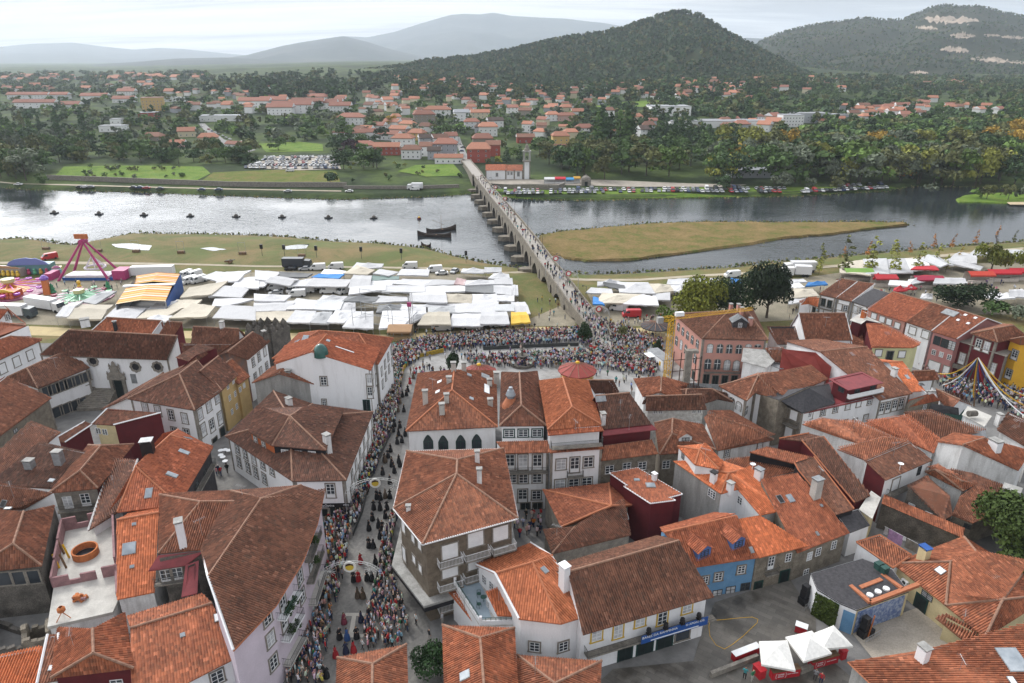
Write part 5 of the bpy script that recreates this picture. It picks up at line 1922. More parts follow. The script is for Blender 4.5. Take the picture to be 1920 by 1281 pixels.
def lamp_mesh():
 m=MB()
 m.tube((0,0,0),(0,0,5.2),0.07,6,r2=0.05)
 m.tube((0,0,5),(1.0,0,5.3),0.04,5)
 m.lathe((1.0,0,4.95),[(0,0.4),(0.22,0.3),(0.16,0),(0,0)],8)
 m.lathe((0,0,0),[(0.2,0),(0.2,0.25),(0.1,0.5)],8)
 return m.mesh('lamp_post',[MATS['iron']])
LPM=lamp_mesh()
for k,Y in enumerate((178,205,231,258,286,318,350,384)):
 o=link('street_lamp',LPM,None,bpt(Y,HW-0.35,pl(DZ,Y)),math.pi*0.9)
 tag(o,'iron street lamp standing along the parapet of the stone bridge','street lamp','lamps along the bridge parapet')
def leaf_mat():
 m,nt,b=newmat('leaf')
 o=nd(nt,'ShaderNodeObjectInfo')
 a=nd(nt,'ShaderNodeAttribute')
 a.attribute_name='col'
 nt.links.new(mixc(nt,1.0,o.outputs['Color'],a.outputs['Color'],'MULTIPLY'),b.inputs['Base Color'])
 b.inputs['Roughness'].default_value=0.75
 b.inputs['Specular IOR Level'].default_value=0.15
 return m
leaf_mat()
Mattr('leaf_mass',0.9)
M('bark',(0.1,0.08,0.06),(0.06,0.05,0.04),3,0.95,fine=0.2)
def leaves(rng,lobes,n,size,out=1.1):
 vol=np.array([l[3]*l[4]*l[5]for l in lobes])**0.67
 pick=rng.choice(len(lobes),n,p=vol/vol.sum())
 L=np.array(lobes)[pick]
 d=rng.normal(size=(n,3))
 d/=np.linalg.norm(d,axis=1)[:,None]
 d[:,2]=np.where(d[:,2]<-0.35,-d[:,2]*0.6,d[:,2])
 r=rng.uniform(0.55,1.06,n)**0.6
 c=L[:,:3]+d*L[:,3:6]*r[:,None]
 nr=d+rng.normal(scale=0.55,size=(n,3))
 nr/=np.linalg.norm(nr,axis=1)[:,None]
 t=np.cross(nr,rng.normal(size=(n,3)))
 t/=np.linalg.norm(t,axis=1)[:,None]
 b=np.cross(nr,t)
 s=size*rng.uniform(0.6,1.4,n)[:,None]
 v=np.stack([c-t*s-b*s*0.7,c+t*s-b*s*0.55,c+t*s*0.8+b*s*0.7,c-t*s*0.7+b*s*0.8],1).reshape(-1,3)
 lt=rng.uniform(0.72,1.28,len(lobes))[pick]*rng.uniform(0.75,1.25,n)
 return(v,np.arange(4*n).reshape(n,4),lt)
def lobes_of(kind,rng):
 l=[]
 if kind=='round':
  for k in range(14):
   a=rng.uniform(0,6.28)
   r=rng.uniform(0.08,0.34)
   z=rng.uniform(0.24,0.8)
   q=rng.uniform(0.13,0.22)*(1.15-abs(z-0.55))
   l.append((r*math.cos(a),r*math.sin(a),z,q,q,q*0.8))
 elif kind=='wide':
  for k in range(12):
   a=rng.uniform(0,6.28)
   r=rng.uniform(0.1,0.48)
   z=rng.uniform(0.3,0.82)-r*0.3
   q=rng.uniform(0.15,0.24)
   l.append((r*math.cos(a),r*math.sin(a),z,q,q,q*0.75))
 elif kind=='poplar':
  for k in range(9):
   z=0.14+0.82*k/8
   q=0.105*(1-((z-0.42)/0.62)**2*0.85)+0.012
   l.append((rng.uniform(-0.025,0.025),rng.uniform(-0.025,0.025),z,q,q,0.1))
 elif kind=='pine':
  for k in range(8):
   a=rng.uniform(0,6.28)
   r=rng.uniform(0,0.19)
   z=rng.uniform(0.5,0.93)
   q=rng.uniform(0.08,0.15)
   l.append((r*math.cos(a),r*math.sin(a),z,q,q,q*0.6))
 elif kind=='cone':
  for k in range(8):
   z=0.12+0.84*k/7
   q=0.26*(1-z)+0.03
   l.append((rng.uniform(-0.02,0.02),rng.uniform(-0.02,0.02),z,q,q,0.09))
 elif kind=='bush':
  for k in range(8):
   a=rng.uniform(0,6.28)
   r=rng.uniform(0,0.45)
   z=rng.uniform(0.25,0.62)
   q=rng.uniform(0.22,0.36)
   l.append((r*math.cos(a),r*math.sin(a),z,q,q,q*0.9))
 elif kind=='sapling':
  for k in range(7):
   z=0.22+0.72*k/6
   l.append((rng.uniform(-0.05,0.05),rng.uniform(-0.06,0.06),z,0.1*(1.2-z),0.1*(1.2-z),0.1))
 return l
NL=dict(round=620,wide=700,poplar=420,pine=420,cone=420,bush=380,sapling=170)
SZ=dict(round=0.034,wide=0.04,poplar=0.026,pine=0.032,cone=0.03,bush=0.06,sapling=0.022)
def crown_mesh(kind,seed,n=None,size=None):
 rng=np.random.default_rng(seed)
 v,f,b=leaves(rng,lobes_of(kind,rng),n or NL[kind],size or SZ[kind])
 return npmesh('crown',v,f,MATS['leaf'],np.repeat(b[:,None],3,1))
def trunk_mesh(kind,seed):
 r=random.Random(seed)
 m=MB()
 h=dict(round=0.5,wide=0.5,poplar=0.8,pine=0.85,cone=0.7,bush=0.3,sapling=0.9)[kind]
 w_=0.022 if kind!='sapling' else 0.008
 m.tube((0,0,-0.03),(0,0,h*0.55),w_,6,r2=w_*0.75)
 m.tube((0,0,h*0.55),(r.uniform(-0.02,0.02),0,h),w_*0.75,6,r2=w_*0.35)
 for k in range(4):
  a=r.uniform(0,6.28)
  z=h*r.uniform(0.5,0.85)
  l=0.2 if kind in('round','wide')else 0.07
  m.tube((0,0,z),(l*math.cos(a),l*math.sin(a),z+l*0.8),w_*0.45,5,r2=w_*0.15)
 return m.mesh('trunk',[MATS['bark']])
CR,TK=({},{})
for kd in NL:
 CR[kd]=[crown_mesh(kd,100+7*i+len(kd))for i in range(4 if kd in('round','wide')else 2)]
 TK[kd]=[trunk_mesh(kd,5+i)for i in range(2)]
def lowfaces(kind,seed,n):
 rng=np.random.default_rng(seed)
 return leaves(rng,lobes_of(kind,rng),n,SZ[kind]*math.sqrt(NL[kind]/n)*0.95)
GREENS={'dark green':(0.044,0.077,0.031),'mid green':(0.073,0.12,0.038),'fresh green':(0.109,0.173,0.04),'olive green':(0.109,0.117,0.044),'yellow green':(0.218,0.227,0.046),'autumn yellow':(0.346,0.227,0.04),'rusty orange':(0.364,0.155,0.04),'dark purple':(0.051,0.029,0.036),'grey green':(0.127,0.15,0.1)}
KN=dict(round='broad',wide='spreading',poplar='tall narrow',pine='open topped',cone='pointed',bush='low bushy',sapling='thin young')
TREES=[]
def tree_at(p,h,kind,col,place,wx=1.12):
 TREES.append((p,h,kind,col,place,wx))
def band(poly,n,hr,kinds,cols,place,r=None,keep=None):
 r=r or rnd
 x0,x1=(min((p[0]for p in poly)),max((p[0]for p in poly)))
 y0,y1=(min((p[1]for p in poly)),max((p[1]for p in poly)))
 k=0
 for _ in range(n*12):
  if k>=n:
   break
  x,y=(r.uniform(x0,x1),r.uniform(y0,y1))
  if not inpoly((x,y),poly)or any((inpoly((x,y),q)for q in KEEP)):
   continue
  p=hit(x,y)
  if p is None:
   continue
  tree_at(p,r.uniform(*hr)*1.55,r.choice(kinds),r.choice(cols),place,r.uniform(0.85,1.25))
  k+=1
D,Mg,Fg,Ol,Yg,Ay,Ro,Gg=('dark green','mid green','fresh green','olive green','yellow green','autumn yellow','rusty orange','grey green')
KEEP=[[(95,338),(120,310),(385,310),(400,330),(372,342)],[(372,346),(400,322),(640,320),(640,347)],[(470,302),(520,288),(650,296),(640,322),(470,320)],[(480,270),(600,268),(608,287),(490,287)],[(700,340),(860,300),(880,340),(700,362)],[(905,372),(900,334),(1130,334),(1140,346),(1340,340),(1340,375)],[(940,372),(1120,352),(1400,352),(1670,349),(1670,372),(1120,378)],[(850,255),(880,255),(905,340),(870,340)],[(1290,322),(1340,322),(1340,345),(1290,345)],[(55,262),(130,262),(130,277),(55,277)],[(1395,258),(1440,258),(1425,288),(1400,288)],[(355,232),(385,232),(480,282),(430,285)],[(905,300),(1005,300),(1005,340),(905,340)]]
band([(1085,342),(1290,330),(1330,318),(1330,296),(1090,296)],26,(10,14),['round','wide'],[D,Mg,Mg,Ol,Fg],'in the wood beside the chapel')
band([(1010,312),(1090,332),(1090,290),(1010,285)],12,(9,12),['round','wide'],[D,Mg,Ol],'in the wood beside the chapel')
band([(1340,345),(1560,345),(1560,300),(1340,300)],34,(10,15),['round','wide'],[D,Mg,Mg,Ol,Yg,Gg],'in the riverside wood behind the parked cars')
band([(1560,347),(1920,352),(1920,296),(1560,298)],52,(10,16),['round','wide'],[D,Mg,Ol,Ol,Yg,Gg,Fg],'in the riverside wood at the right')
band([(1340,300),(1480,298),(1480,275),(1340,275)],12,(11,15),['round','wide'],[Ay,Ol,Yg,Ay,D],'in the autumn grove above the car park')
band([(1600,298),(1930,300),(1930,272),(1600,280)],30,(11,15),['round','wide'],[Ay,Ol,Yg,Ay,Ol,D],'in the autumn trees at the right')
for x,y,h,k,c,pl_ in[(1357,360,11,'round',D,'among the parked cars by the river'),(1465,358,12,'round',Gg,'among the parked cars by the river'),(1520,355,8,'round',Gg,'among the parked cars by the river'),(1568,358,9,'round',Ol,'among the parked cars by the river'),(1500,345,9,'round',Mg,'among the parked cars by the river'),(1385,318,19,'wide',Ay,'behind the riverside pavilion'),(1445,310,15,'round',Ay,'behind the riverside pavilion'),(1690,340,15,'round',Ro,'at the bend of the river'),(1745,360,6,'bush',Gg,'standing in the river inlet'),(1890,328,12,'round',Ro,'in the autumn trees at the right'),(1850,372,9,'round',Ol,'on the grassy spit'),(1890,374,8,'round',Ol,'on the grassy spit'),(1830,370,6,'bush',Fg,'on the grassy spit'),(1915,372,8,'round',Gg,'on the grassy spit')]:
 tree_at(hit(x,y)if y<352 else P0(x,y,WZ+0.9),h,k,c,pl_)
for x in(1127,1143,1160,1172,1183,1120):
 tree_at(hit(x,296),rnd.uniform(27,33),'poplar',D if x%2 else Mg,'in the poplar row above the wood')
for x in(1262,1275,1290,1240):
 tree_at(hit(x,285),rnd.uniform(20,25),'poplar',D,'in the poplar row above the wood')
for x,y,h,c in[(60,262,13,Mg),(25,272,14,Mg),(78,255,12,D),(113,262,16,D),(160,258,17,D),(10,250,12,Mg),(45,250,13,Ol)]:
 tree_at(hit(x,y),h*1.45,'poplar',c,'in the poplars at the left')
band([(-10,346),(70,342),(95,310),(90,272),(-10,268)],26,(8,13),['round','round','wide'],[D,Mg,Ol,Gg],'in the wood at the left edge')
band([(100,308),(240,300),(240,272),(95,275)],22,(6,9),['round','wide'],[D,Mg,Ol,Gg],'behind the left hand meadow')
band([(230,306),(470,312),(470,280),(230,272)],52,(5,8.5),['round','wide','bush'],[D,Mg,Ol,Mg],'in the thicket behind the meadow')
band([(640,318),(720,318),(720,262),(625,262)],20,(7,10),['round','wide'],[D,Mg,D],'beside the village car park')
for x,y,h,k,c,pl_ in[(522,282,12,'wide',Mg,'standing alone on the lawn'),(300,252,19,'cone',D,'beside the lane in the middle distance'),(655,292,13,'wide','dark purple','beside the village'),(733,238,13,'round',Ay,'above the village roofs'),(838,262,17,'round',Mg,'above the village roofs'),(80,345,7,'round',Mg,'by the river wall at the left'),(620,345,8,'bush',D,'by the car park wall'),(950,305,12,'cone',D,'behind the chapel'),(962,300,10,'round',Fg,'behind the chapel'),(935,306,6,'bush',Yg,'behind the chapel'),(915,308,5,'bush',Mg,'behind the chapel'),(975,303,12,'cone',D,'behind the chapel'),(1340,338,10,'round',D,'beside the stone shrine'),(427,250,8,'cone',D,'on the lane side'),(465,275,6,'cone',D,'on the lane side')]:
 tree_at(hit(x,y),h,k,c,pl_)
r_=random.Random(4)
for k in range(26):
 tree_at(hit(r_.uniform(150,370),r_.uniform(314,334)),r_.uniform(2.2,4),'bush',r_.choice([Ol,Mg,Gg]),'in the meadow orchard')
for k in range(14):
 tree_at(hit(r_.uniform(650,870),r_.uniform(308,345)),r_.uniform(2,4),'bush',r_.choice([Mg,Yg,Ol,D]),'in the gardens by the bridge head')
NEARBY=len(TREES)
WOOD=[]
def wood(poly,n,hr,kinds,cols,faces=70):
 x0,x1=(min((p[0]for p in poly)),max((p[0]for p in poly)))
 y0,y1=(min((p[1]for p in poly)),max((p[1]for p in poly)))
 k=0
 for _ in range(n*10):
  if k>=n:
   break
  x,y=(rnd.uniform(x0,x1),rnd.uniform(y0,y1))
  if not inpoly((x,y),poly)or any((inpoly((x,y),q)for q in KEEP)):
   continue
  p=hit(x,y)
  if p is not None:
   WOOD.append((p,rnd.uniform(*hr)*1.25,rnd.choice(kinds),rnd.choice(cols),faces))
   k+=1
B2=['round','wide','round','pine']
wood([(-10,280),(700,265),(700,180),(-10,170)],560,(4,10),B2,[D,Mg,Mg,Ol,Fg,Gg])
wood([(700,265),(1100,285),(1100,165),(700,165)],500,(4,9),B2,[D,Mg,Fg,Ol,Gg,Mg])
wood([(1080,290),(1480,262),(1480,180),(1080,180)],420,(6,11),B2,[D,D,Mg,Ol,D])
wood([(1440,290),(1930,296),(1930,235),(1560,235)],520,(8,13),['round','wide'],[D,Mg,Mg,Ol,Mg,Fg])
wood([(1400,235),(1930,245),(1930,165),(1400,165)],480,(7,12),B2,[D,Mg,Mg,D,Ol])
wood([(380,178),(760,175),(900,185),(900,145),(560,140),(380,150)],420,(9,15),['pine','round','pine'],[D,D,D,Ol])
wood([(-10,178),(380,175),(380,148),(-10,150)],300,(6,11),['round','wide'],[D,Mg,Ol,Gg])
wood([(470,192),(640,192),(640,170),(470,168)],120,(12,18),['pine','round'],[D,D])
wood([(1130,172),(1940,172),(1940,146),(1440,146),(1130,160)],620,(8,13),['round','pine','wide'],[D,D,Mg,Ol])
wood([(-10,152),(400,150),(400,138),(-10,138)],160,(9,14),['round','wide'],[D,Mg,Ol])
wood([(760,190),(1450,190),(1450,168),(760,165)],420,(9,13),['pine','round'],[D,D,Ol,D])
for nm,cnt,hh,sd in(('A',8000,(7,12),1),('B',6000,(7,12),2)):
 F_=HA if nm=='A' else HB
 r_=random.Random(sd)
 xr=(600,1600)if nm=='A' else(1345,2000)
 for k in range(cnt):
  x=r_.uniform(*xr)
  t=r_.random()**0.8 if nm=='A' else r_.random()
  if k%9==0:
   t=1-r_.random()*0.01
  p=F_(x,t)
  if nm=='B' and t>0.5 and(r_.random()<0.3):
   continue
  if nm=='B':
   q=topx(p)
   if any((a<q[0]<b and c-2<q[1]<d+4 for a,b,c,d in[(1735,1842,28,47),(1722,1768,47,58),(1792,1842,60,74),(1856,1930,63,74),(1780,1836,86,101),(1842,1912,105,119),(1726,1768,132,141)])):
    continue
  WOOD.append((p,r_.uniform(*hh)*(1 if nm=='A' else 0.8),r_.choice(['pine','round','cone']),r_.choice([D,D,D,Ol,D]),14 if nm=='A' else 9))
rng=np.random.default_rng(9)
pts=[]
for ol,n in((near_shore,3000),([tuple(p)[:2]for p in poly_at(isl,WZ)]*1,2000),(far_shore,1800)):
 a=np.array(ol)
 a=np.vstack([a,a[:1]])if ol is not near_shore and ol is not far_shore else a
 sg_=np.linalg.norm(np.diff(a,axis=0),axis=1)
 w_=sg_*(np.abs(a[:-1,0])<330)
 i=rng.choice(len(sg_),n,p=w_/w_.sum())
 u=rng.random(n)[:,None]
 pts.append(a[i]*(1-u)+a[i+1]*u+rng.normal(scale=1.3,size=(n,2)))
c=np.vstack(pts)
n=len(c)
a=rng.random(n)*6.28
e=np.stack([np.cos(a),np.sin(a)],1)*rng.uniform(0.25,0.6,n)[:,None]
h_=rng.uniform(0.2,0.7,n)
z0=np.full(n,WZ-0.1)
lean=rng.normal(scale=0.2,size=(n,2))
v=np.stack([np.c_[c-e,z0],np.c_[c+e,z0],np.c_[c+e*0.6+lean,z0+h_],np.c_[c-e*0.6+lean,z0+h_*0.9]],1).reshape(-1,3)
cl=np.array([(0.14,0.17,0.05),(0.2,0.19,0.07),(0.26,0.2,0.1),(0.1,0.14,0.04)])[rng.integers(0,4,n)]*rng.uniform(0.7,1.3,n)[:,None]
tag(link('reeds',npmesh('reeds',v,np.arange(4*n).reshape(n,4),MATS['leaf_mass'],cl)),kind='stuff')
Mobj('wall_paint',0.85,0.08)
Mobj('roof_paint',0.85,0.3)
def proto_wall(hip):
 m=MB()
 a=[(-0.5,-0.5),(0.5,-0.5),(0.5,0.5),(-0.5,0.5)]
 for i in range(4):
  p,q=(a[i],a[(i+1)%4])
  m.face([(p[0],p[1],-0.4),(q[0],q[1],-0.4),(q[0],q[1],1),(p[0],p[1],1)])
 return m.mesh('wall',[MATS['wall_paint']])
def proto_roof(hip):
 m=MB()
 e=0.56
 r=0.3
 ex=0.54
 if hip:
  A=[(-ex,-e,0),(ex,-e,0),(ex,e,0),(-ex,e,0)]
  k=0.22
  R0,R1=((-ex+k,0,r),(ex-k,0,r))
  m.face([A[0],A[1],R1,R0])
  m.face([A[2],A[3],R0,R1])
  m.face([A[1],A[2],R1])
  m.face([A[3],A[0],R0])
 else:
  A=[(-ex,-e,0),(ex,-e,0),(ex,e,0),(-ex,e,0)]
  R0,R1=((-ex,0,r),(ex,0,r))
  m.face([A[0],A[1],R1,R0])
  m.face([A[2],A[3],R0,R1])
  m.face([A[1],A[2],R1],1)
  m.face([A[3],A[0],R0],1)
 m.face([(x,y,-0.05)for x,y,z in A][::-1])
 for i in range(4):
  p,q=(A[i],A[(i+1)%4])
  m.face([(p[0],p[1],-0.05),(q[0],q[1],-0.05),q,p])
 return m.mesh('roof',[MATS['roof_paint'],MATS['white']])
PW=proto_wall(0)
PR=[proto_roof(0),proto_roof(1)]
m_=MB()
m_.box((0,0,-0.6),(1.0,0.08,1.2),0,0)
m_.box((0,-0.05,-0.5),(0.8,0.04,1.0),0,1)
PWIN=m_.mesh('window',[MATS['frame_white'],MATS['glass']])
m_=MB()
m_.box((0,0,0),(0.8,0.8,1.6))
m_.box((0,0,1.6),(1,1,0.15))
PCH=m_.mesh('chimney',[MATS['white_dirty']])
WC={'white':(0.72,0.72,0.72),'cream':(0.62,0.55,0.4),'grey':(0.36,0.37,0.4),'pink':(0.52,0.34,0.3),'red':(0.3,0.07,0.05),'ochre':(0.55,0.38,0.15),'pale blue':(0.45,0.52,0.62),'stone':(0.28,0.25,0.21)}
RC={'orange':(0.37,0.165,0.105),'red':(0.27,0.12,0.085),'brown':(0.19,0.095,0.065),'dark':(0.08,0.055,0.045),'grey':(0.3,0.31,0.33)}
FARH=[]
FQ=[]
def fhouse(*a,**k):
 p=k.get('p')or(a[11]if len(a)>11 else hit(a[0],a[1]))
 if p is not None:
  FQ.append((p,a,k))
def build_house(x,y,L,W_,hh,rz=0,wc='white',rc='orange',hip=False,place='',win=0,p=None,name='house',flat=False,cat='house',lab=None):
 sz='small ' if L<9 else 'long ' if L>20 else 'large ' if L*hh>80 else ''
 t=thing(name,lab or f"{sz}{wc} {cat} with {('an orange' if rc == 'orange' else 'a ' + rc)} {('hip ' if hip else 'flat ' if flat else 'gable ')}roof {place}",cat,'houses '+place,p,rz)
 o=link('wall',PW,t,None,0,(L,W_,hh))
 j=rnd.uniform(0.85,1.08)
 o.color=tuple((v*j for v in WC[wc]))+(1,)
 if flat:
  m=MB()
  m.box((0,0,hh),(L+0.4,W_+0.4,0.35))
  o=link('roof',m.mesh('roof',[MATS['roof_paint']]),t)
 else:
  o=link('roof',PR[1 if hip else 0],t,(0,0,hh),0,(L,W_,W_))
 j=rnd.uniform(0.75,1.15)
 o.color=tuple((v*j for v in RC[rc]))+(1,)
 if win:
  nr=max(1,int(hh/2.9))
  for r in range(nr):
   for k in range(win):
    link('window',PWIN,t,(-L/2+L*(k+0.5)/win,-W_/2-0.03,1.6+r*2.9))
  for k in range(2):
   link('window',PWIN,t,(L/2+0.03,-W_/4+W_/2*k,hh-1.5),math.pi/2)
  if not flat and L<20:
   link('chimney',PCH,t,(L*0.25,W_*0.15,hh+W_*0.1))
 return t
def cluster(poly,n,place,size=(7,13),hh=(3.2,6.5),wcs=('white','white','white','cream','grey'),rcs=('orange','orange','red','brown'),win=0,gap=9,rz=None):
 x0,x1=(min((p[0]for p in poly)),max((p[0]for p in poly)))
 y0,y1=(min((p[1]for p in poly)),max((p[1]for p in poly)))
 k=0
 for _ in range(n*14):
  if k>=n:
   break
  x,y=(rnd.uniform(x0,x1),rnd.uniform(y0,y1))
  if not inpoly((x,y),poly):
   continue
  p=hit(x,y)
  if p is None or any(((p-q).length<gap for q in FARH)):
   continue
  FARH.append(p)
  L=rnd.uniform(*size)
  fhouse(x,y,L,L*rnd.uniform(0.65,0.95),rnd.uniform(*hh),rnd.uniform(-0.6,0.6)if rz is None else rz+rnd.uniform(-0.15,0.15),rnd.choice(wcs),rnd.choice(rcs),rnd.random()<0.45,place,win,p)
  k+=1
def E_(x,y,L,W_,hh,rz=0,wc='white',rc='orange',hip=False,place='',win=3,**k):
 p=hit(x,y)
 FARH.append(p)
 return fhouse(x,y,L,W_,hh,rz,wc,rc,hip,place,win,p,**k)
VC='in the village at the bridge head'
E_(842,306,18,7,4,0,'white','orange',False,'below the bridge road',5)
E_(836,292,16,11,9,0,'grey','red',True,VC,4)
E_(772,297,13,9,6.5,0,'white','brown',True,VC,4)
E_(727,290,18,9,6,0,'red','orange',False,VC,5)
E_(685,288,15,9,6.5,0,'white','red',True,VC,4)
E_(898,303,15,12,9,0,'red','orange',True,'with a white poster at the bridge street',3)
E_(905,278,15,11,8,0.1,'stone','red',True,'on the bridge street',4)
E_(925,292,10,9,8,0,'red','brown',False,'behind the red corner house',2)
E_(985,268,14,8,5,0.1,'red','brown',False,'behind the chapel trees',3)
E_(800,292,9,9,7,0,'white','brown',False,VC,2)
E_(815,298,9,8,6,0.05,'grey','dark',False,VC,2)
E_(757,275,16,10,7,-0.15,'white','orange',True,VC,4)
E_(783,262,13,10,6,-0.3,'ochre','orange',True,VC,3)
E_(730,262,20,9,5,-0.4,'white','red',False,VC,4)
E_(700,258,14,9,5,0.3,'white','red',False,VC,3)
E_(750,252,16,9,5,-0.4,'pink','orange',False,VC,3)
E_(712,245,12,9,5,-0.3,'white','red',False,VC,2)
E_(737,238,15,9,5,-0.4,'white','orange',False,VC,3)
E_(765,242,14,9,5,-0.35,'cream','orange',True,VC,3)
E_(668,262,16,9,6,0.2,'white','red',False,VC,3)
E_(825,272,12,9,6,0.4,'white','brown',False,VC,2)
E_(800,272,12,9,6,0.3,'grey','dark',False,VC,2)
E_(845,268,10,9,6,0.3,'white','red',False,VC,2)
E_(660,233,24,12,7,0,'white','red',True,'in the upper village',6)
E_(820,216,27,11,6,0,'white','orange',True,'in the upper village',6)
E_(796,232,20,11,9,0.2,'stone','red',True,'in the upper village',4)
E_(865,226,14,9,8,0.2,'white','grey',False,'in the upper village',3)
E_(900,222,18,9,6,0.15,'cream','orange',False,'in the upper village',4)
E_(885,240,14,9,6,0.1,'white','red',True,'behind the bridge street',3)
E_(915,254,16,11,8,0.05,'white','orange',True,'behind the bridge street',4)
E_(928,240,14,9,7,0.3,'white','dark',False,'behind the bridge street',3)
E_(905,248,14,9,5,0.1,'grey','dark',True,'behind the bridge street',3)
E_(990,247,9,8,7,-0.4,'white','orange',False,'in the gardens above the chapel',2)
E_(1050,273,13,10,8,0.1,'ochre','orange',True,'in the gardens above the chapel',3)
E_(1056,288,18,9,4,0,'cream','red',False,'above the chapel wood',4)
E_(1095,252,15,10,6,0.1,'white','red',True,'on the green slope',4)
E_(1142,222,9,9,8,0,'white','brown',True,'on the green slope',2)
E_(1207,255,11,10,6,0.3,'white','dark',False,'beside the poplar row',2)
E_(1035,226,12,9,6,0.2,'white','orange',True,'on the green slope',3)
E_(1062,226,18,9,5,0.1,'pink','red',True,'on the green slope',4)
E_(1082,218,12,9,5,0.1,'white','orange',False,'on the green slope',3)
E_(1190,228,14,9,5,0,'cream','orange',True,'on the green slope',3)
E_(960,212,12,9,6,0.2,'white','red',False,'on the green slope',3)
E_(985,216,13,9,5,-0.2,'stone','brown',False,'on the green slope',3)
E_(1015,243,9,8,4,0,'pink','brown',False,'in the gardens above the chapel',2)
CB='by the lane on the left'
E_(352,256,14,10,5,0.3,'cream','orange',False,CB,3)
E_(392,268,15,10,5,0.3,'cream','orange',True,CB,3)
E_(290,264,15,10,4,0,'stone','brown',True,CB,3)
E_(445,277,17,7,3,-0.4,'white','red',False,CB,2)
E_(335,275,11,8,3,0.1,'pink','orange',False,CB,2)
E_(215,246,22,12,5,0.1,'white','grey',False,'in the fields at the left',4,flat=True)
E_(222,238,10,9,7.5,0.1,'white','grey',False,'in the fields at the left',2,flat=True)
E_(290,208,22,18,14,0.35,'ochre','brown',False,'above the lane',6,flat=True)
E_(280,222,18,14,6,0.3,'red','grey',False,'above the lane',3,flat=True)
CP='in the apartment rows at the left'
for x,y,L,hh in[(40,186,34,7),(75,186,30,7),(115,186,26,7),(70,202,50,7),(135,203,24,5),(180,186,36,5),(235,192,28,5),(240,180,24,7)]:
 E_(x,y,L,12,hh,0.02,'white','red',False,CP,6)
CQ='in the white apartment rows behind the fields'
for x,y,L,hh in[(480,202,34,8),(515,200,30,8),(550,212,40,9),(580,205,34,9),(528,215,26,8),(615,204,22,7),(640,210,22,7),(600,190,22,6)]:
 E_(x,y,L,12,hh,0.02,'white','red',False,CQ,6)
for x,y,L,W_,hh,c in[(1252,214,40,26,8,'white'),(1345,236,95,24,5,'white'),(1515,228,34,20,8,'grey'),(1480,236,20,14,10,'white'),(1560,224,26,14,5,'grey'),(1412,330,30,12,4,'grey'),(420,226,44,14,5,'white'),(330,190,40,14,5,'white')]:
 E_(x,y,L,W_,hh,0.05,c,'grey',False,'with wide windows' if L>90 else 'among the trees',7,flat=True,name='hall',cat='hall')
cluster([(330,215),(660,222),(660,172),(330,172)],30,'in the scattered suburb at the left',gap=17)
cluster([(0,172),(330,178),(330,152),(0,152)],22,'on the hazy plain',(9,18),gap=30)
cluster([(0,152),(380,150),(380,143),(0,143)],26,'far out on the hazy plain',(12,24),gap=40)
cluster([(680,222),(800,228),(800,180),(660,178)],18,'in the upper village',gap=14)
cluster([(740,172),(930,180),(940,152),(745,150)],34,'on the slope below the wooded hill',(6,11),gap=13)
cluster([(860,215),(1090,222),(1100,172),(860,178)],26,'on the valley side',(7,12),gap=15)
cluster([(1130,185),(1230,190),(1230,150),(1130,155)],14,'in the hamlet under the wooded hill',gap=14)
cluster([(1240,188),(1425,190),(1420,150),(1270,140)],30,'on the right hand slope',(8,13),gap=15)
cluster([(1330,246),(1500,246),(1470,228),(1340,230)],12,'beside the long white hall',gap=11,win=3)
cluster([(1590,225),(1750,222),(1730,198),(1610,202)],20,'in the hamlet on the right',gap=12)
cluster([(1735,215),(1880,215),(1880,205),(1735,205)],8,'in the hamlet on the right',gap=14)
cluster([(1700,165),(1930,172),(1930,150),(1720,150)],8,'under the quarry hill',gap=25)
cluster([(640,262),(800,268),(800,232),(640,228)],8,'in the upper village',gap=11)
cluster([(420,200),(760,205),(760,165),(420,170)],16,'in the scattered suburb',(6,12),gap=13)
cluster([(780,205),(1130,205),(1130,165),(780,160)],22,'on the valley side',(6,11),gap=13)
cluster([(1270,175),(1600,178),(1560,150),(1270,140)],16,'on the right hand slope',(7,12),gap=14)
cluster([(1480,240),(1760,225),(1760,190),(1560,205)],12,'in the hamlet on the right',gap=12)
cluster([(960,262),(1240,268),(1240,222),(960,225)],7,'on the green slope',gap=16)
FQ.sort(key=lambda q:-q[1][2]*q[1][4]/q[0].length**2)
for p,a,k in FQ[:178]:
 k.pop('p',None)
 build_house(*(list(a)+[0]*(11-len(a)))[:11],p,**k)
def sprinkle():
 vs,fs,cs,o=([],[],[],0)
 W8=arr(PW)
 R8=[arr(PR[0]),arr(PR[1])]
 for p,a,k in FQ[178:]:
  L,W2,hh,rz=a[2:6]
  wc=a[6]if len(a)>6 else 'white'
  rc=a[7]if len(a)>7 else 'red'
  j=rnd.uniform(0.8,1.1)
  ca,sa=(math.cos(rz),math.sin(rz))
  for src,me,sc_,z,col in((W8,PW,(L,W2,hh),0,WC[wc]),(R8[0],PR[0],(L,W2,W2),hh,RC[rc])):
   q=src*np.array(sc_)
   q=np.c_[q[:,0]*ca-q[:,1]*sa+p.x,q[:,0]*sa+q[:,1]*ca+p.y,q[:,2]+z+p.z]
   vs.append(q)
   for f in me.polygons:
    f_=[i+o for i in f.vertices]
    fs.append(f_ if len(f_)==4 else f_+f_[-1:])
    cs.append(tuple((v*j for v in col)))
   o+=len(q)
 fs=[tuple(f)for f in fs]
 me=bpy.data.meshes.new('far_houses')
 me.from_pydata([tuple(v)for v in np.vstack(vs)],[],[f if f[2]!=f[3]else f[:3]for f in fs])
 me.materials.append(Mattr('far_house_paint'))
 at_=me.attributes.new('col','FLOAT_COLOR','FACE')
 at_.data.foreach_set('color',np.c_[np.array(cs),np.ones(len(cs))].astype(np.float32).ravel())
 tag(link('far_houses',me),kind='stuff')
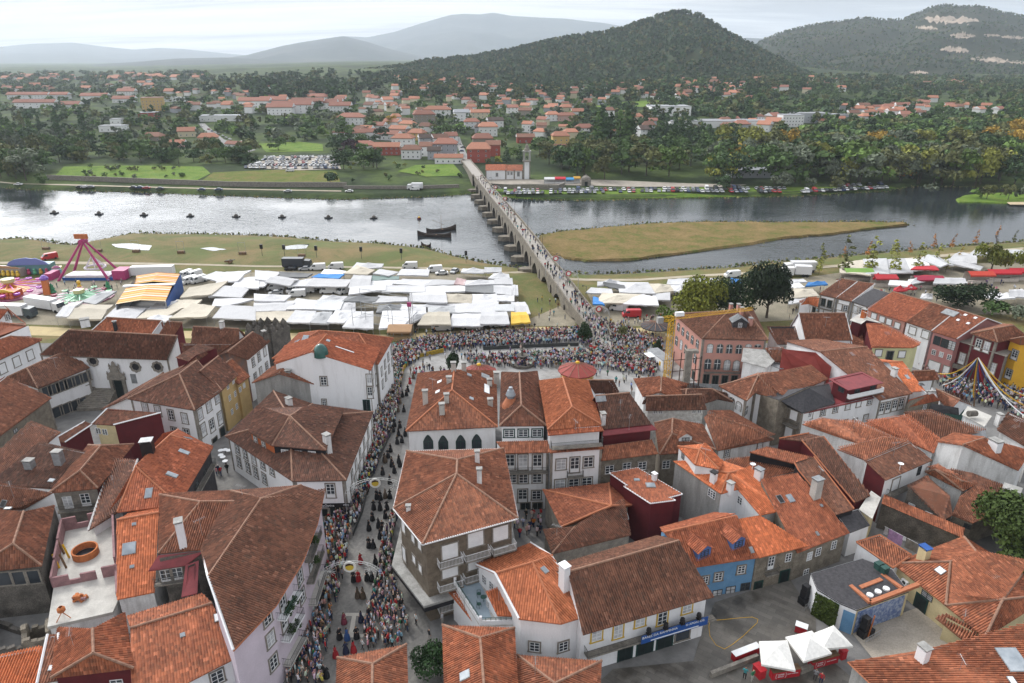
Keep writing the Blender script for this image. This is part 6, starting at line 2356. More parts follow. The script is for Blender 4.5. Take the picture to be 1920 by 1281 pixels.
sprinkle()
q=hit(950,337)
q.z+=0.5
t=thing('chapel','white chapel with an orange roof and a granite bell tower beside the bridge end','chapel',None,q)
Lc=24.5
def cbox(nm,x0,x1,y0,y1,z0,z1,mat):
 m=MB()
 m.box(((x0+x1)/2,(y0+y1)/2,z0),(x1-x0,y1-y0,z1-z0))
 return link(nm,m.mesh(nm,[MATS[mat]]),t)
cbox('nave_wall',-11.8,-0.6,0,9,-1.5,4.8,'white')
cbox('choir_wall',-0.4,9.2,0.3,8.6,-1.5,4.6,'white')
for x in(-12,-0.5,4.4,9.2):
 cbox('corner_pilaster',x-0.35,x+0.35,-0.15,1,-1.5,5.3,'granite')
for x0,x1,z in((-12.2,-0.3,4.8),(-0.2,9.3,4.6)):
 m=MB()
 for s,(ya,yb)in enumerate(((-0.5,4.5),(9.5,4.5))):
  tile_face(m,[(x0,ya,z),(x1,ya,z),(x1,yb,z+2.8),(x0,yb,z+2.8)],False)
 link('roof',m.mesh('roof',[MATS['tile_red']]),t)
 m=MB()
 for x in(x0+0.25,x1-0.25):
  m.face([(x,0,z),(x,9,z),(x,4.5,z+2.6)])
 link('gable',m.mesh('gable',[MATS['white']]),t)
for x,z,w_,h_ in((-5.6,2.3,1.1,1.9),(1.0,3,0.8,1.5),(2.8,3,0.8,1.5),(6.8,2.6,1.3,2.4)):
 fm,gm=window_mesh('s',w_,h_)
 o=link('window',fm,t,(x,-0.02 if x<0 else 0.28,z))
 link('pane',gm[0],o)
cbox('tower_shaft',9.9,13.3,0.2,3.6,-1.5,9.6,'white')
for x in(9.9,13.3):
 for y in(0.2,3.6):
  cbox('tower_pilaster',x-0.3,x+0.3,y-0.3,y+0.3,-1.5,9.6,'granite')
cbox('tower_cornice',9.2,14,-0.5,4.3,9.6,10.1,'granite')
for x in(10,13.2):
 for y in(0.3,3.5):
  cbox('belfry_pier',x-0.55,x+0.55,y-0.55,y+0.55,10.1,15,'cement')
cbox('belfry_cornice',9.2,14,-0.5,4.3,15,15.6,'cement')
m=MB()
m.lathe((11.6,1.9,11.6),[(0.25,1.2),(0.35,0.8),(0.6,0.2),(0.7,0),(0,0.1)],10)
m.tube((11.6,1.9,12.6),(11.6,1.9,15),0.08,5)
link('bell',m.mesh('bell',[MATS['iron']]),t)
m=MB()
m.lathe((11.6,1.9,15.6),[(1.7,0),(1.5,0.9),(0.9,1.7),(1.0,2.1),(0.75,3.0),(0.3,3.6),(0.22,4.6),(0,5)],12)
link('tower_dome',m.mesh('tower_dome',[MATS['granite']]),t)
m=MB()
m.tube((11.6,1.9,20),(11.6,1.9,22),0.06,5)
m.tube((11,1.9,21.3),(12.2,1.9,21.3),0.06,5)
link('cross',m.mesh('cross',[MATS['iron']]),t)
m=MB()
m.lathe((0,0,0),[(0.75,0),(0.75,0.06),(0,0.06)],20)
o=link('clock_face',m.mesh('clock_face',[MATS['frame_white']]),t,(11.6,-0.27,8))
o.rotation_euler=(math.pi/2,0,0)
def wallrun(name,label,pts,h,mat,th=0.6,dz=0,cat='wall'):
 t=thing(name,label,cat,None,pts[0])
 m=MB()
 for a,b in zip(pts,pts[1:]):
  d=b-a
  ln=Vector((d.x,d.y,0)).length
  ang=math.atan2(d.y,d.x)
  c=(a+b)/2
  m.box((c.x,c.y,min(a.z,b.z)-1+dz),(ln+0.2,th,h+1),ang)
 m2=MB()
 for a,b in zip(pts,pts[1:]):
  d=b-a
  c=(a+b)/2
  m2.box((c.x,c.y,min(a.z,b.z)+h+dz),(Vector((d.x,d.y,0)).length+0.3,th+0.25,0.18),math.atan2(d.y,d.x))
 m.build('wall',[MATS[mat]],t)
 m2.build('coping',[MATS['granite']],t)
 return t
wallrun('river_wall','dark stone river wall running below the left hand meadows',[hit(x,y)for x,y in[(90,337),(200,341),(330,346),(430,350),(540,351),(650,351)]],2.6,'granite')
wallrun('river_wall','stone wall along the garden beside the bridge head',[hit(x,y)for x,y in[(645,354),(760,355),(860,352)]],1.6,'granite')
wallrun('terrace_wall','dark stone terrace wall between the chapel yard and the parked cars',[hit(x,y)for x,y in[(905,352),(965,355),(1045,356),(1058,350)]],2.4,'granite')
YARD=M('yard_gravel',(0.36,0.32,0.27),(0.28,0.25,0.21),0.4,0.95,fine=0.12)
sheet('chapel_yard',[hit(x,y)for x,y in[(905,336),(1010,338),(1130,338),(1300,345),(1400,347),(1380,351),(1180,351),(1060,348),(1000,346),(912,347)]],0,YARD,0.25,zf=far_z,step=8)
sheet('meadow',[hit(x,y)for x,y in[(100,334),(120,313),(250,311),(380,313),(395,326),(365,341),(240,338)]],0,LAWN,0.2,zf=far_z,step=8)
sheet('meadow',[hit(x,y)for x,y in[(372,344),(400,324),(520,319),(630,322),(640,346),(500,347)]],0,MEADOW,0.2,zf=far_z,step=8)
sheet('meadow',[hit(x,y)for x,y in[(482,270),(560,266),(605,271),(606,284),(500,286)]],0,LAWN,0.2,zf=far_z,step=8)
sheet('meadow',[hit(x,y)for x,y in[(745,322),(780,310),(850,308),(868,330),(800,332)]],0,LAWN,0.2,zf=far_z,step=8)
sheet('meadow',[hit(x,y)for x,y in[(1398,285),(1400,260),(1440,257),(1425,285)]],0,LAWN,0.2,zf=far_z,step=8)
sheet('meadow',[hit(x,y)for x,y in[(1110,200),(1180,190),(1290,190),(1290,198),(1150,204)]],0,LAWN,0.3,zf=far_z,step=14)
sheet('bank_lawn',[hit(x,y)for x,y in[(905,372),(940,353),(1050,358),(1300,352),(1400,353),(1660,350),(1690,355),(1560,364),(1400,369),(1280,371),(1100,374),(990,373)]],0,LAWN,0.15,zf=far_z,step=8)
LANE=M('lane_asphalt',(0.24,0.235,0.23),(0.19,0.185,0.18),0.3,0.9,fine=0.06)
sheet('road',[hit(x,y)for x,y in[(372,232),(384,232),(420,262),(480,282),(465,286),(405,268)]],0,LANE,0.25,zf=far_z,step=8)
sheet('road',[hit(x,y)for x,y in[(0,341),(40,345),(120,346),(260,350),(420,354),(640,358),(640,360),(420,356),(260,352),(110,348),(20,345),(0,343)]],0,M('dirt_path',(0.38,0.33,0.25),(0.3,0.26,0.19),0.3,0.95),0.2,zf=far_z,step=8)
sheet('road',[hit(x,y)for x,y in[(853,257),(862,257),(880,300),(866,300)]],0,LANE,0.3,zf=far_z,step=8)
sheet('car_park',[hit(x,y)for x,y in[(458,313),(520,294),(630,293),(640,318),(560,320),(470,316)]],0,YARD,0.25,zf=far_z,step=8)
p=hit(1098,347)
t=thing('shrine','small domed granite shrine at the end of the chapel yard','shrine',None,p)
m=MB()
m.box((0,0,-0.5),(5.2,5.2,3.6))
link('shrine_body',m.mesh('shrine_body',[MATS['granite']]),t)
m=MB()
m.lathe((0,0,3.1),[(2.7,0),(2.4,1.0),(1.5,1.8),(0.3,2.2),(0.2,2.9),(0,3)],12)
link('dome',m.mesh('dome',[MATS['granite']]),t)
for x in(-2.4,2.4):
 m=MB()
 m.tube((x,-2.4,3.1),(x,-2.4,4.6),0.3,6,r2=0.08)
 link('pinnacle',m.mesh('pinnacle',[MATS['granite']]),t)
m=MB()
m.box((0,-2.63,-0.4),(1.6,0.1,2.6))
link('doorway',m.mesh('doorway',[MATS['door_dark']]),t)
def stall(p,L,W_,h,rz,col,label,body=(0.5,0.5,0.5),group=None,name='stall'):
 t=thing(name,label,'stall',group,p,rz)
 m=MB()
 m.face([(-L/2,-W_/2-0.5,h-0.3),(L/2,-W_/2-0.5,h-0.3),(L/2,0,h+0.5),(-L/2,0,h+0.5)])
 m.face([(-L/2,0,h+0.5),(L/2,0,h+0.5),(L/2,W_/2,h),(-L/2,W_/2,h)])
 m.face([(-L/2,-W_/2-0.5,h-0.75),(L/2,-W_/2-0.5,h-0.75),(L/2,-W_/2-0.5,h-0.3),(-L/2,-W_/2-0.5,h-0.3)])
 o=link('awning',m.mesh('awning',[MATS['canvas']]),t)
 o.color=col+(1,)
 m=MB()
 m.box((0,-W_/2+0.3,0),(L*0.96,0.6,1.0))
 m.box((0,W_/2-0.1,0),(L*0.96,0.15,h-0.1))
 o=link('counter',m.mesh('counter',[MATS['cloth']]),t)
 o.color=body+(1,)
 for x in(-L/2+0.1,L/2-0.1):
  for y in(-W_/2,W_/2-0.1):
   m=MB()
   m.tube((x,y,0),(x,y,h-0.05),0.05,5)
   link('pole',m.mesh('pole',[MATS['steel']]),t)
 return t
stall(hit(1030,344),6,3,3,0,(0.6,0.6,0.6),'white roofed snack stall in the chapel yard')
stall(hit(1050,344),6,3,3.2,0,(0.5,0.03,0.05),'red awning stall beside the white one in the chapel yard')
stall(hit(1068,344),4.5,3,2.8,0,(0.05,0.25,0.5),'blue awning stall in the chapel yard')
stall(hit(1081,343),4,3,3.2,0,(0.45,0.25,0.04),'ochre stall beside the granite shrine')
def car_mesh(van=False):
 m=MB()
 if van:
  prof=[(-2.5,0.35),(-2.5,1.0),(-2.2,1.25),(-1.55,1.95),(-1.2,2.2),(2.4,2.25),(2.5,2.1),(2.5,0.35)]
  W_=0.95
 else:
  prof=[(-2.1,0.35),(-2.15,0.7),(-1.2,0.88),(-0.55,1.4),(0.85,1.43),(1.6,0.95),(2.05,0.88),(2.1,0.35)]
  W_=0.85
 n=len(prof)
 i=len(m.v)
 for y,k in((-W_,1),(W_,1)):
  for x,z in prof:
   m.v.append((x,y*(0.84 if z>1.3 else 1),z))
 for k in range(n-1):
  m.f.append((i+k,i+k+1,i+n+k+1,i+n+k))
  m.m.append(1 if not van and k in(2,4)or(van and k==2)else 0)
 m.f.append(tuple(range(i,i+n)))
 m.m.append(0)
 m.f.append(tuple(range(i+n,i+2*n))[::-1])
 m.m.append(0)
 m.f.append((i,i+n,i+2*n-1,i+n-1))
 m.m.append(2)
 for s in(-1,1):
  y=s*W_*(0.93 if not van else 0.99)
  if van:
   q=[(-1.75,1.4),(-1.45,1.9),(-0.6,1.95),(-0.6,1.4)]
  else:
   q=[(-1.05,0.93),(-0.5,1.33),(0.8,1.35),(1.4,0.97)]
  m.face([(x,s*W_*(1.004 if z<1.2 or van else 0.865),z)for x,z in q],1)
  for x in(-1.35,1.3)if not van else(-1.6,1.6):
   a=len(m.v)
   N=10
   for k in range(N):
    t=2*math.pi*k/N
    m.v.append((x+0.34*math.cos(t),s*(W_+0.02),0.34+0.34*math.sin(t)))
   m.f.append(tuple((a+k for k in range(N))))
   m.m.append(2)
   for k in range(N):
    t=2*math.pi*k/N
    m.v.append((x+0.34*math.cos(t),s*(W_-0.2),0.34+0.34*math.sin(t)))
   for k in range(N):
    m.f.append((a+k,a+(k+1)%N,a+N+(k+1)%N,a+N+k))
    m.m.append(2)
 return m.mesh('van_body' if van else 'car_body',[MATS['paint'],MATS['glass'],MATS['tyre']])
CARM,VANM=(car_mesh(),car_mesh(True))
CCOL=[('white',(0.62,0.62,0.62)),('white',(0.7,0.7,0.7)),('silver',(0.38,0.39,0.4)),('silver',(0.32,0.33,0.35)),('grey',(0.14,0.145,0.15)),('black',(0.012,0.012,0.014)),('dark blue',(0.02,0.04,0.11)),('red',(0.35,0.02,0.025)),('black',(0.02,0.02,0.02))]
def car(p,rz,place,van=False,col=None):
 n,c=col or rnd.choice(CCOL)
 o=link('van' if van else 'car',VANM if van else CARM,None,p,rz)
 o.color=c+(1,)
 tag(o,f"{n} {('van' if van else 'car')} {place}",'van' if van else 'car',('vans ' if van else 'cars ')+place)
 return o
def carrow(a,b,n,rz,place,miss=0.12,dy=0):
 for k in range(n):
  if rnd.random()<miss:
   continue
  t=k/max(1,n-1)
  p=hit(lerp(a[0],b[0],t)+rnd.uniform(-0.6,0.6),lerp(a[1],b[1],t)+rnd.uniform(-0.3,0.3))
  p.z+=0.25
  car(p,rz+rnd.uniform(-0.12,0.12),place,rnd.random()<0.08)
RB='parked along the far riverbank lawn'
carrow((952,365),(1285,360),42,1.45,RB)
carrow((948,361),(1280,356),40,1.6,RB,0.25)
carrow((1290,357),(1470,356),22,1.5,RB+' near the pavilion')
carrow((1290,361),(1460,362),20,1.6,RB+' near the pavilion',0.3)
carrow((1505,362),(1660,354),22,1.5,'parked at the right end of the far lawn',0.1)
carrow((1560,352),(1650,347),10,1.5,'parked at the right end of the far lawn',0.3)
LT='in the crowded car park on the far bank'
for k,y in enumerate((297,301.5,306.5,311.5,316)):
 carrow((498-k*9,y),(632,y+(k-2)*0.6),25,1.2 if k%2 else 1.9,LT,0.2)
for y in(264,268.5,273):
 carrow((58,y),(126,y),11,1.3,'in the small car park among the left hand trees',0.1)
carrow((378,238),(470,281),15,-1.0,'parked along the sloping lane',0.2)
for x,y in[(35,348),(150,353),(160,353),(170,353),(250,354),(262,354),(275,355),(300,356),(378,358),(410,358),(540,361),(655,361),(865,285),(868,278),(861,272)]:
 p=hit(x,y)
 p.z+=0.2
 car(p,0.1,'on the riverside road' if y>300 else 'on the street beyond the bridge')
car(hit(544,322),0.2,'standing alone on the meadow edge',True,CCOL[0])
p=hit(778,357)
car(p,0.05,'with a box lorry by the river wall',True,CCOL[0])
LOW={(k,n):[lowfaces(k,31+i,n)for i in range(3)]for k in('round','wide','pine','cone')for n in(70,14,9)}
def plant(p,h,kind,col,label,group=None,wx=1.0,name='tree',cat='tree',crown=None,tint=None):
 t=thing(name,label,cat,group,p,rnd.uniform(0,6.28))
 c=tint or GREENS[col]
 j=rnd.uniform(0.85,1.15)
 o=link('crown',crown or rnd.choice(CR[kind]),t,None,0,(h*wx,h*wx,h))
 o.color=(c[0]*j,c[1]*j,c[2]*j,1)
 link('trunk',rnd.choice(TK[kind]),t,None,0,(h,h,h))
 return t
HQ=np.array([tuple(p)for p in FARH])
def hides(p,h):
 d=HQ[:,:2]-np.array([p[0],p[1]])
 L=math.hypot(p[0],p[1])
 u=np.array([p[0]/L,p[1]/L])
 al=d@u
 la=np.abs(d[:,0]*u[1]-d[:,1]*u[0])
 return bool(np.any((la<5.5)&(al>-4)&(al<10+h*3.2)))
TREES=[t for t in TREES if t[5]==1.12 or not hides(t[0],t[1])or rnd.random()<0.12]
WOOD=[t for t in WOOD if t[0][1]>1500 or not hides(t[0],t[1])or rnd.random()<0.12]
TREES.sort(key=lambda t:-t[1]/t[0].length)
for p,h,kind,col,place,wx in TREES[:285]:
 big='small ' if h<5 else 'large ' if h>13 else ''
 plant(p,h,kind,col,f'{big}{KN[kind]} {col} tree {place}','trees '+place,wx)
for p,h,kind,col,place,wx in TREES[285:]:
 WOOD.append((p,h,kind if kind in('round','wide','pine','cone')else 'round',col,70))
VV,FF,CC,off=([],[],[],0)
for p,h,kind,col,n in WOOD:
 v,f,b=rnd.choice(LOW[kind,n])
 a=rnd.uniform(0,6.28)
 ca,sa=(math.cos(a),math.sin(a))
 w_=h*rnd.uniform(0.9,1.35)
 q=np.empty_like(v)
 q[:,0]=(v[:,0]*ca-v[:,1]*sa)*w_+p[0]
 q[:,1]=(v[:,0]*sa+v[:,1]*ca)*w_+p[1]
 q[:,2]=v[:,2]*h+p[2]-h*0.12
 c=np.array(GREENS[col])*rnd.uniform(0.75,1.2)
 VV.append(q)
 FF.append(f+off)
 off+=len(v)
 CC.append(b[:,None]*c[None,:])
o=link('woods',npmesh('woods',np.concatenate(VV),np.concatenate(FF),MATS['leaf_mass'],np.concatenate(CC)))
tag(o,kind='stuff')
def gsheet(name,pts,mat,lift=0.02,step=6):
 return sheet(name,[GP(p)for p in pts],0,mat,lift,zf=near_z,step=step)
zone(0,0,1)
M('sand_gravel',(0.46,0.37,0.2),(0.4,0.32,0.18),0.4,0.95,fine=0.08)
M('trodden_dirt',(0.27,0.235,0.175),(0.2,0.18,0.13),0.25,0.95,fine=0.15)
def cobble(name,a,b_,sc):
 m,nt,b=newmat(name)
 g=nd(nt,'ShaderNodeNewGeometry')
 v=nd(nt,'ShaderNodeTexVoronoi')
 v.inputs['Scale'].default_value=sc
 nt.links.new(g.outputs['Position'],v.inputs['Vector'])
 c=mixc(nt,v.outputs['Color'],a,b_)
 c=mixc(nt,0.8,c,ramp(nt,noisef(nt,0.35,5),[(0.35,(0.7,0.7,0.7)),(0.65,(1.15,1.15,1.12))]),'MULTIPLY')
 nt.links.new(c,b.inputs['Base Color'])
 b.inputs['Roughness'].default_value=0.75
 bn=nd(nt,'ShaderNodeBump')
 bn.inputs['Distance'].default_value=0.03
 bn.inputs['Strength'].default_value=0.8
 bn.invert=True
 nt.links.new(v.outputs['Distance'],bn.inputs['Height'])
 nt.links.new(bn.outputs[0],b.inputs['Normal'])
cobble('street_setts',(0.105,0.1,0.097),(0.165,0.158,0.148),3.2)
def slabs(name,c1,c2,c3,sx=0.9,sy=0.45):
 m,nt,b=newmat(name)
 g=nd(nt,'ShaderNodeNewGeometry')
 mp=nd(nt,'ShaderNodeMapping')
 mp.inputs['Rotation'].default_value=(0,0,0.62)
 nt.links.new(g.outputs['Position'],mp.inputs[0])
 k=nd(nt,'ShaderNodeTexBrick')
 nt.links.new(mp.outputs[0],k.inputs['Vector'])
 k.inputs['Color1'].default_value=c1+(1,)
 k.inputs['Color2'].default_value=c2+(1,)
 k.inputs['Mortar'].default_value=c3+(1,)
 k.inputs['Scale'].default_value=1
 k.inputs['Brick Width'].default_value=sx
 k.inputs['Row Height'].default_value=sy
 k.inputs['Mortar Size'].default_value=0.012
 wet=ramp(nt,noisef(nt,0.22,6,rough=0.65),[(0.46,(1,1,1)),(0.6,(0.42,0.4,0.37))])
 nt.links.new(mixc(nt,0.85,k.outputs['Color'],wet,'MULTIPLY'),b.inputs['Base Color'])
 nt.links.new(ramp(nt,noisef(nt,0.22,6,rough=0.65),[(0.46,(0.8,0.8,0.8)),(0.6,(0.4,0.4,0.4))]),b.inputs['Roughness'])
slabs('wet_slabs',(0.15,0.137,0.12),(0.105,0.096,0.084),(0.06,0.056,0.05),1.6,0.7)
slabs('square_slabs',(0.3,0.295,0.285),(0.25,0.245,0.24),(0.22,0.215,0.21),3,3)
gsheet('promenade',[(-60,612),(60,612),(180,618),(430,622),(600,626),(745,628),(880,619),(1000,613),(1075,614),(1080,622),(1000,622),(880,628),(745,640),(600,640),(430,636),(180,632),(-60,626)],MATS['sand_gravel'],0.03)
gsheet('promenade',[(1130,622),(1250,610),(1250,618),(1140,632)],MATS['sand_gravel'],0.03)
gsheet('square',[(735,652),(800,640),(900,628),(1010,624),(1120,632),(1250,625),(1320,660),(1310,735),(1180,735),(1000,720),(850,700),(760,700),(700,790),(660,800),(690,730),(725,690)],MATS['square_slabs'],0.04)
gsheet('street',[(742,700),(775,700),(752,850),(735,960),(745,1080),(800,1150),(830,1290),(500,1290),(560,1180),(598,1060),(605,970),(650,966),(665,900),(690,780)],MATS['street_setts'],0.05)
gsheet('street',[(395,850),(440,900),(430,940),(395,930),(380,860)],MATS['street_setts'],0.05)
M('pale_setts',(0.4,0.38,0.34),(0.33,0.31,0.28),1.5,0.85)
for q in([(648,1150),(685,1150),(683,1156),(646,1156)],[(640,1190),(683,1190),(681,1196),(638,1196)],[(660,1156),(668,1156),(663,1190),(654,1190)]):
 gsheet('crossing',q,MATS['pale_setts'],0.06,50)
gsheet('courtyard',[(1300,1240),(1310,1205),(1340,1130),(1480,1085),(1530,1160),(1530,1215),(1620,1290),(1100,1300),(1150,1255)],MATS['wet_slabs'],0.05)
gsheet('courtyard',[(1595,1185),(1720,1140),(1820,1210),(1640,1240)],MATS['yard_gravel'],0.05)
gsheet('path',[(-60,492),(90,490),(230,492),(340,494),(480,498),(700,500),(840,502),(935,511),(1000,506),(1010,509),(940,515),(840,506),(700,503),(480,501),(340,497),(-60,495)],MATS['dirt_path'],0.05)
gsheet('path',[(1062,521),(1200,523),(1330,514),(1480,504),(1600,494),(1760,478),(1990,458),(1990,463),(1760,483),(1600,499),(1480,508),(1330,518),(1200,527),(1062,525)],MATS['dirt_path'],0.05)
gsheet('fairground',[(-60,522),(90,522),(230,520),(560,508),(800,510),(945,520),(960,545),(1000,610),(740,618),(430,618),(-60,606)],MATS['trodden_dirt'],0.04)
gsheet('fairground',[(1100,548),(1250,535),(1500,522),(1600,508),(1990,485),(1990,590),(1700,590),(1500,600),(1260,612),(1130,612)],MATS['trodden_dirt'],0.04)
gsheet('trodden_ground',[(990,600),(1060,570),(1082,590),(1078,612),(1000,612)],MATS['trodden_dirt'],0.06)
PUD=M('puddle',(0.06,0.065,0.06),(0.04,0.045,0.04),0.2,0.05,fine=0,spec=0.6)
for q in([(210,458),(250,457),(285,461),(280,470),(245,468),(215,463)],[(530,463),(560,459),(580,458),(575,466),(550,468),(535,468)],[(375,466),(400,464),(425,468),(400,471)]):
 gsheet('puddle',wiggle(q,1.5,4,8),PUD,0.08,50)
def tent(q,col='white',style=None,z=-0.3,place='left'):
 c=[P(p,z)for p in q]
 c0=sum(c,Vector())/4
 dz_=Vector((0,0,rnd.uniform(-0.3,0.3)))
 c=[c0+(p-c0)*1.13+dz_ for p in c]
 r=rnd
 style=style or r.choice(['ridge','sag','sag','peak','flat'])
 ctr=sum(c,Vector())/4
 g=near_z(ctr.x,ctr.y)
 lab=dict(white='white',cream='cream coloured',grey='pale grey',dark='dark grey',blue='bright blue',yellow='yellow and white',pink='pinkish',green='dull green',red='red')[col]
 t=thing('market_tent',f"{lab} {dict(ridge='ridged', sag='sagging', peak='peaked', flat='flat')[style]} market canopy {place}",'tent','market canopies '+place,(ctr.x,ctr.y,g))
 N=6
 m=MB()
 rows=[]
 hgt={'ridge':r.uniform(0.5,0.9),'sag':-r.uniform(0.1,0.35),'peak':r.uniform(0.8,1.3),'flat':0.1}[style]
 ph=r.uniform(0,9)
 for j in range(N+1):
  v=j/N
  row=[]
  for i in range(N+1):
   u=i/N
   p=c[0].lerp(c[1],u).lerp(c[3].lerp(c[2],u),v)
   k={'ridge':1-abs(2*v-1),'sag':math.sin(math.pi*u)*math.sin(math.pi*v),'peak':(1-max(abs(2*u-1),abs(2*v-1)))**1.2,'flat':math.sin(math.pi*u)}[style]
   e=0.16*(abs(math.sin(math.pi*2*u))+abs(math.sin(math.pi*2*v)))*(0 if style=='flat' else 1)
   p.z+=hgt*k-e*0.6+0.14*noise.noise((p.x*0.45+ph,p.y*0.45,ph))
   row.append(p)
  rows.append(row)
 m.grid(rows)
 ed=rows[0]+[row[-1]for row in rows[1:]]+rows[-1][-2::-1]+[row[0]for row in rows[-2:0:-1]]
 for a,b in zip(ed,ed[1:]+ed[:1]):
  d=Vector((0,0,r.uniform(0.3,0.5)))
  m.face([a-d,b-d,b,a])
 o=m.build('canopy',[MATS['canvas']],t)
 cc=dict(white=(0.57,0.57,0.582),cream=(0.54,0.49,0.4),grey=(0.5,0.51,0.52),dark=(0.17,0.175,0.18),blue=(0.05,0.22,0.55),yellow=(0.65,0.42,0.06),pink=(0.58,0.42,0.42),green=(0.22,0.3,0.28),red=(0.42,0.03,0.04))[col]
 j=r.uniform(0.72,1.06)
 o.color=tuple((v*j for v in cc))+(1,)
 for p in(c[0],c[1],c[2],c[3]):
  q_=p.lerp(ctr,0.05)
  m=MB()
  m.tube((q_.x,q_.y,g-0.1),(q_.x,q_.y,p.z-0.05),0.04,4)
  m.build('pole',[MATS['steel']],t)
 m=MB()
 for k in range(3):
  a=c[0].lerp(c[1],(k+0.5)/3).lerp(c[3].lerp(c[2],(k+0.5)/3),0.35)
  m.box((a.x,a.y,g),(max(0.8,(c[1]-c[0]).length/4),0.9,0.95),math.atan2((c[1]-c[0]).y,(c[1]-c[0]).x))
 return t
W_,C_,G_,D_,B_=('white','cream','grey','dark','blue')
TL,TM,TR_=('in the fairground field left of the bridge','at the left end of the market','in the market right of the bridge')
zone(480,400,4)
for q in[((720,412),(930,398),(945,375),(765,366),W_),((670,452),(830,460),(880,430),(760,398),C_),((885,455),(990,470),(1060,445),(930,425),W_),((1070,462),(1280,466),(1290,425),(1100,420),W_,'flat'),((1545,435),(1700,440),(1715,415),(1560,408),W_),((1720,445),(1835,440),(1835,412),(1720,410),W_),((490,455),(650,452),(665,430),(520,418),W_),((430,478),(610,488),(650,460),(480,458),B_),((190,478),(370,480),(410,455),(185,445),D_),((0,490),(90,500),(180,440),(0,430),W_),((0,545),(60,540),(100,500),(0,490),W_),((80,520),(250,545),(310,500),(160,478),W_),((250,545),(385,540),(435,490),(312,505),W_),((385,545),(660,548),(700,500),(440,490),W_),((702,550),(850,545),(860,470),(740,460),W_),((855,497),(1060,488),(1060,470),(870,465),'green'),((852,545),(1038,525),(1100,495),(880,498),W_),((1040,525),(1248,540),(1330,500),(1110,494),W_),((1250,545),(1480,530),(1490,505),(1340,500),W_),((1490,530),(1560,540),(1570,505),(1510,490),'pink'),((1565,540),(1780,530),(1770,505),(1580,505),W_),((1750,490),(1895,490),(1890,460),(1790,455),W_,'peak'),((1790,528),(1920,530),(1915,490),(1795,490),W_),((710,610),(958,580),(960,545),(720,560),W_,'flat'),((962,590),(1250,590),(1250,548),(970,545),W_),((1252,595),(1550,580),(1550,542),(1260,547),W_),((1560,575),(1780,590),(1780,537),(1580,545),D_),((1790,590),(1920,600),(1920,540),(1790,534),W_),((1165,660),(1420,670),(1405,592),(1170,605),W_),((1422,660),(1605,670),(1610,610),(1412,605),C_),((1620,660),(1800,650),(1795,602),(1630,602),W_),((1810,645),(1930,650),(1930,612),(1810,608),W_),((0,660),(200,662),(250,622),(0,612),W_),((0,725),(238,715),(300,650),(0,666),W_),((240,715),(430,715),(468,660),(310,642),W_),((440,720),(620,725),(650,658),(472,657),G_),((470,653),(640,653),(680,620),(510,612),W_),((660,660),(880,665),(910,632),(700,627),D_),((890,670),(1160,655),(1160,632),(930,622),W_),((640,725),(740,725),(740,668),(660,664),W_),((910,735),(1080,720),(1080,682),(930,682),D_),((1080,740),(1265,742),(1262,682),(1090,674),W_),((1270,690),(1480,694),(1480,672),(1290,664),W_),((1300,745),(1480,740),(1480,696),(1300,700),G_),((1482,736),(1800,738),(1800,662),(1500,680),W_),((1802,735),(1930,738),(1930,692),(1810,692),G_),((0,785),(240,800),(320,730),(0,732),C_),((237,815),(398,820),(440,742),(300,735),W_),((402,815),(538,820),(565,742),(442,742),G_),((542,815),(658,820),(735,740),(600,738),W_),((662,850),(870,860),(870,745),(738,745),W_),((935,860),(1090,855),(1190,745),(960,745),W_),((1095,850),(1222,790),(1298,745),(1200,745),W_),((1227,835),(1450,835),(1440,750),(1300,750),C_,'ridge'),((1467,830),(1690,830),(1680,745),(1485,752),W_,'ridge'),((1694,830),(1890,830),(1870,748),(1700,748),W_,'ridge')]:
 tent(q[:4],q[4],q[5]if len(q)>5 else None,place=TL)
zone(960,400,4)
for q in[((0,826),(130,815),(100,748),(0,748),'yellow','ridge'),((0,740),(130,740),(92,660),(0,662),W_),((0,605),(45,605),(40,540),(0,536),W_)]:
 tent(q[:4],q[4],place=TL)
for q in[((565,585),(750,602),(740,562),(600,552),W_),((820,592),(1058,600),(1010,525),(800,522),W_,'peak'),((1060,592),(1215,572),(1180,532),(1022,524),C_),((640,670),(848,668),(975,612),(690,602),C_,'peak'),((850,682),(1090,692),(1070,635),(985,615),W_,'ridge'),((650,540),(828,518),(790,505),(650,510),W_),((1170,530),(1328,540),(1340,492),(1180,497),W_),((1332,530),(1540,502),(1540,480),(1350,487),W_),((700,542),(850,582),(815,538),(690,530),D_),((1220,575),(1330,590),(1330,545),(1190,535),W_),((610,680),(690,684),(650,640),(610,630),B_),((1075,640),(1180,640),(1180,590),(1060,602),W_),((1640,510),(1720,520),(1700,490),(1650,480),B_)]:
 tent(q[:4],q[4],q[5]if len(q)>5 else None,place=TR_)
zone(0,400,4)
for q in[((1370,628),(1578,608),(1690,517),(1430,562),C_),((1580,612),(1800,622),(1850,562),(1690,542),W_),((1520,472),(1640,500),(1690,440),(1620,436),W_),((1632,515),(1780,502),(1870,432),(1700,442),W_),((1742,542),(1930,552),(1930,472),(1800,482),W_),((1110,712),(1230,707),(1320,652),(1170,672),W_),((1265,707),(1440,692),(1500,642),(1330,642),C_),((1290,782),(1540,772),(1600,702),(1450,682),C_),((1042,777),(1220,772),(1340,712),(1110,722),C_),((800,777),(1000,787),(1080,712),(890,692),W_),((520,782),(750,787),(832,692),(560,682),C_,'ridge'),((430,772),(515,772),(620,670),(540,680),W_),((622,662),(722,680),(862,592),(772,592),G_),((1612,777),(1900,792),(1900,702),(1680,692),W_),((1102,797),(1240,802),(1280,762),(1130,757),W_),((1600,690),(1700,690),(1900,640),(1620,640),W_)]:
 tent(q[:4],q[4],q[5]if len(q)>5 else None,place=TM)
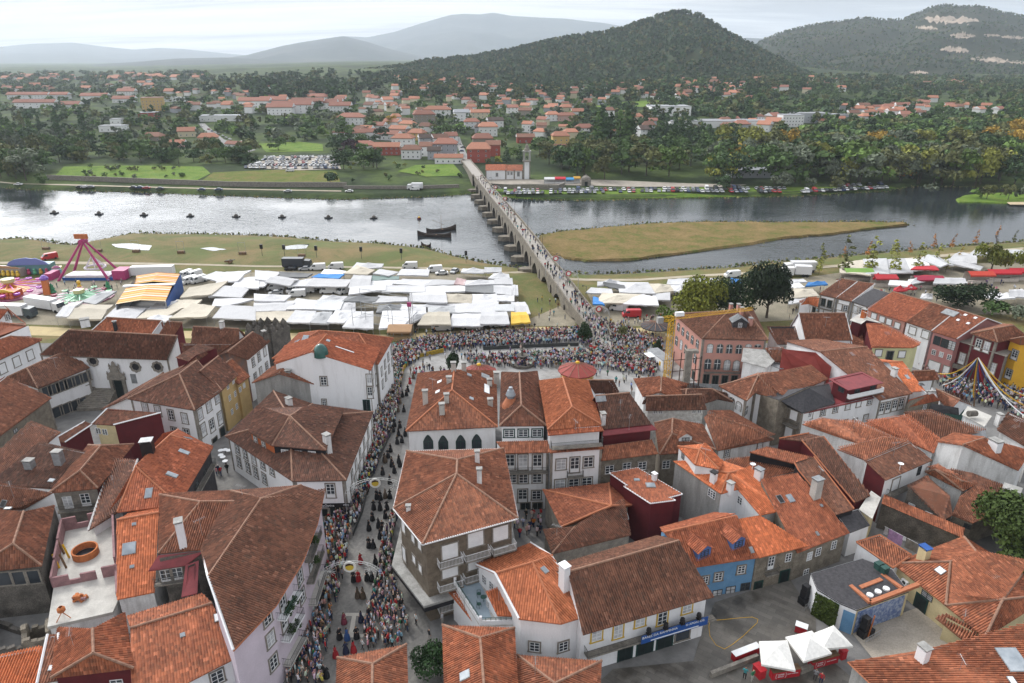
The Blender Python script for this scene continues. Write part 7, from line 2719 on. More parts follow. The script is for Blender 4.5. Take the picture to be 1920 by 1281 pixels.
zone(1440,400,4)
for q in[((550,442),(758,462),(700,357),(550,382),C_,'flat'),((742,452),(898,452),(880,347),(722,352),W_,'flat'),((902,442),(1078,432),(1030,337),(884,347),W_,'flat'),((1080,425),(1212,412),(1190,347),(1042,340),W_,'flat'),((1150,345),(1290,402),(1380,392),(1260,322),G_,'ridge'),((1300,350),(1580,412),(1600,390),(1380,335),W_),((1360,352),(1556,372),(1556,320),(1450,290),W_,'ridge'),((1520,300),(1690,310),(1700,270),(1600,250),W_,'ridge'),((1780,300),(1930,320),(1930,270),(1800,268),G_),((1590,612),(1690,640),(1762,610),(1700,578),W_),((1700,640),(1850,627),(1800,590),(1765,600),W_),((1815,622),(1930,620),(1900,565),(1815,572),W_),((165,632),(370,617),(330,572),(180,567),C_,'peak'),((160,674),(330,642),(240,628),(165,640),W_),((290,542),(440,532),(420,512),(310,517),B_,'peak'),((150,512),(290,507),(260,490),(160,492),W_),((160,562),(270,552),(230,520),(165,525),W_),((940,586),(1040,582),(1012,562),(952,562),'red','peak'),((1025,566),(1115,562),(1092,546),(1040,546),'red','peak'),((790,482),(860,480),(840,452),(800,455),'red','peak'),((1080,425),(1270,428),(1240,400),(1110,405),'red','flat'),((1145,490),(1250,488),(1240,466),(1150,468),'red','flat'),((910,540),(1070,560),(1060,520),(920,510),W_),((1250,530),(1480,530),(1440,492),(1270,490),W_),((1040,530),(1180,500),(1150,480),(1060,490),W_),((1145,635),(1230,640),(1230,605),(1160,605),W_)]:
 tent(q[:4],q[4],q[5]if len(q)>5 else None,place='in the market beyond the right hand row')
for k,(x,y,L,cl,lb)in enumerate([(860,530,7,(0.4,0.03,0.04),'red fronted drinks stall under the big white tents'),(1180,540,9,(0.32,0.03,0.06),'long crimson stall with white roof at the market edge'),(1570,505,8,(0.45,0.05,0.03),'tall picture fronted food stall with red awning'),(1740,490,10,(0.42,0.02,0.03),'wide red food stall near the round green tree'),(1890,480,9,(0.45,0.02,0.03),'red food stall with a big sign at the right edge'),(660,482,9,(0.2,0.35,0.08),'green and yellow striped fairground stall')]):
 p=GP((x,y+14))
 stall(p,L,3,3.2,0,cl,lb,(0.5,0.45,0.4))
p=GP((1890,476))
def text(name,body,size,parent,loc,rot,mat,ext=0.01,align='CENTER'):
 cu=bpy.data.curves.new(name,'FONT')
 cu.body=body
 cu.size=size
 cu.extrude=ext
 cu.align_x=align
 cu.align_y='CENTER'
 cu.materials.append(MATS[mat])
 cu.resolution_u=2
 o=bpy.data.objects.new(name,cu)
 COL.objects.link(o)
 dg=bpy.context.evaluated_depsgraph_get()
 me=bpy.data.meshes.new_from_object(o.evaluated_get(dg))
 bpy.data.objects.remove(o)
 o=link(name,me)
 o.parent=parent
 o.location=loc
 o.rotation_euler=rot
 return o
zone(480,400,4)
VW=CCOL[0]
for x,y,a,v,c in[(465,425,0.1,1,VW),(600,418,0.1,1,VW),(370,428,0.1,0,CCOL[2]),(265,428,0.05,0,CCOL[5]),(1155,412,0,1,VW),(1340,440,0.2,1,VW),(1395,460,0.2,0,VW),(1490,445,1.2,0,CCOL[2]),(150,575,0.2,1,VW),(285,590,1.2,1,VW),(375,595,0.1,1,VW),(545,600,0.05,1,VW),(670,600,0.8,1,VW),(310,625,0.1,1,VW),(150,610,0.3,0,CCOL[2]),(1390,878,0.1,1,VW),(1620,868,-0.1,1,VW),(1820,850,0.2,1,VW),(430,575,0.1,1,VW)]:
 car(GP((x,y)),a,'among the market canopies',bool(v),c)
zone(960,400,4)
car(GP((800,730)),-0.35,'by the canopies right of the bridge',True,VW)
car(GP((895,778)),0,'by the promenade right of the bridge',True,('red',(0.42,0.02,0.03)))
car(GP((1650,480)),0.2,'behind the dark round trees',True,VW)
zone(0,400,4)
for x,y,a in[(1395,480,1.2),(1460,480,1.0),(1420,525,1.0),(1490,520,0.9)]:
 car(GP((x,y)),a,'behind the striped pavilion',True,VW)
car(GP((1540,500)),0.3,'behind the striped pavilion',False,CCOL[2])
car(GP((375,345)),0.8,'on the grass behind the fairground',True,('red',(0.42,0.02,0.02)))
def lorry(p,rz,L,label,col=(0.62,0.62,0.63),cab=(0.6,0.6,0.6),s=1.0):
 t=thing('lorry',label,'lorry',None,p,rz)
 m=MB()
 m.box((0,0,0.9),(L,2.5,2.7))
 o=link('trailer',m.mesh('trailer',[MATS['paint']]),t)
 o.color=col+(1,)
 m=MB()
 x=-L/2-1.4
 m.v=[(x+a,b,c)for b in(-1.2,1.2)for a,c in((-1.1,0.5),(-1.15,1.6),(-0.8,2.8),(1.1,3.0),(1.1,0.5))]
 m.f=[(0,1,2,3,4),(9,8,7,6,5),(0,5,6,1),(2,7,8,3),(3,8,9,4),(4,9,5,0),(1,6,7,2)]
 m.m=[0]*6+[1]
 o=link('cab',m.mesh('cab',[MATS['paint'],MATS['glass']]),t)
 o.color=cab+(1,)
 m=MB()
 m.box((0,0,0.55),(L*0.96,1.6,0.35))
 link('chassis',m.mesh('chassis',[MATS['black_plastic']]),t)
 for wx in(x,L/2-1.2,L/2-2.4):
  for y in(-1.15,1.15):
   m=MB()
   m.tube((wx,y-0.14,0.5),(wx,y+0.14,0.5),0.5,12)
   link('wheel',m.mesh('wheel',[MATS['tyre']]),t)
 return t
def lor(px0,px1,*a,**k):
 A,B=(GP(px0),GP(px1))
 d=B-A
 return lorry((A+B)/2,math.atan2(d.y,d.x),*a,**k)
lor((215,780),(-120,770),12,'white lorry with a dark cab beside the left edge houses',cab=(0.06,0.08,0.09))
lor((470,745),(180,700),10,'white box trailer parked behind the fairground rides')
lor((980,480),(1330,472),13,'long white lorry behind the striped pavilion')
zone(480,400,4)
lor((365,412),(205,412),7,'dark grey box lorry on the grass beside the river path',(0.03,0.035,0.045),(0.04,0.045,0.05))
zone(1440,400,4)
lor((165,440),(350,440),8,'white lorry behind the round dark tree on the right')
lor((200,470),(310,475),5,'small white box van lorry in the right hand market')
zone(640,0,2.98)
p=hit(*px((425,1060)))
lorry(p,0,6,'white box lorry by the far river wall')
def star(name,label,pc,n,R_,h,arm,seat,hub):
 p=GP(pc)
 t=thing(name,label,'fairground ride',None,p)
 m=MB()
 m.lathe((0,0,0),[(R_*0.55,0),(R_*0.55,0.5),(R_*0.2,0.7),(R_*0.13,h),(0,h)],16)
 o=link('hub',m.mesh('hub',[MATS['paint']]),t)
 o.color=hub+(1,)
 m=MB()
 m.lathe((0,0,h),[(R_*0.2,0),(R_*0.2,1.0),(0,1.2)],12)
 o=link('crown_sign',m.mesh('crown_sign',[MATS['paint']]),t)
 o.color=(0.5,0.5,0.25,1)
 for k in range(n):
  a=2*math.pi*k/n
  e=Vector((math.cos(a),math.sin(a),0))
  m=MB()
  m.tube(e*R_*0.12+Vector((0,0,h*0.8)),e*R_*0.9+Vector((0,0,h*0.55)),0.22,6,r2=0.14)
  o=link('arm',m.mesh('arm',[MATS['paint']]),t)
  o.color=arm[k%len(arm)]+(1,)
  m=MB()
  m.lathe(tuple(e*R_+Vector((0,0,h*0.35))),[(0.2,0),(0.85,0.2),(0.9,0.7),(0.6,0.75),(0.5,0.4),(0,0.35)],10)
  o=link('gondola',m.mesh('gondola',[MATS['paint']]),t)
  o.color=seat[k%len(seat)]+(1,)
 m=MB()
 m.lathe((0,0,0),[(R_*1.2,0),(R_*1.2,0.35),(0,0.36)],24)
 o=link('platform',m.mesh('platform',[MATS['paint']]),t)
 o.color=(0.25,0.08,0.14,1)
 return t
zone(0,420,5.824)
star('carousel_ride','purple and orange octopus ride spread out at the left edge',(120,745),16,9,3.2,[(0.6,0.1,0.45),(0.65,0.25,0.05)],[(0.35,0.05,0.45),(0.55,0.08,0.4)],(0.65,0.28,0.04))
star('carousel_ride','mint green flower shaped ride beside the white trailers',(880,815),12,7.5,1.8,[(0.35,0.65,0.45)],[(0.3,0.03,0.08),(0.35,0.6,0.4)],(0.3,0.5,0.35))
A,B,T_=(GP((670,610)),GP((1240,600)),GP((680,615)))
apexY=(A.y+B.y)/2+2
top=PY(*px((905,190)),apexY)
pc=(A+B)/2
t=thing('pendulum_ride','tall pink pendulum ride with an A shaped frame in the fairground','fairground ride',None,(pc.x,apexY,pc.z))
M('ride_pink',(0.42,0.05,0.17),(0.35,0.04,0.14),1,0.45)
M('ride_white',(0.66,0.62,0.66),(0.55,0.5,0.55),1.5,0.5)
for e,nm in((A,'l'),(B,'r')):
 for dy in(-4,4):
  m=MB()
  m.tube((e.x,apexY+dy,pc.z),(top.x+(e.x-top.x)*0.03,apexY+dy*0.15,top.z),0.42,8,r2=0.32)
  m.build('frame_leg',[MATS['ride_pink']],t)
m=MB()
m.tube((top.x,apexY-1.5,top.z),(top.x,apexY+1.5,top.z),0.8,10)
m.build('axle',[MATS['ride_pink']],t)
m=MB()
m.box((top.x-0.3,apexY,top.z+0.8),(4.2,0.4,1.5))
m.build('crown_sign',[MATS['brick_orange']],t)
m=MB()
g_=Vector((top.x+2,apexY,pc.z+3))
m.tube((top.x,apexY,top.z),(g_.x-0.4,apexY,g_.z+4.2),0.3,8)
m.build('swing_arm',[MATS['ride_white']],t)
for k in range(6):
 a=2*math.pi*k/6
 m=MB()
 m.tube((g_.x-0.4,apexY,g_.z+4.2),(g_.x+3*math.cos(a),apexY+3*math.sin(a),g_.z+0.6),0.14,5)
 m.build('strut',[MATS['ride_white']],t)
m=MB()
N=20
for k in range(N):
 a,b=(2*math.pi*k/N,2*math.pi*(k+1)/N)
 m.tube((g_.x+3*math.cos(a),apexY+3*math.sin(a),g_.z+0.5),(g_.x+3*math.cos(b),apexY+3*math.sin(b),g_.z+0.5),0.3,6,caps=False)
m.build('seat_ring',[MATS['ride_white']],t)
for x0,x1,z0,z1,mt in((-7,9,0,1.0,'blue_paint'),(-6,8,1.0,1.7,'ride_white'),(9,13,0.3,3.2,'ride_pink'),(-12.5,-10.5,0,2.2,'ride_pink')):
 m=MB()
 m.box((pc.x+(x0+x1)/2,apexY-1,pc.z+z0),(x1-x0,5,z1-z0))
 m.build('platform' if z0<2 and x0>-8 and(x1<10)else 'base_block',[MATS[mt]],t)
zone(0,400,4)
t=thing('pavilion','bumper car pavilion under an orange and white striped canopy','pavilion',None,GP((1080,670)))
def stripes(q,z0,z1,n,nm):
 a,b,c,d=[P(p,z)for p,z in zip(q,(z0,z0,z1,z1))]
 cols=[(0.62,0.23,0.03),(0.68,0.5,0.28),(0.6,0.27,0.06),(0.66,0.6,0.52),(0.62,0.2,0.03),(0.66,0.42,0.1)]
 mats=[]
 for k,c_ in enumerate(cols):
  mats.append(M(f'stripe_{k}',c_,tuple((v*0.9 for v in c_)),0.8,0.7,fine=0.03))
 m=MB()
 for k in range(n):
  u,v=(k/n,(k+1)/n)
  bul=Vector((0,0,0.25))
  L=lambda t_:(d.lerp(a,t_),c.lerp(b,t_))
  p0,p1=L(u)
  p2,p3=L(v)
  mid0,mid1=((p0+p1)/2+bul*3,(p2+p3)/2+bul*3)
  m.face([p0,mid0,mid1,p2],k%len(cols))
  m.face([mid0,p1,p3,mid1],k%len(cols))
 m.build(nm,mats,t)
 return(a,b,c,d)
q1=stripes([(985,535),(1315,525),(1350,455),(1025,468)],1.2,2.4,12,'canopy')
q2=stripes([(868,682),(1240,660),(1290,545),(945,562)],1.2,2.4,14,'canopy')
m=MB()
a,b=(P((925,545),2.2),P((1310,530),2.2))
d=b-a
m.box(((a.x+b.x)/2,(a.y+b.y)/2,2.0),(d.length,1.6,0.3),math.atan2(d.y,d.x))
m.build('gutter_beam',[MATS['frame_white']],t)
for p in(q2[0],q2[1],q1[2],q1[3],q1[1]):
 m=MB()
 m.tube((p.x,p.y,-3.1),(p.x,p.y,p.z),0.16,6)
 m.build('post',[MATS['steel']],t)
for A,B,mt in((q2[1],q1[2],'blue_paint'),(q1[3],q1[2],'granite_dark'),(q2[0],q1[3],'zinc')):
 m=MB()
 up=Vector((0,0,-0.1))
 lo=Vector((0,0,1))
 m.face([Vector((A.x,A.y,-3)),Vector((B.x,B.y,-3)),B+up,A+up])
 d=Vector((0.15,0.15,0))
 m.face([Vector((A.x,A.y,-3))+d,A+up+d,B+up+d,Vector((B.x,B.y,-3))+d])
 m.build('side_wall',[MATS[mt]],t)
m=MB()
c_=(q2[0]+q1[2])/2
m.box((c_.x,c_.y,-3.0),(14,14,0.25),0.1)
m.build('floor',[MATS['slate_black']],t)
def dec(pa,pb,dp,h,label,cols,name='fun_house',arch=True):
 A,B=(GP(pa),GP(pb))
 d=B-A
 L=d.length
 t=thing(name,label,'fairground ride',None,(A+B)/2,math.atan2(d.y,d.x))
 m=MB()
 m.box((0,dp/2,0),(L,dp,h))
 o=link('body',m.mesh('body',[MATS['paint']]),t)
 o.color=cols[0]+(1,)
 n=14
 pts=[(-L/2,h)]+[(-L/2+L*k/n,h+(2.4 if arch else 0.8)*math.sin(math.pi*k/n)**0.6+rnd.uniform(-0.15,0.15))for k in range(1,n)]+[(L/2,h)]
 m=MB()
 m.face([(x,-0.2,z)for x,z in pts])
 m.face([(x,0.1,z)for x,z in pts][::-1])
 for a,b in zip(pts,pts[1:]):
  m.face([(a[0],-0.2,a[1]),(b[0],-0.2,b[1]),(b[0],0.1,b[1]),(a[0],0.1,a[1])])
 o=link('sign_board',m.mesh('sign_board',[MATS['paint']]),t)
 o.color=cols[1]+(1,)
 for k in range(7):
  m=MB()
  x=-L/2+L*(k+0.5)/7
  m.lathe((x,-0.5,0.2),[(0.5,0),(0.62,0.5),(0.4,1.2),(0.45,1.6),(0.1,1.9),(0,1.9)],8)
  o=link('figure_panel',m.mesh('figure_panel',[MATS['paint']]),t)
  o.color=cols[2+k%(len(cols)-2)]+(1,)
 return t
zone(0,420,5.824)
dec((100,560),(560,545),4,3.2,'fun house with a blue and purple arched painted front',[(0.1,0.22,0.24),(0.16,0.2,0.45),(0.4,0.05,0.12),(0.1,0.35,0.2),(0.5,0.3,0.05)])
dec((-120,560),(240,575),3,2.6,'low ride booth with a row of yellow figures at the left edge',[(0.32,0.28,0.26),(0.4,0.22,0.12),(0.62,0.4,0.03),(0.62,0.42,0.05)],arch=False)
dec((-150,830),(170,825),4,2.2,'orange and yellow sided stand at the left edge',[(0.55,0.12,0.03),(0.62,0.42,0.05),(0.5,0.1,0.05)],arch=False)
dec((580,560),(680,550),3,2.2,'small pastel ticket booth beside the pendulum ride',[(0.5,0.42,0.2),(0.5,0.2,0.35),(0.2,0.4,0.4)],arch=False)
M('palm_green',(0.02,0.13,0.05),(0.015,0.1,0.04),1,0.6)
for x,y,c,lb in[(580,760,(0.01,0.16,0.06),'green fir shaped figure by the orange ticket tower'),(1190,735,(0.01,0.17,0.06),'green fir shaped figure by the mint green ride')]:
 p=GP((x,y))
 t=thing('fir_figure',lb,'fairground figure',None,p)
 m=MB()
 m.lathe((0,0,0),[(0.3,0),(0.3,0.4),(1.1,0.4),(0.5,1.4),(0.85,1.4),(0.35,2.3),(0.6,2.3),(0,3.4)],10)
 o=link('cone_body',m.mesh('cone_body',[MATS['paint']]),t)
 o.color=c+(1,)
p=GP((525,770))
t=thing('ticket_tower','orange ticket tower with a purple top between the rides','booth',None,p)
m=MB()
m.box((0,0,0),(1.8,1.5,4.6),0.2,0,0.85)
o=link('tower_body',m.mesh('tower_body',[MATS['paint']]),t)
o.color=(0.55,0.16,0.05,1)
m=MB()
m.lathe((0,0,4.6),[(1.1,0),(1.2,0.6),(0.5,1.3),(0,1.5)],10)
o=link('cap',m.mesh('cap',[MATS['paint']]),t)
o.color=(0.2,0.1,0.4,1)
p=GP((875,715))
t=thing('inflatable_figure','yellow and red inflatable figure behind the mint green ride','fairground figure',None,p)
m=MB()
m.lathe((0,0,0),[(0.5,0),(0.7,0.8),(0.4,1.6),(0.6,2.1),(0.45,2.7),(0,2.9)],10)
o=link('body',m.mesh('body',[MATS['paint']]),t)
o.color=(0.65,0.4,0.03,1)
zone(0,0,1)
def raft(x,y):
 p=P0(x,y,WZ)
 t=thing('raft','small dark firework raft with a humped load moored mid river','raft','firework rafts moored in a line across the river',p,rnd.uniform(-0.3,0.3))
 m=MB()
 m.box((0,0,-0.2),(3.4,2.0,0.7),0,0,0.92)
 link('hull',m.mesh('hull',[MATS['black_plastic']]),t)
 m=MB()
 m.lathe((0,0,0.5),[(0.9,0),(0.8,0.5),(0.35,0.9),(0,1.0)],9)
 link('load',m.mesh('load',[MATS['granite_dark']]),t)
for x,y in[(102,400),(186,402),(270,404),(357,406),(443,407),(529,408),(616,409),(701,409.5)]:
 raft(x,y)
p=P0(786,411,WZ)
t=thing('buoy','small round buoy with a yellow top at the end of the raft line','buoy',None,p)
m=MB()
m.lathe((0,0,-0.3),[(0.7,0),(1.0,0.4),(0.8,1.0),(0,1.0)],12)
link('float',m.mesh('float',[MATS['maroon']]),t)
m=MB()
m.lathe((0,0,0.7),[(0.5,0),(0.4,0.5),(0,0.6)],10)
link('top_mark',m.mesh('top_mark',[MATS['yellow_paint']]),t)
def boat(x0,y0,x1,y1,label,wd=2.2,mast=0,high=0.9):
 a,b=(P0(x0,y0,WZ),P0(x1,y1,WZ))
 d=b-a
 L=d.length
 t=thing('boat',label,'boat',None,(a+b)/2,math.atan2(d.y,d.x))
 m=MB()
 rows=[]
 for k in range(11):
  u=k/10
  w_=wd/2*math.sin(math.pi*min(0.98,max(0.03,u)))**0.55
  sh=high+1.3*abs(2*u-1)**3.2
  rows.append([(L*(u-0.5),-w_,sh),(L*(u-0.5),-w_*0.75,-0.15),(L*(u-0.5),w_*0.75,-0.15),(L*(u-0.5),w_,sh),(L*(u-0.5),w_*0.86,sh),(L*(u-0.5),w_*0.7,0.25),(L*(u-0.5),-w_*0.7,0.25),(L*(u-0.5),-w_*0.86,sh),(L*(u-0.5),-w_,sh)])
 m.grid(rows)
 link('hull',m.mesh('hull',[MATS['wood']]),t)
 o=t.children[0]
 o.data.materials[0]=M('dark_wood',(0.055,0.04,0.032),(0.035,0.026,0.022),2,0.7)
 for u in(-0.25,0.05,0.3):
  m=MB()
  m.box((L*u,0,high*0.7),(0.35,wd*0.85,0.1))
  link('thwart',m.mesh('thwart',[MATS['wood']]),t)
 if mast:
  m=MB()
  m.tube((0,0,0.1),(0,0,mast),0.09,6,r2=0.05)
  link('mast',m.mesh('mast',[MATS['wood']]),t)
  m=MB()
  m.tube((-L*0.3,0,mast*0.75),(L*0.1,0,mast*0.35),0.06,5)
  link('yard',m.mesh('yard',[MATS['wood']]),t)
 return t
boat(800,437,855,430,'dark wooden sailing boat with a bare mast, the farther of two',2.6,7)
boat(783,442,846,445,'long dark wooden boat with an upturned bow, the nearer of two',2.6)
boat(790,461,808,463,'small rowing boat pulled up at the grassy shore',1.4,0,0.5)
for x,y,c in[(492,480,'left'),(534,481,'left'),(594,483,'left'),(678,485,'left'),(753,488,'left'),(874,492,'right')]:
 p=ground(x,y)
 t=thing('speaker_post','black loudspeaker box on a tall thin post in the riverside grass','loudspeaker','loudspeakers along the riverside grass',p)
 m=MB()
 m.tube((0,0,0),(0,0,3.2),0.08,5)
 link('post',m.mesh('post',[MATS['iron']]),t)
 m=MB()
 m.box((0,0,2.6),(0.9,0.7,1.6))
 link('speaker_box',m.mesh('speaker_box',[MATS['black_plastic']]),t)
for k,(x,y)in enumerate([(87,468),(185,472),(256,473),(340,475),(455,477),(566,481)]):
 p=ground(x,y)
 t=thing('firework_frame','low wooden firework frame standing in the riverside grass','frame','firework frames in the riverside grass',p)
 m=MB()
 m.box((0,0,0),(2.4,1.2,0.9))
 link('crate',m.mesh('crate',[MATS['wood']]),t)
 for s in(-1,1):
  m=MB()
  m.tube((s*1.3,0,0),(s*1.3,0,4.4),0.05,5)
  link('post',m.mesh('post',[MATS['steel']]),t)
 m=MB()
 m.tube((-1.3,0,4.3),(1.3,0,4.3),0.05,5)
 link('crossbar',m.mesh('crossbar',[MATS['steel']]),t)
p=ground(432,494)
t=thing('cannon','old wheeled field gun standing beside the river path','gun',None,p)
m=MB()
m.tube((-1.6,0,0.9),(1.8,0,1.3),0.2,8,r2=0.12)
link('barrel',m.mesh('barrel',[MATS['iron']]),t)
m=MB()
m.box((-0.6,0,0.4),(2.6,0.6,0.5))
link('carriage',m.mesh('carriage',[MATS['wood']]),t)
for y in(-0.7,0.7):
 m=MB()
 m.tube((0,y-0.06,0.65),(0,y+0.06,0.65),0.65,14)
 link('wheel',m.mesh('wheel',[MATS['wood']]),t)
zone(1440,400,4)
for x,y,h,c in[(400,395,8,'olive green'),(565,470,13,'olive green'),(570,350,5,Ro),(760,475,13,'yellow green'),(745,330,6,Ro),(935,470,12,'yellow green'),(925,330,6,Yg),(1060,310,5,Ro),(1110,450,10,Yg),(1240,270,6,Ro),(1250,400,8,Yg),(1375,270,6,Ro),(1420,380,6,Ay),(1550,240,6,Ro),(1710,200,6,Ro),(1840,220,5,Ol),(380,460,8,Yg),(1330,440,6,Yg)]:
 plant(GP((x,y)),h,'sapling',c,f'thin young {c} tree on the right hand riverside, seen over the market tents','young trees along the right hand riverside',1.6)
zone(0,0,1)
def bigcrown(seed,n,size,kind='wide'):
 return crown_mesh(kind,seed,n,size)
plant(ground(1437,596),18,'bush',D,'tall dark round tree standing behind the pink palace',wx=0.74,crown=bigcrown(51,6500,0.02,'bush'),tint=(0.016,0.028,0.012))
plant(ground(1366,600),14,'bush',D,'dark tree between the tall round tree and the yellow green one',wx=0.78,crown=bigcrown(53,4600,0.022,'bush'),tint=(0.02,0.036,0.013))
plant(ground(1300,612),15.5,'bush',Fg,'yellow green leafy tree left of the dark trees by the pink palace',wx=0.82,crown=bigcrown(56,4600,0.022,'bush'),tint=(0.13,0.145,0.022))
plant(ground(1258,614),6.5,'bush',Fg,'small bright green tree beside the palace corner',wx=1.0,crown=bigcrown(57,2000,0.03,'bush'),tint=(0.1,0.15,0.025))
plant(ground(1857,512),13.5,'bush',Yg,'round yellow green plane tree above the right hand market',wx=0.66,crown=bigcrown(58,4000,0.024,'bush'),tint=(0.12,0.135,0.025))
plant(ground(1925,508),13,'bush',Yg,'yellow green plane tree cut by the right edge',wx=0.66,crown=bigcrown(59,3000,0.026,'bush'),tint=(0.12,0.135,0.025))
plant(ground(1795,575),8,'bush',D,'low spreading dark tree behind the orange row roofs',wx=1.5,crown=bigcrown(60,2600,0.03,'bush'),tint=(0.018,0.034,0.013))
plant(ground(1860,590),5,'bush',Mg,'rough green shrubs at the allotment edge on the right',wx=1.6)
plant(ground(1905,600),5,'bush',Gg,'grey green shrub at the right edge of the allotment',wx=1.3)
plant(ground(1093,644),5.6,'bush',D,'clipped round tree at the near end of the bridge',wx=0.6,crown=bigcrown(61,2400,0.03,'bush'),tint=(0.024,0.046,0.018))
plant(ground(850,700),5.8,'bush',D,'clipped round tree behind the chimneys of the arch windowed house',wx=0.58,crown=bigcrown(62,2400,0.03,'bush'),tint=(0.022,0.042,0.016))
plant(ground(1233,662),4.2,'bush',D,'small clipped tree beside the white kiosk container',wx=0.56,crown=bigcrown(63,1500,0.034,'bush'),tint=(0.024,0.044,0.018))
plant(ground(1170,632),3.4,'bush',Ol,'small olive coloured bush in the crowd by the bridge',wx=0.9)
plant(P0(1905,1075,0),12,'bush',Mg,'big leafy tree filling the right edge below the stone chimney',wx=1.05,crown=bigcrown(64,9000,0.016,'bush'),tint=(0.048,0.074,0.018))
plant(P0(1960,1030,0),11,'bush',D,'darker tree behind the leafy tree at the right edge',wx=1.0,crown=bigcrown(65,5000,0.02,'bush'),tint=(0.03,0.05,0.018))
plant(P0(815,1262,0),4.2,'bush',D,'small round tree in the corner by the bottom edge of the street',wx=0.9,crown=bigcrown(66,2600,0.028,'bush'),tint=(0.024,0.05,0.018))
def pmat():
 def objtint(nm,stops):
  m,nt,b=newmat(nm)
  o=nd(nt,'ShaderNodeObjectInfo')
  r=nd(nt,'ShaderNodeValToRGB')
  r.color_ramp.interpolation='CONSTANT'
  e=r.color_ramp.elements
  while len(e)<len(stops):
   e.new(0.5)
  for i,(el,c)in enumerate(zip(e,stops)):
   el.position=i/len(stops)
   el.color=c+(1,)
  nt.links.new(o.outputs['Random'],r.inputs[0])
  nt.links.new(r.outputs[0],b.inputs['Base Color'])
  b.inputs['Roughness'].default_value=0.85
  b.inputs['Specular IOR Level'].default_value=0.2
 objtint('skin',[(0.42,0.24,0.17),(0.36,0.19,0.13),(0.48,0.29,0.21)])
 objtint('hair',[(0.03,0.02,0.015),(0.08,0.05,0.03),(0.02,0.016,0.014),(0.22,0.2,0.19),(0.14,0.08,0.035)])
 objtint('trousers',[(0.03,0.04,0.08),(0.05,0.07,0.13),(0.02,0.02,0.022),(0.12,0.11,0.1),(0.35,0.33,0.3),(0.06,0.05,0.05)])
pmat()
def person_mesh(pose):
 S=lambda*a:a
 V=[(0,0,0.98),(0,0,1.2),(0,0,1.4),(0,-0.01,1.52),(0,-0.02,1.66)]
 Rr=[(0.15,0.11),(0.135,0.095),(0.15,0.1),(0.055,0.055),(0.1,0.115)]
 Ed=[(0,1),(1,2),(2,3),(3,4)]
 def add(p,r,par):
  V.append(p)
  Rr.append(r if isinstance(r,tuple)else(r,r))
  Ed.append((par,len(V)-1))
  return len(V)-1
 lf=0.12 if pose=='walk' else 0
 for s in(-1,1):
  k=add((s*0.1,0,0.88),0.1,0)
  k=add((s*0.115,-lf*s-0.01,0.5),0.065,k)
  k=add((s*0.115,lf*s+0.02,0.09),0.045,k)
  add((s*0.125,lf*s-0.14,0.04),0.04,k)
  k=add((s*0.2,0,1.4),0.062,2)
  if pose=='up':
   k=add((s*0.27,-0.16,1.24),0.048,k)
   k=add((s*0.1,-0.32,1.46),0.036,k)
   add((s*0.06,-0.36,1.54),0.034,k)
  elif pose=='hips':
   k=add((s*0.36,0.04,1.18),0.046,k)
   k=add((s*0.2,-0.1,1.02),0.036,k)
   add((s*0.15,-0.13,1.0),0.032,k)
  elif pose=='fold':
   k=add((s*0.29,-0.03,1.16),0.046,k)
   k=add((s*0.05,-0.2,1.13),0.036,k)
   add((-s*0.04,-0.21,1.14),0.032,k)
  else:
   k=add((s*0.27,0.02+lf*s,1.14),0.046,k)
   k=add((s*0.28,-0.06+lf*s,0.92),0.036,k)
   add((s*0.27,-0.09+lf*s,0.82),0.034,k)
 me=bpy.data.meshes.new('p')
 me.from_pydata(V,Ed,[])
 o=bpy.data.objects.new('p',me)
 COL.objects.link(o)
 md=o.modifiers.new('s','SKIN')
 md.use_smooth_shade=True
 sb=o.modifiers.new('u','SUBSURF')
 sb.levels=1
 for i,d in enumerate(me.skin_vertices[0].data):
  d.radius=Rr[i]
  d.use_root=i==0
 dg=bpy.context.evaluated_depsgraph_get()
 n=bpy.data.meshes.new_from_object(o.evaluated_get(dg))
 bpy.data.objects.remove(o)
 bpy.data.meshes.remove(me)
 n.name='person_body'
 n.materials.clear()
 for k in('skin','hair','cloth','trousers'):
  n.materials.append(MATS[k])
 for p in n.polygons:
  c=p.center
  p.use_smooth=True
  if c.z>1.5:
   p.material_index=1 if c.z>1.71 or c.y>0.03 else 0
  elif abs(c.x)>0.23 and c.z<1.05 and(pose in('stand','walk'))or(pose=='up' and c.y<-0.25)or(pose in('hips','fold')and c.y<-0.13 and(c.z>0.9)):
   p.material_index=0
  elif c.z>0.93:
   p.material_index=2
  elif c.z<0.1:
   p.material_index=1
  else:
   p.material_index=3
 return n
PM={k:person_mesh(k)for k in('stand','up','hips','walk','fold')}
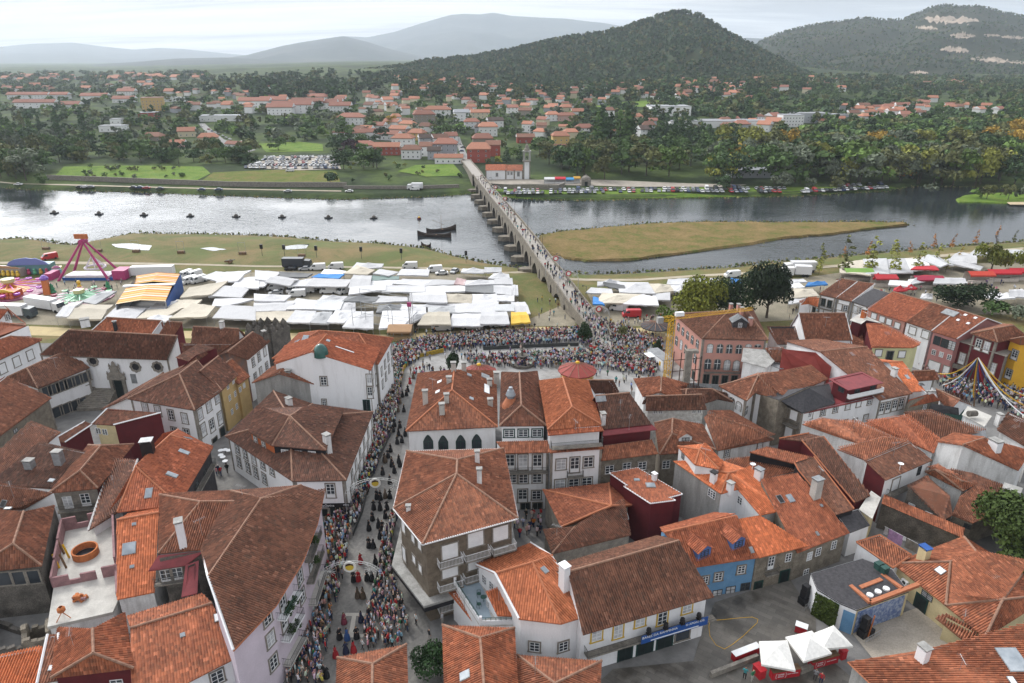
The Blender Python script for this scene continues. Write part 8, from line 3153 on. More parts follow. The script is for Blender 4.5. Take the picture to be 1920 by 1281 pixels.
def cloak_mesh(hat=False):
 m=MB()
 N=12
 prof=[(0.37,0.0),(0.38,0.08),(0.35,0.35),(0.29,0.7),(0.17,1.0),(0.145,1.08),(0.19,1.25),(0.2,1.38),(0.11,1.45),(0.055,1.5),(0.08,1.55),(0.1,1.62),(0.095,1.7),(0.06,1.76),(0,1.77)]
 i=0
 for r,z in prof:
  for k in range(N):
   t=2*math.pi*k/N
   sx_=1.12 if 1.1<z<1.42 else 1
   m.v.append((r*math.cos(t)*sx_*(1+0.05*math.sin(5*t)*(z<0.9)),r*math.sin(t)*(0.8 if 1.1<z<1.42 else 1),z))
 for q in range(len(prof)-1):
  z=(prof[q][1]+prof[q+1][1])/2
  for k in range(N):
   j=(k+1)%N
   t=2*math.pi*(k+0.5)/N
   m.f.append((q*N+k,q*N+j,(q+1)*N+j,(q+1)*N+k))
   front=math.sin(t)<-0.35
   m.m.append(0 if 1.5<z<1.7 and front else 1 if z>1.5 else 2)
 for s_ in(-1,1):
  i=len(m.v)
  for x,y,z,r in((s_*0.17,0.0,1.39,0.075),(s_*0.3,0.02,1.14,0.065),(s_*0.16,-0.2,1.05,0.045),(s_*0.08,-0.24,1.06,0.03)):
   for k in range(6):
    t=6.2832*k/6
    m.v.append((x+r*math.cos(t),y+r*math.sin(t)*0.8,z+r*0.5*math.sin(t)))
  for q in range(3):
   for k in range(6):
    m.f.append((i+q*6+k,i+q*6+(k+1)%6,i+q*6+6+(k+1)%6,i+q*6+6+k))
    m.m.append(0 if q==2 else 2)
 return m.mesh('person_body',[MATS['skin'],MATS['hair'],MATS['cloth']],None,True)
CLK=cloak_mesh()
TOPS=[('white',(0.55,0.55,0.56),22),('cream',(0.5,0.44,0.34),7),('black',(0.018,0.018,0.02),15),('navy',(0.025,0.035,0.09),12),('red',(0.36,0.025,0.03),8),('pale blue',(0.22,0.33,0.48),7),('grey',(0.22,0.22,0.23),11),('green',(0.03,0.13,0.065),2),('pink',(0.45,0.24,0.26),6),('purple',(0.12,0.06,0.15),2),('yellow',(0.48,0.38,0.08),1),('brown',(0.13,0.075,0.045),6),('orange',(0.45,0.14,0.03),2),('turquoise',(0.05,0.24,0.26),2)]
TPOOL=[t for t in TOPS for _ in range(t[2])]
PEOPLE=[]
def crowd(poly,gap,place,face=None,keep=1.0,zf=None,skip=()):
 w_=[ground(*p)if zf is None else P0(p[0],p[1],zf)for p in poly]
 pw=[(p.x,p.y)for p in w_]
 x0,x1=(min((p[0]for p in pw)),max((p[0]for p in pw)))
 y0,y1=(min((p[1]for p in pw)),max((p[1]for p in pw)))
 nx,ny=(int((x1-x0)/gap)+1,int((y1-y0)/gap)+1)
 for i in range(nx):
  for j in range(ny):
   if rnd.random()>keep:
    continue
   x,y=(x0+(i+rnd.uniform(-0.1,1.1))*gap,y0+(j+rnd.uniform(-0.1,1.1))*gap)
   if not inpoly((x,y),pw):
    continue
   a=rnd.uniform(0,6.28)if face is None else face+rnd.gauss(0,0.5)
   z=near_z(x,y)if zf is None else zf
   PEOPLE.append((Vector((x,y,z+0.04)),a,place,rnd.choice(TPOOL),rnd.choice(['stand','stand','up','hips','fold','walk']),rnd.uniform(0.9,1.06)))
zone(0,0,1)
crowd([(736,692),(757,694),(752,740),(740,800),(718,850),(698,900),(690,928),(650,958),(668,900),(682,850),(694,790),(708,750),(722,715)],0.52,'by the tall white house',1.7,0.93)
crowd([(690,928),(680,960),(660,1002),(652,1050),(606,1040),(606,985),(640,968),(652,960)],0.54,'beside the corner house',1.8,0.93)
crowd([(652,1050),(640,1095),(628,1150),(580,1140),(594,1085),(606,1040)],0.55,'below the lilac balconies',1.8,0.93)
crowd([(628,1150),(614,1215),(606,1290),(538,1290),(550,1210),(580,1140)],0.56,'at the lower left pavement',1.8,0.93)
crowd([(737,962),(747,965),(738,1010),(740,1060),(732,1085),(707,1092),(713,1052),(722,1005)],0.52,'below the brown balconies',-1.5,0.95)
crowd([(707,1092),(732,1085),(760,1130),(768,1180),(760,1215),(676,1222),(690,1150)],0.56,'at the apartment block corner',-1.5,0.93)
crowd([(775,1160),(830,1150),(840,1185),(800,1215),(775,1210)],1.7,'by the small round tree',None,0.6)
BP='in the packed crowd on the square'
crowd([(738,652),(800,638),(900,628),(1010,624),(1085,620),(1090,640),(1010,648),(900,655),(830,660),(790,672),(765,690),(742,700),(738,690)],0.6,BP,3.1,0.9)
crowd([(1085,618),(1125,600),(1150,610),(1240,640),(1250,690),(1190,690),(1110,655),(1085,650)],0.72,BP,None,0.8)
crowd([(870,672),(960,669),(1060,664),(1110,657),(1200,660),(1240,690),(1225,706),(1180,700),(1120,690),(1060,692),(960,692),(880,684)],0.68,BP,0,0.85)
crowd([(1110,690),(1240,690),(1250,720),(1180,745),(1130,730)],1.5,BP,None,0.55)
crowd([(785,668),(840,660),(1100,655),(1100,662),(880,672),(800,690),(775,700)],2.4,'dancing across the open middle of the square',None,0.5)
crowd([(760,700),(790,690),(860,694),(850,702),(775,712)],1.2,BP,None,0.6)
MPL='around the ribboned maypole'
crowd([(1752,716),(1790,700),(1822,702),(1875,718),(1925,745),(1925,800),(1880,770),(1820,758),(1780,742)],0.75,MPL,None,0.85)
crowd([(1705,685),(1740,685),(1760,700),(1735,702)],0.8,MPL,None,0.8)
FG='strolling between the fairground rides'
crowd([(100,535),(230,530),(220,555),(130,560)],2.6,FG,None,0.6)
crowd([(995,560),(1040,560),(1070,600),(1000,612)],2.6,'on the trodden ground beside the bridge',None,0.5)
crowd([(760,618),(990,610),(1060,614),(1000,622),(770,632)],2.0,'walking on the sandy promenade',None,0.5)
crowd([(1150,605),(1250,595),(1250,612),(1160,620)],1.3,'by the promenade right of the bridge',None,0.6)
crowd([(1460,570),(1540,545),(1900,530),(1920,560),(1700,580),(1480,600)],2.6,'among the stalls right of the town',None,0.5)
crowd([(960,970),(1020,965),(1020,1010),(965,1015)],1.0,'in the lane behind',None,0.85)
crowd([(400,880),(435,885),(430,915),(400,910)],1.3,'in the alley with the cafe tables',None,0.6)
for k in range(170):
 Y=158+235*rnd.random()**1.2
 PEOPLE.append((bpt(Y,rnd.uniform(-1.7,1.7),pl(DZ,Y)+0.02),rnd.choice([0.1,3.2])+rnd.gauss(0,0.4),'walking across the stone bridge',rnd.choice(TPOOL),'walk',1.0))
for k in range(60):
 Y=158+26*rnd.random()
 PEOPLE.append((bpt(Y,rnd.uniform(-2,2),pl(DZ,Y)+0.02),rnd.uniform(0,6),'walking across the stone bridge',rnd.choice(TPOOL),'walk',1.0))
zone(400,850,2.973)
PAR=[]
for x,y,c in[(895,315,0),(930,318,0),(968,315,0),(888,375,0),(960,362,0),(868,430,0),(922,415,0),(943,430,0),(930,475,0),(868,525,0),(893,528,0),(822,615,3),(905,622,0),(783,715,0),(810,712,3),(858,708,0),(885,712,0),(836,808,4),(806,805,4),(730,950,2),(825,940,1),(705,1035,0),(747,1040,5),(800,1032,0),(683,1138,3),(740,1115,1),(783,1110,3),(632,1250,0),(955,45,0),(995,75,0),(1035,55,0),(945,120,0),(985,170,0),(912,255,0),(932,260,0),(960,250,4),(985,252,0),(1010,110,0),(975,25,0)]:
 PAR.append((x,y,c))
PC=[('black',(0.014,0.014,0.016)),('dark navy',(0.018,0.022,0.05)),('wine red',(0.16,0.03,0.05)),('red',(0.3,0.02,0.025)),('brown',(0.09,0.065,0.045)),('blue',(0.03,0.08,0.22))]
def parade(p,c,place):
 n,col=PC[c]
 o=link('person',CLK,None,p,rnd.uniform(0,6.28),(1.0,1.0,rnd.uniform(0.93,1.0)))
 o.color=col+(1,)
 tag(o,f'woman in long {n} skirt and shawl parading {place}','person','women walking in the parade')
for x,y,c in PAR:
 p=GP((x,y))
 p.z+=0.06
 parade(p,c,'near the street bottom' if y>850 else 'between the two light arches' if y>300 else 'beyond the upper light arch')
zone(400,560,4)
for x,y in[(1400,790),(1430,850),(1385,850),(1460,700),(1420,740),(1350,1000),(1390,1030),(1440,1030),(1380,1090),(1415,1080),(1360,960),(1400,970),(1330,1150),(1340,1250),(1400,1260),(1290,1230),(1450,730),(1475,640),(1500,600)]:
 p=GP((x,y))
 p.z+=0.06
 parade(p,0 if(x+y)%3 else rnd.choice([0,3,4]),'by the tall white house')
PEOPLE.sort(key=lambda q:(q[0]-Vector((0,0,CAMZ))).length)
NIND=300-len(PAR)-19
for p,a,place,top,pose,s in PEOPLE[:NIND]:
 o=link('person',PM[pose],None,p,a,(s,s,s))
 o.color=tuple((v*rnd.uniform(0.8,1.15)for v in top[1]))+(1,)
 tag(o,f"person in a {top[0]} top {dict(stand='standing', up='holding up a phone', hips='with hands on hips', walk='stepping forward', fold='with folded arms')[pose]} {place}",'person','people '+place)
def low_person():
 m=MB()
 N=6
 prof=[(0.1,0.0,3),(0.13,0.5,3),(0.17,0.9,3),(0.17,0.92,2),(0.22,1.35,2),(0.08,1.46,0),(0.1,1.52,0),(0.115,1.62,1),(0.09,1.72,1),(0,1.75,1)]
 for r,z,k in prof:
  for q in range(N):
   t=2*math.pi*q/N
   m.v.append((r*math.cos(t)*(1.25 if 0.8<z<1.4 else 1),r*math.sin(t)*0.8,z))
 f,mi=([],[])
 for q in range(len(prof)-1):
  for k in range(N):
   f.append((q*N+k,q*N+(k+1)%N,(q+1)*N+(k+1)%N,(q+1)*N+k))
   mi.append(prof[q+1][2]if q not in(4,)else 2)
 for s in(-1,1):
  i=len(m.v)
  for x,y,z,r in((s*0.24,0,1.34,0.06),(s*0.3,-0.05,1.08,0.05),(s*0.24,-0.2,0.98,0.035)):
   for a,b in((-1,0),(0,-1),(1,0),(0,1)):
    m.v.append((x+a*r,y+b*r,z))
  for q in range(2):
   for k in range(4):
    f.append((i+q*4+k,i+q*4+(k+1)%4,i+q*4+4+(k+1)%4,i+q*4+4+k))
    mi.append(2 if q==0 else 0)
 return(np.array(m.v),np.array(f),np.array(mi))
lv,lfc,lmi=low_person()
VV,FF,CC,off=([],[],[],0)
HAIRS=[(0.03,0.02,0.015),(0.08,0.05,0.03),(0.02,0.016,0.014),(0.25,0.23,0.22),(0.35,0.3,0.2),(0.5,0.48,0.45)]
LEG=[(0.03,0.04,0.08),(0.05,0.07,0.13),(0.02,0.02,0.022),(0.12,0.11,0.1),(0.3,0.28,0.25)]
for p,a,place,top,pose,s in PEOPLE[NIND:]:
 ca,sa=(math.cos(a),math.sin(a))
 q=np.empty_like(lv)
 q[:,0]=(lv[:,0]*ca-lv[:,1]*sa)*s+p.x
 q[:,1]=(lv[:,0]*sa+lv[:,1]*ca)*s+p.y
 q[:,2]=lv[:,2]*s+p.z
 pal=np.array([(0.42,0.25,0.18),rnd.choice(HAIRS),tuple((v*rnd.uniform(0.8,1.15)for v in top[1])),rnd.choice(LEG)])
 VV.append(q)
 FF.append(lfc+off)
 off+=len(lv)
 CC.append(pal[lmi])
o=link('crowd',npmesh('crowd',np.concatenate(VV),np.concatenate(FF),Mattr('crowd_cloth',0.85),np.concatenate(CC)))
tag(o,kind='stuff')
print('PEOPLE',len(PEOPLE))
def part(t,nm,m,mat,sub=None,smooth=False):
 o=link(nm,m.mesh(nm,[MATS[q]for q in(mat if isinstance(mat,list)else[mat])],None,smooth),sub or t)
 return o
M('emblem_white',(0.75,0.74,0.7),None,1,0.6,fine=0.02)
M('emblem_yellow',(0.62,0.45,0.05),None,1,0.6,fine=0.02)
M('emblem_dark',(0.06,0.03,0.02),None,1,0.6,fine=0.02)
M('garland',(0.42,0.27,0.03),(0.22,0.17,0.03),4,0.9,fine=0.3)
M('tube_light',(0.62,0.63,0.62),None,2,0.5)
def light_arch(apex,rz,half,rise,g,label,red=False):
 t=thing('light_arch',label,'arch',None,(apex.x,apex.y,g),rz)
 top=apex.z-g
 base=top-rise
 for s in(-1,1):
  m=MB()
  m.tube((s*half,0,0),(s*half,0,base),0.07,6)
  part(t,'pole',m,'steel')
 for r0,nm in((1,'outer_arc'),(0.9,'inner_arc')):
  m=MB()
  P_=[(half*r0*math.cos(a),0,base+rise*r0*math.sin(a))for a in[math.pi*k/20 for k in range(21)]]
  for a,b in zip(P_,P_[1:]):
   m.tube(a,b,0.035,5,caps=False)
  part(t,nm,m,'tube_light')
 m=MB()
 for k in range(1,20):
  a=math.pi*k/20
  m.tube((half*math.cos(a),0,base+rise*math.sin(a)),(half*0.9*math.cos(a+0.06),0,base+rise*0.9*math.sin(a+0.06)),0.03,4)
 part(t,'lattice',m,'tube_light')
 for s in(-1,1):
  m=MB()
  c=(s*half*0.62,0,base+rise*0.45)
  for k in range(12):
   a=6.283*k/12
   m.tube(c,(c[0]+0.75*math.cos(a),0,c[2]+0.75*math.sin(a)),0.025,4)
  part(t,'star_burst',m,'tube_light')
 if red is None:
  return t
 e=link('emblem',None,t,(0,-0.12,top-0.75))
 q=MB()
 q.tube((0,0,0),(0,-0.08,0),0.78,20)
 part(t,'emblem_disc',q,'emblem_white' if not red else 'red_paint',e)
 q=MB()
 q.tube((0,-0.08,0),(0,-0.11,0),0.5,18)
 part(t,'emblem_centre',q,'emblem_yellow' if not red else 'emblem_white',e)
 if not red:
  q=MB()
  q.face([(x,-0.125,z)for x,z in[(-0.5,0.1),(-0.42,0.42),(0,0.56),(0.42,0.42),(0.5,0.1),(0.2,0.28),(-0.2,0.22)]])
  part(t,'emblem_hair',q,'emblem_dark',e)
 return t
zone(400,850,2.973)
light_arch(P((900,138),6.6),0.12,4.4,2.6,0,'upper lit arch with a round yellow emblem over the parade street')
light_arch(P((757,600),6.6),0.08,3.9,2.6,0,'lower lit arch with a round yellow emblem over the parade street')
zone(0,0,1)
for k,(x,y)in enumerate([(929,348),(947,369),(1042,480),(1066,508),(1123,574)]):
 a=P0(x,y,pl(DZ,P0(x,y,7).y)+6.2)
 light_arch(a,0.15,2.9,2.4,pl(DZ,a.y),['far end arch frame on the bridge above the chapel wall','second arch frame from the far end of the bridge','middle arch frame on the bridge beside the island tip','arch frame on the bridge above the riverside path','arch frame at the near end of the bridge'][k],True)
def barrier(pts,label,mat='garland',h=1.0,th=0.22):
 w_=[ground(*p)for p in pts]
 t=thing('barrier',label,'barrier',None,w_[0])
 m=MB()
 for a,b in zip(w_,w_[1:]):
  n=max(1,int((b-a).length/1.2))
  for k in range(n):
   p,q=(a.lerp(b,k/n),a.lerp(b,(k+1)/n))
   m.box(((p.x+q.x)/2,(p.y+q.y)/2,p.z+0.05),((q-p).length*1.02,th,h*rnd.uniform(0.92,1.06)),math.atan2((q-p).y,(q-p).x))
 m.build('panel',[MATS[mat]],t)
barrier([(743,752),(752,715),(757,694),(768,680),(790,670),(832,661)],'golden garlanded barrier curving round the crowd into the square')
barrier([(906,657),(1000,652),(1085,649)],'low dark barrier along the front of the square crowd','iron',0.9,0.06)
barrier([(735,810),(712,862),(694,905),(680,962),(663,1005)],'low barrier rail on the left side of the parade street','iron',0.9,0.06)
barrier([(723,1004),(713,1052),(703,1106),(688,1155)],'low barrier rail on the right side of the parade street','iron',0.9,0.06)
b_=ground(1826,762)
ap=PY(1834,671,b_.y)
t=thing('maypole','tall pole with long coloured ribbons spread over the crowd','maypole',None,b_)
m=MB()
m.tube((0,0,0),ap-b_,0.14,7,r2=0.08)
part(t,'pole',m,'wood')
RBN=[('yellow_paint',(0.68,0.46,0.02)),('frame_white',0),('blue_paint',0),('red_paint',0),('iron_green',0)]
for k,(x,y)in enumerate([(1757,712),(1764,734),(1778,742),(1797,747),(1822,757),(1838,752),(1852,746),(1900,770),(1915,772),(1922,756),(1926,800),(1775,722),(1868,742)]):
 e=ground(x,y)+Vector((0,0,1.4))
 m=MB()
 pr=None
 for i in range(9):
  u=i/8
  q=ap.lerp(e,u)-b_-Vector((0,0,1.3*math.sin(math.pi*u)))
  m.tube(pr,q,0.12,4,caps=False)if pr else None
  pr=q
 part(t,'ribbon',m,RBN[[0,1,2,4,0,2,3,1,0,0,1,0,2][k]][0])
b_=ground(1249,722)
tp=PY(1262,600,b_.y)
hgt=tp.z-b_.z
t=thing('tower_crane','yellow lattice tower crane beside the pink palace','crane',None,b_,0.2)
def lattice(t,nm,a,b,w_,n,mat):
 a,b=(Vector(a),Vector(b))
 d=(b-a).normalized()
 x=d.cross(Vector((0,0,1))if abs(d.z)<0.9 else Vector((0,1,0))).normalized()*w_
 y=d.cross(x).normalized()*w_
 cs=[x+y,x-y,-x-y,y-x]
 m=MB()
 for c in cs:
  m.tube(a+c,b+c,w_*0.11,4)
 for k in range(n):
  p,q=(a.lerp(b,k/n),a.lerp(b,(k+1)/n))
  for i in range(4):
   c,e=(cs[i],cs[(i+1)%4])
   m.tube(p+c,q+e,w_*0.08,3)
   m.tube(p+c,p+e,w_*0.08,3)
 return part(t,nm,m,mat)
lattice(t,'mast',(0,0,0),(0,0,hgt),0.55,14,'yellow_paint')
lattice(t,'jib',(0,0,hgt+0.4),(19,2,hgt+0.4),0.27,24,'yellow_paint')
lattice(t,'counter_jib',(0,0,hgt+0.4),(-3.2,-0.3,hgt+0.4),0.42,3,'yellow_paint')
m=MB()
m.box((1.5,0,hgt+0.8),(1.8,0.8,0.8))
part(t,'sign_box',m,'frame_white')
m=MB()
m.box((-2.8,-0.3,hgt-0.3),(1.2,1.0,1.2))
part(t,'counterweight',m,'cement')
b_=ground(1284,738)
t=thing('ruined_pillar','weathered concrete pillar held by rusty scaffold posts by the crane','pillar',None,b_)
m=MB()
m.box((0,0,0),(1.3,1.1,9.2))
m.box((0.5,0,9.2),(2.6,1.2,0.6))
part(t,'pillar_shaft',m,'granite')
M('rust',(0.07,0.035,0.025),(0.045,0.025,0.02),2,0.8)
for x,y in((-3,0),(-1.6,-0.5),(1.5,-0.4),(2.6,0)):
 m=MB()
 m.tube((x,y,0),(x,y,9.4 if x<0 else 8.4),0.11,5)
 part(t,'scaffold_post',m,'rust')
for z in(2.5,5,7.5):
 m=MB()
 m.tube((-3,0,z),(2.6,-0.2,z+0.6),0.08,4)
 part(t,'scaffold_rail',m,'rust')
a,b=(ground(1282,736),ground(1345,740))
t=thing('hoarding','grey sheet hoarding at the foot of the pink palace','fence',None,a)
for k in range(5):
 m=MB()
 p,q=(a.lerp(b,k/5),a.lerp(b,(k+0.97)/5))
 m.box(((p.x+q.x)/2,(p.y+q.y)/2,p.z),((q-p).length,0.08,2.3),math.atan2((q-p).y,(q-p).x))
 m.build('sheet_panel',[MATS['zinc']],t)
def kiosk(apx,R_,z0,za,n,mat,wall,label,fin='yellow_paint'):
 p=P0(apx[0],apx[1],za)
 g=near_z(p.x,p.y)
 t=thing('kiosk',label,'kiosk',None,(p.x,p.y,g))
 z0-=0
 m=MB()
 m.lathe((0,0,0),[(R_+0.25,z0-0.25-g),(R_+0.25,z0-g),(0.25,za-g),(0,za-g)],n)
 part(t,'roof',m,mat)
 for k in range(n):
  a=6.283*k/n
  m=MB()
  m.tube(((R_+0.2)*math.cos(a),(R_+0.2)*math.sin(a),z0-g+0.05),(0.2*math.cos(a),0.2*math.sin(a),za-g+0.05),0.07,4)
  part(t,'roof_rib',m,'ridge_mortar')
 m=MB()
 m.lathe((0,0,0),[(R_*0.82,0),(R_*0.82,1.0),(R_*0.6,1.05),(0,1.05)],n)
 part(t,'counter',m,wall)
 for k in range(n):
  a=6.283*k/n
  m=MB()
  m.tube((R_*0.88*math.cos(a),R_*0.88*math.sin(a),0),(R_*0.88*math.cos(a),R_*0.88*math.sin(a),z0-g),0.1,5)
  part(t,'post',m,wall)
 if fin:
  m=MB()
  m.lathe((0,0,za-g),[(0.5,-0.2),(0.4,0.25),(0,0.4)],8)
  part(t,'finial',m,fin)
 return t
kiosk((1083,680),3.9,0.4,2.1,12,'red_clad','yellow_paint','round red roofed kiosk with pale ribs in the open square')
kiosk((898,684),3.7,0.4,2.1,12,'red_clad','yellow_paint','red roofed kiosk half hidden behind the arch windowed house')
kiosk((1230,603),3.5,0.4,1.5,14,'slate','cream','cream kiosk with a wide dark round roof by the crane',None)
a,b=(ground(1212,677),ground(1241,699))
d=b-a
t=thing('container_kiosk','white container kiosk with a raised flap in the square','kiosk',None,(a+b)/2+Vector((1.3,0.6,0)),math.atan2(d.y,d.x))
m=MB()
m.box((0,0,0.1),(d.length,2.6,2.7))
part(t,'body',m,'frame_white')
m=MB()
m.box((0,0,2.8),(d.length+0.1,2.7,0.12))
part(t,'roof',m,'zinc')
m=MB()
m.box((-d.length*0.2,-2.0,2.3),(2.6,1.4,0.08))
part(t,'flap',m,'frame_white')
m=MB()
m.box((d.length*0.33,-1.33,1.2),(0.6,0.04,1))
part(t,'yellow_panel',m,'yellow_paint')
p=ground(979,684)
t=thing('fountain','dark carved stone fountain standing in the square','fountain',None,p)
m=MB()
m.lathe((0,0,0),[(2.8,0),(2.8,0.7),(2.5,0.7),(2.4,0.3),(0.5,0.3),(0.35,1.8),(1.3,2.3),(1.3,2.45),(0.25,2.3),(0.22,3.6),(0.75,3.9),(0.75,4),(0.18,3.9),(0.2,5.2),(0,5.6)],16)
part(t,'basin',m,'granite_dark')
for k,(pts,h)in enumerate([([(664,630),(688,622),(738,632),(730,624)],7.5),([(680,612),(776,622),(770,630)],10.5)]):
 t=thing('wire_structure',['low wire frame structure for lights before the market canopies','tall wire frame with a truss mast before the market canopies'][k],'wire structure',None,ground(*pts[0]))
 w_=[ground(*q)-t.location for q in pts]
 for q in w_:
  m=MB()
  m.tube(q,q+Vector((0,0,h)),0.07,5)
  part(t,'upright',m,'steel')
 for i in range(len(w_)):
  for z in(0.35,0.65,0.98):
   m=MB()
   m.tube(w_[i]+Vector((0,0,h*z)),w_[(i+1)%len(w_)]+Vector((0,0,h*z)),0.045,4)
   part(t,'rail',m,'steel')
p=ground(771,630)
t=thing('truss_mast','tall thin truss mast with a pink box near the crowd','mast',None,p)
lattice(t,'mast',(0,0,0),(0,0,11),0.28,14,'steel')
m=MB()
m.box((0,-0.3,8),(1,0.7,1.1))
part(t,'pink_box',m,'ride_pink')
stall(ground(752,634),6,4,3,0,(0.36,0.22,0.12),'brown roofed booth at the corner of the crowd',(0.3,0.2,0.1))
zone(400,560,4)
f_,l_,r_2=(P((418,214),9.6),P((238,200),9.6),P((552,158),9.6))
bk=l_+r_2-f_
cs=[f_,r_2,bk,l_]
t=thing('crenellated_tower','old dark granite tower with pointed battlements above the white gabled house','tower',None,((f_.x+bk.x)/2,(f_.y+bk.y)/2,-3))
for i in range(4):
 a,b=(cs[i]-t.location,cs[(i+1)%4]-t.location)
 a=Vector((a.x,a.y,0))
 b=Vector((b.x,b.y,0))
 d=b-a
 L=d.length
 m=MB()
 m.box(((a.x+b.x)/2,(a.y+b.y)/2,0),(L,0.9,11.2),math.atan2(d.y,d.x))
 part(t,'tower_wall',m,'granite_dark')
 n=max(3,int(L/1.9))
 for k in range(n):
  p=a.lerp(b,(k+0.5)/n)
  m=MB()
  an=math.atan2(d.y,d.x)
  m.box((p.x,p.y,11.2),(1.05,0.7,0.9),an)
  m.box((p.x,p.y,12.1),(1.0,0.66,0.8),an,0,0.15)
  part(t,'merlon',m,'granite_dark')
m=MB()
m.box((0,0,9.6),((f_-r_2).length,(f_-l_).length,0.3),math.atan2((r_2-f_).y,(r_2-f_).x))
part(t,'wall_walk',m,'granite_dark')
zone(0,560,4)
def lobed(s,p,R_):
 q,n=s.ray_wall(p)[:2]
 a=math.atan2(n.y,n.x)+math.pi/2
 m=MB()
 N=48
 o_=[(R_*(1+0.16*abs(math.cos(4*t)))*math.cos(t),R_*(1+0.16*abs(math.cos(4*t)))*math.sin(t))for t in[6.2832*k/N for k in range(N)]]
 i_=[(x*0.62,z*0.62)for x,z in o_]
 for k in range(N):
  j=(k+1)%N
  m.face([(o_[k][0],-0.14,o_[k][1]),(o_[j][0],-0.14,o_[j][1]),(i_[j][0],-0.06,i_[j][1]),(i_[k][0],-0.06,i_[k][1])])
  m.face([(o_[k][0],0,o_[k][1]),(o_[j][0],0,o_[j][1]),(o_[j][0],-0.14,o_[j][1]),(o_[k][0],-0.14,o_[k][1])])
 w_=link('rose_window',m.mesh('rose_window',[MATS['granite']]),s.root,q-s.root.location+n*0.004,a)
 m=MB()
 m.face([(x,-0.04,z)for x,z in i_])
 link('pane',m.mesh('pane',[MATS['slate_black']]),w_)
for q in((697,468),(1017,512),(1182,512)):
 lobed(ch_,q,1.05)
q,n=ch_.ray_wall((893,650))[:2]
a=math.atan2(n.y,n.x)+math.pi/2
pt=link('portal',None,ch_.root,q-ch_.root.location,a)
zb=-(q.z-ch_.zb)
m=MB()
m.box((0,-0.1,zb),(1.7,0.12,-zb+1.2))
part(None,'door',m,'door_dark',pt)
for x in(-1.3,1.3):
 m=MB()
 m.box((x,-0.2,zb),(0.6,0.4,-zb+1.3))
 part(None,'jamb',m,'granite',pt)
m=MB()
m.box((0,-0.22,1.3),(3.6,0.5,0.6))
part(None,'lintel',m,'granite',pt)
m=MB()
m.face([(x,-0.3,z)for x,z in[(-1.7,1.9),(1.7,1.9),(1.5,2.7),(1.0,3.0),(0.9,4.2),(0.5,4.4),(0.3,5.1),(0,5.4),(-0.3,5.1),(-0.5,4.4),(-0.9,4.2),(-1.0,3.0),(-1.5,2.7)]])
m.box((0,-0.2,1.9),(1.5,0.38,2.3))
part(None,'pediment',m,'granite',pt)
for x in(-1.7,1.7,-0.95,0.95):
 m=MB()
 m.lathe((x,-0.25,1.9 if abs(x)>1 else 3.6),[(0.22,0),(0.1,0.4),(0.2,0.7),(0,1.3)],8)
 part(None,'urn',m,'granite',pt)
r=ch_.ray_wall((1004,600))
m=MB()
m.box((0,-0.05,-1),(1.1,0.08,2))
link('notice_board',m.mesh('notice_board',[MATS['zinc']]),ch_.root,r[0]-ch_.root.location,a)
t0,t1=(P((760,655),1.6),P((690,815),-0.6))
d=t1-t0
t=thing('stone_staircase','wide granite steps climbing from the yard to the church door','stairs',None,t1)
m=MB()
an=math.atan2(d.y,d.x)
for k in range(11):
 c=t0.lerp(t1,k/10)-t1
 m.box((c.x,c.y,-0.8),(0.62,6.5-0.1*k,max(0.85,c.z+0.8)),an)
part(t,'steps',m,'granite')
zone(820,850,2.973)
u,v=(WH.ray_wall((1112,1008)),WH.ray_wall((1478,905)))
n=Vector((u[1].x,u[1].y,0))
A,B=(u[0]+n*0.98,v[0]+n*0.98)
zz_=(A.z+B.z)/2-0.35
d=B-A
an=math.atan2(d.y,d.x)
L=Vector((d.x,d.y,0)).length
t=thing('banner','long blue banner with white lettering hung along the warehouse balcony','banner',None,((A.x+B.x)/2,(A.y+B.y)/2,zz_),an)
m=MB()
m.box((0,0,-0.1),(L,0.05,1.15))
part(t,'cloth',m,'blue_paint')
m=MB()
m.box((0,-0.04,0.02),(L*0.72,0.03,0.12))
part(t,'white_stripe',m,'frame_white')
text('lettering','BARES DA RAMPINHA',0.46,t,(-L*0.23,-0.05,0.72),(math.pi/2,0,0),'frame_white')
text('lettering','O APOIO DE:',0.42,t,(L*0.3,-0.05,0.74),(math.pi/2,0,0),'frame_white')
for k in range(4):
 s_=link('stage_light',None,None,(A.lerp(B,(k+0.4)/4).x,A.lerp(B,(k+0.4)/4).y,zz_+1.05),an)
 tag(s_,'black moving head stage light fixed above the blue balcony banner','stage light','stage lights on the warehouse balcony')
 m=MB()
 m.box((0,0,0),(0.5,0.4,0.2))
 part(s_,'base',m,'black_plastic')
 m=MB()
 m.lathe((0,0,0.2),[(0.2,0),(0.3,0.3),(0.24,0.62),(0,0.7)],10)
 part(s_,'head',m,'black_plastic')
zone(400,850,2.973)
u=BD.ray_wall((662,288))
n=Vector((u[1].x,u[1].y,0))
an=math.atan2(n.y,n.x)+math.pi/2
t=thing('shop_sign','black shop sign with white lettering on the corner house','sign',None,u[0]+n*0.1,an)
m=MB()
m.box((0,0,-0.32),(5.2,0.12,0.64))
part(t,'board',m,'black_plastic')
text('lettering','FamaÓptica',0.52,t,(-0.9,-0.08,0),(math.pi/2,0,0),'frame_white')
for s in(0,0.45):
 m=MB()
 [m.tube((1.85+s+0.17*math.cos(6.28*k/10),-0.08,0.05+0.13*math.sin(6.28*k/10)),(1.85+s+0.17*math.cos(6.28*(k+1)/10),-0.08,0.05+0.13*math.sin(6.28*(k+1)/10)),0.025,4,caps=False)for k in range(10)]
 part(t,'glasses_mark',m,'frame_white')
BD.windows('k',2.0,2.2,[(610,345),(685,335)])
op,sg=offset_poly([MD.V[i]for i in range(5)],-0.55)
m=MB()
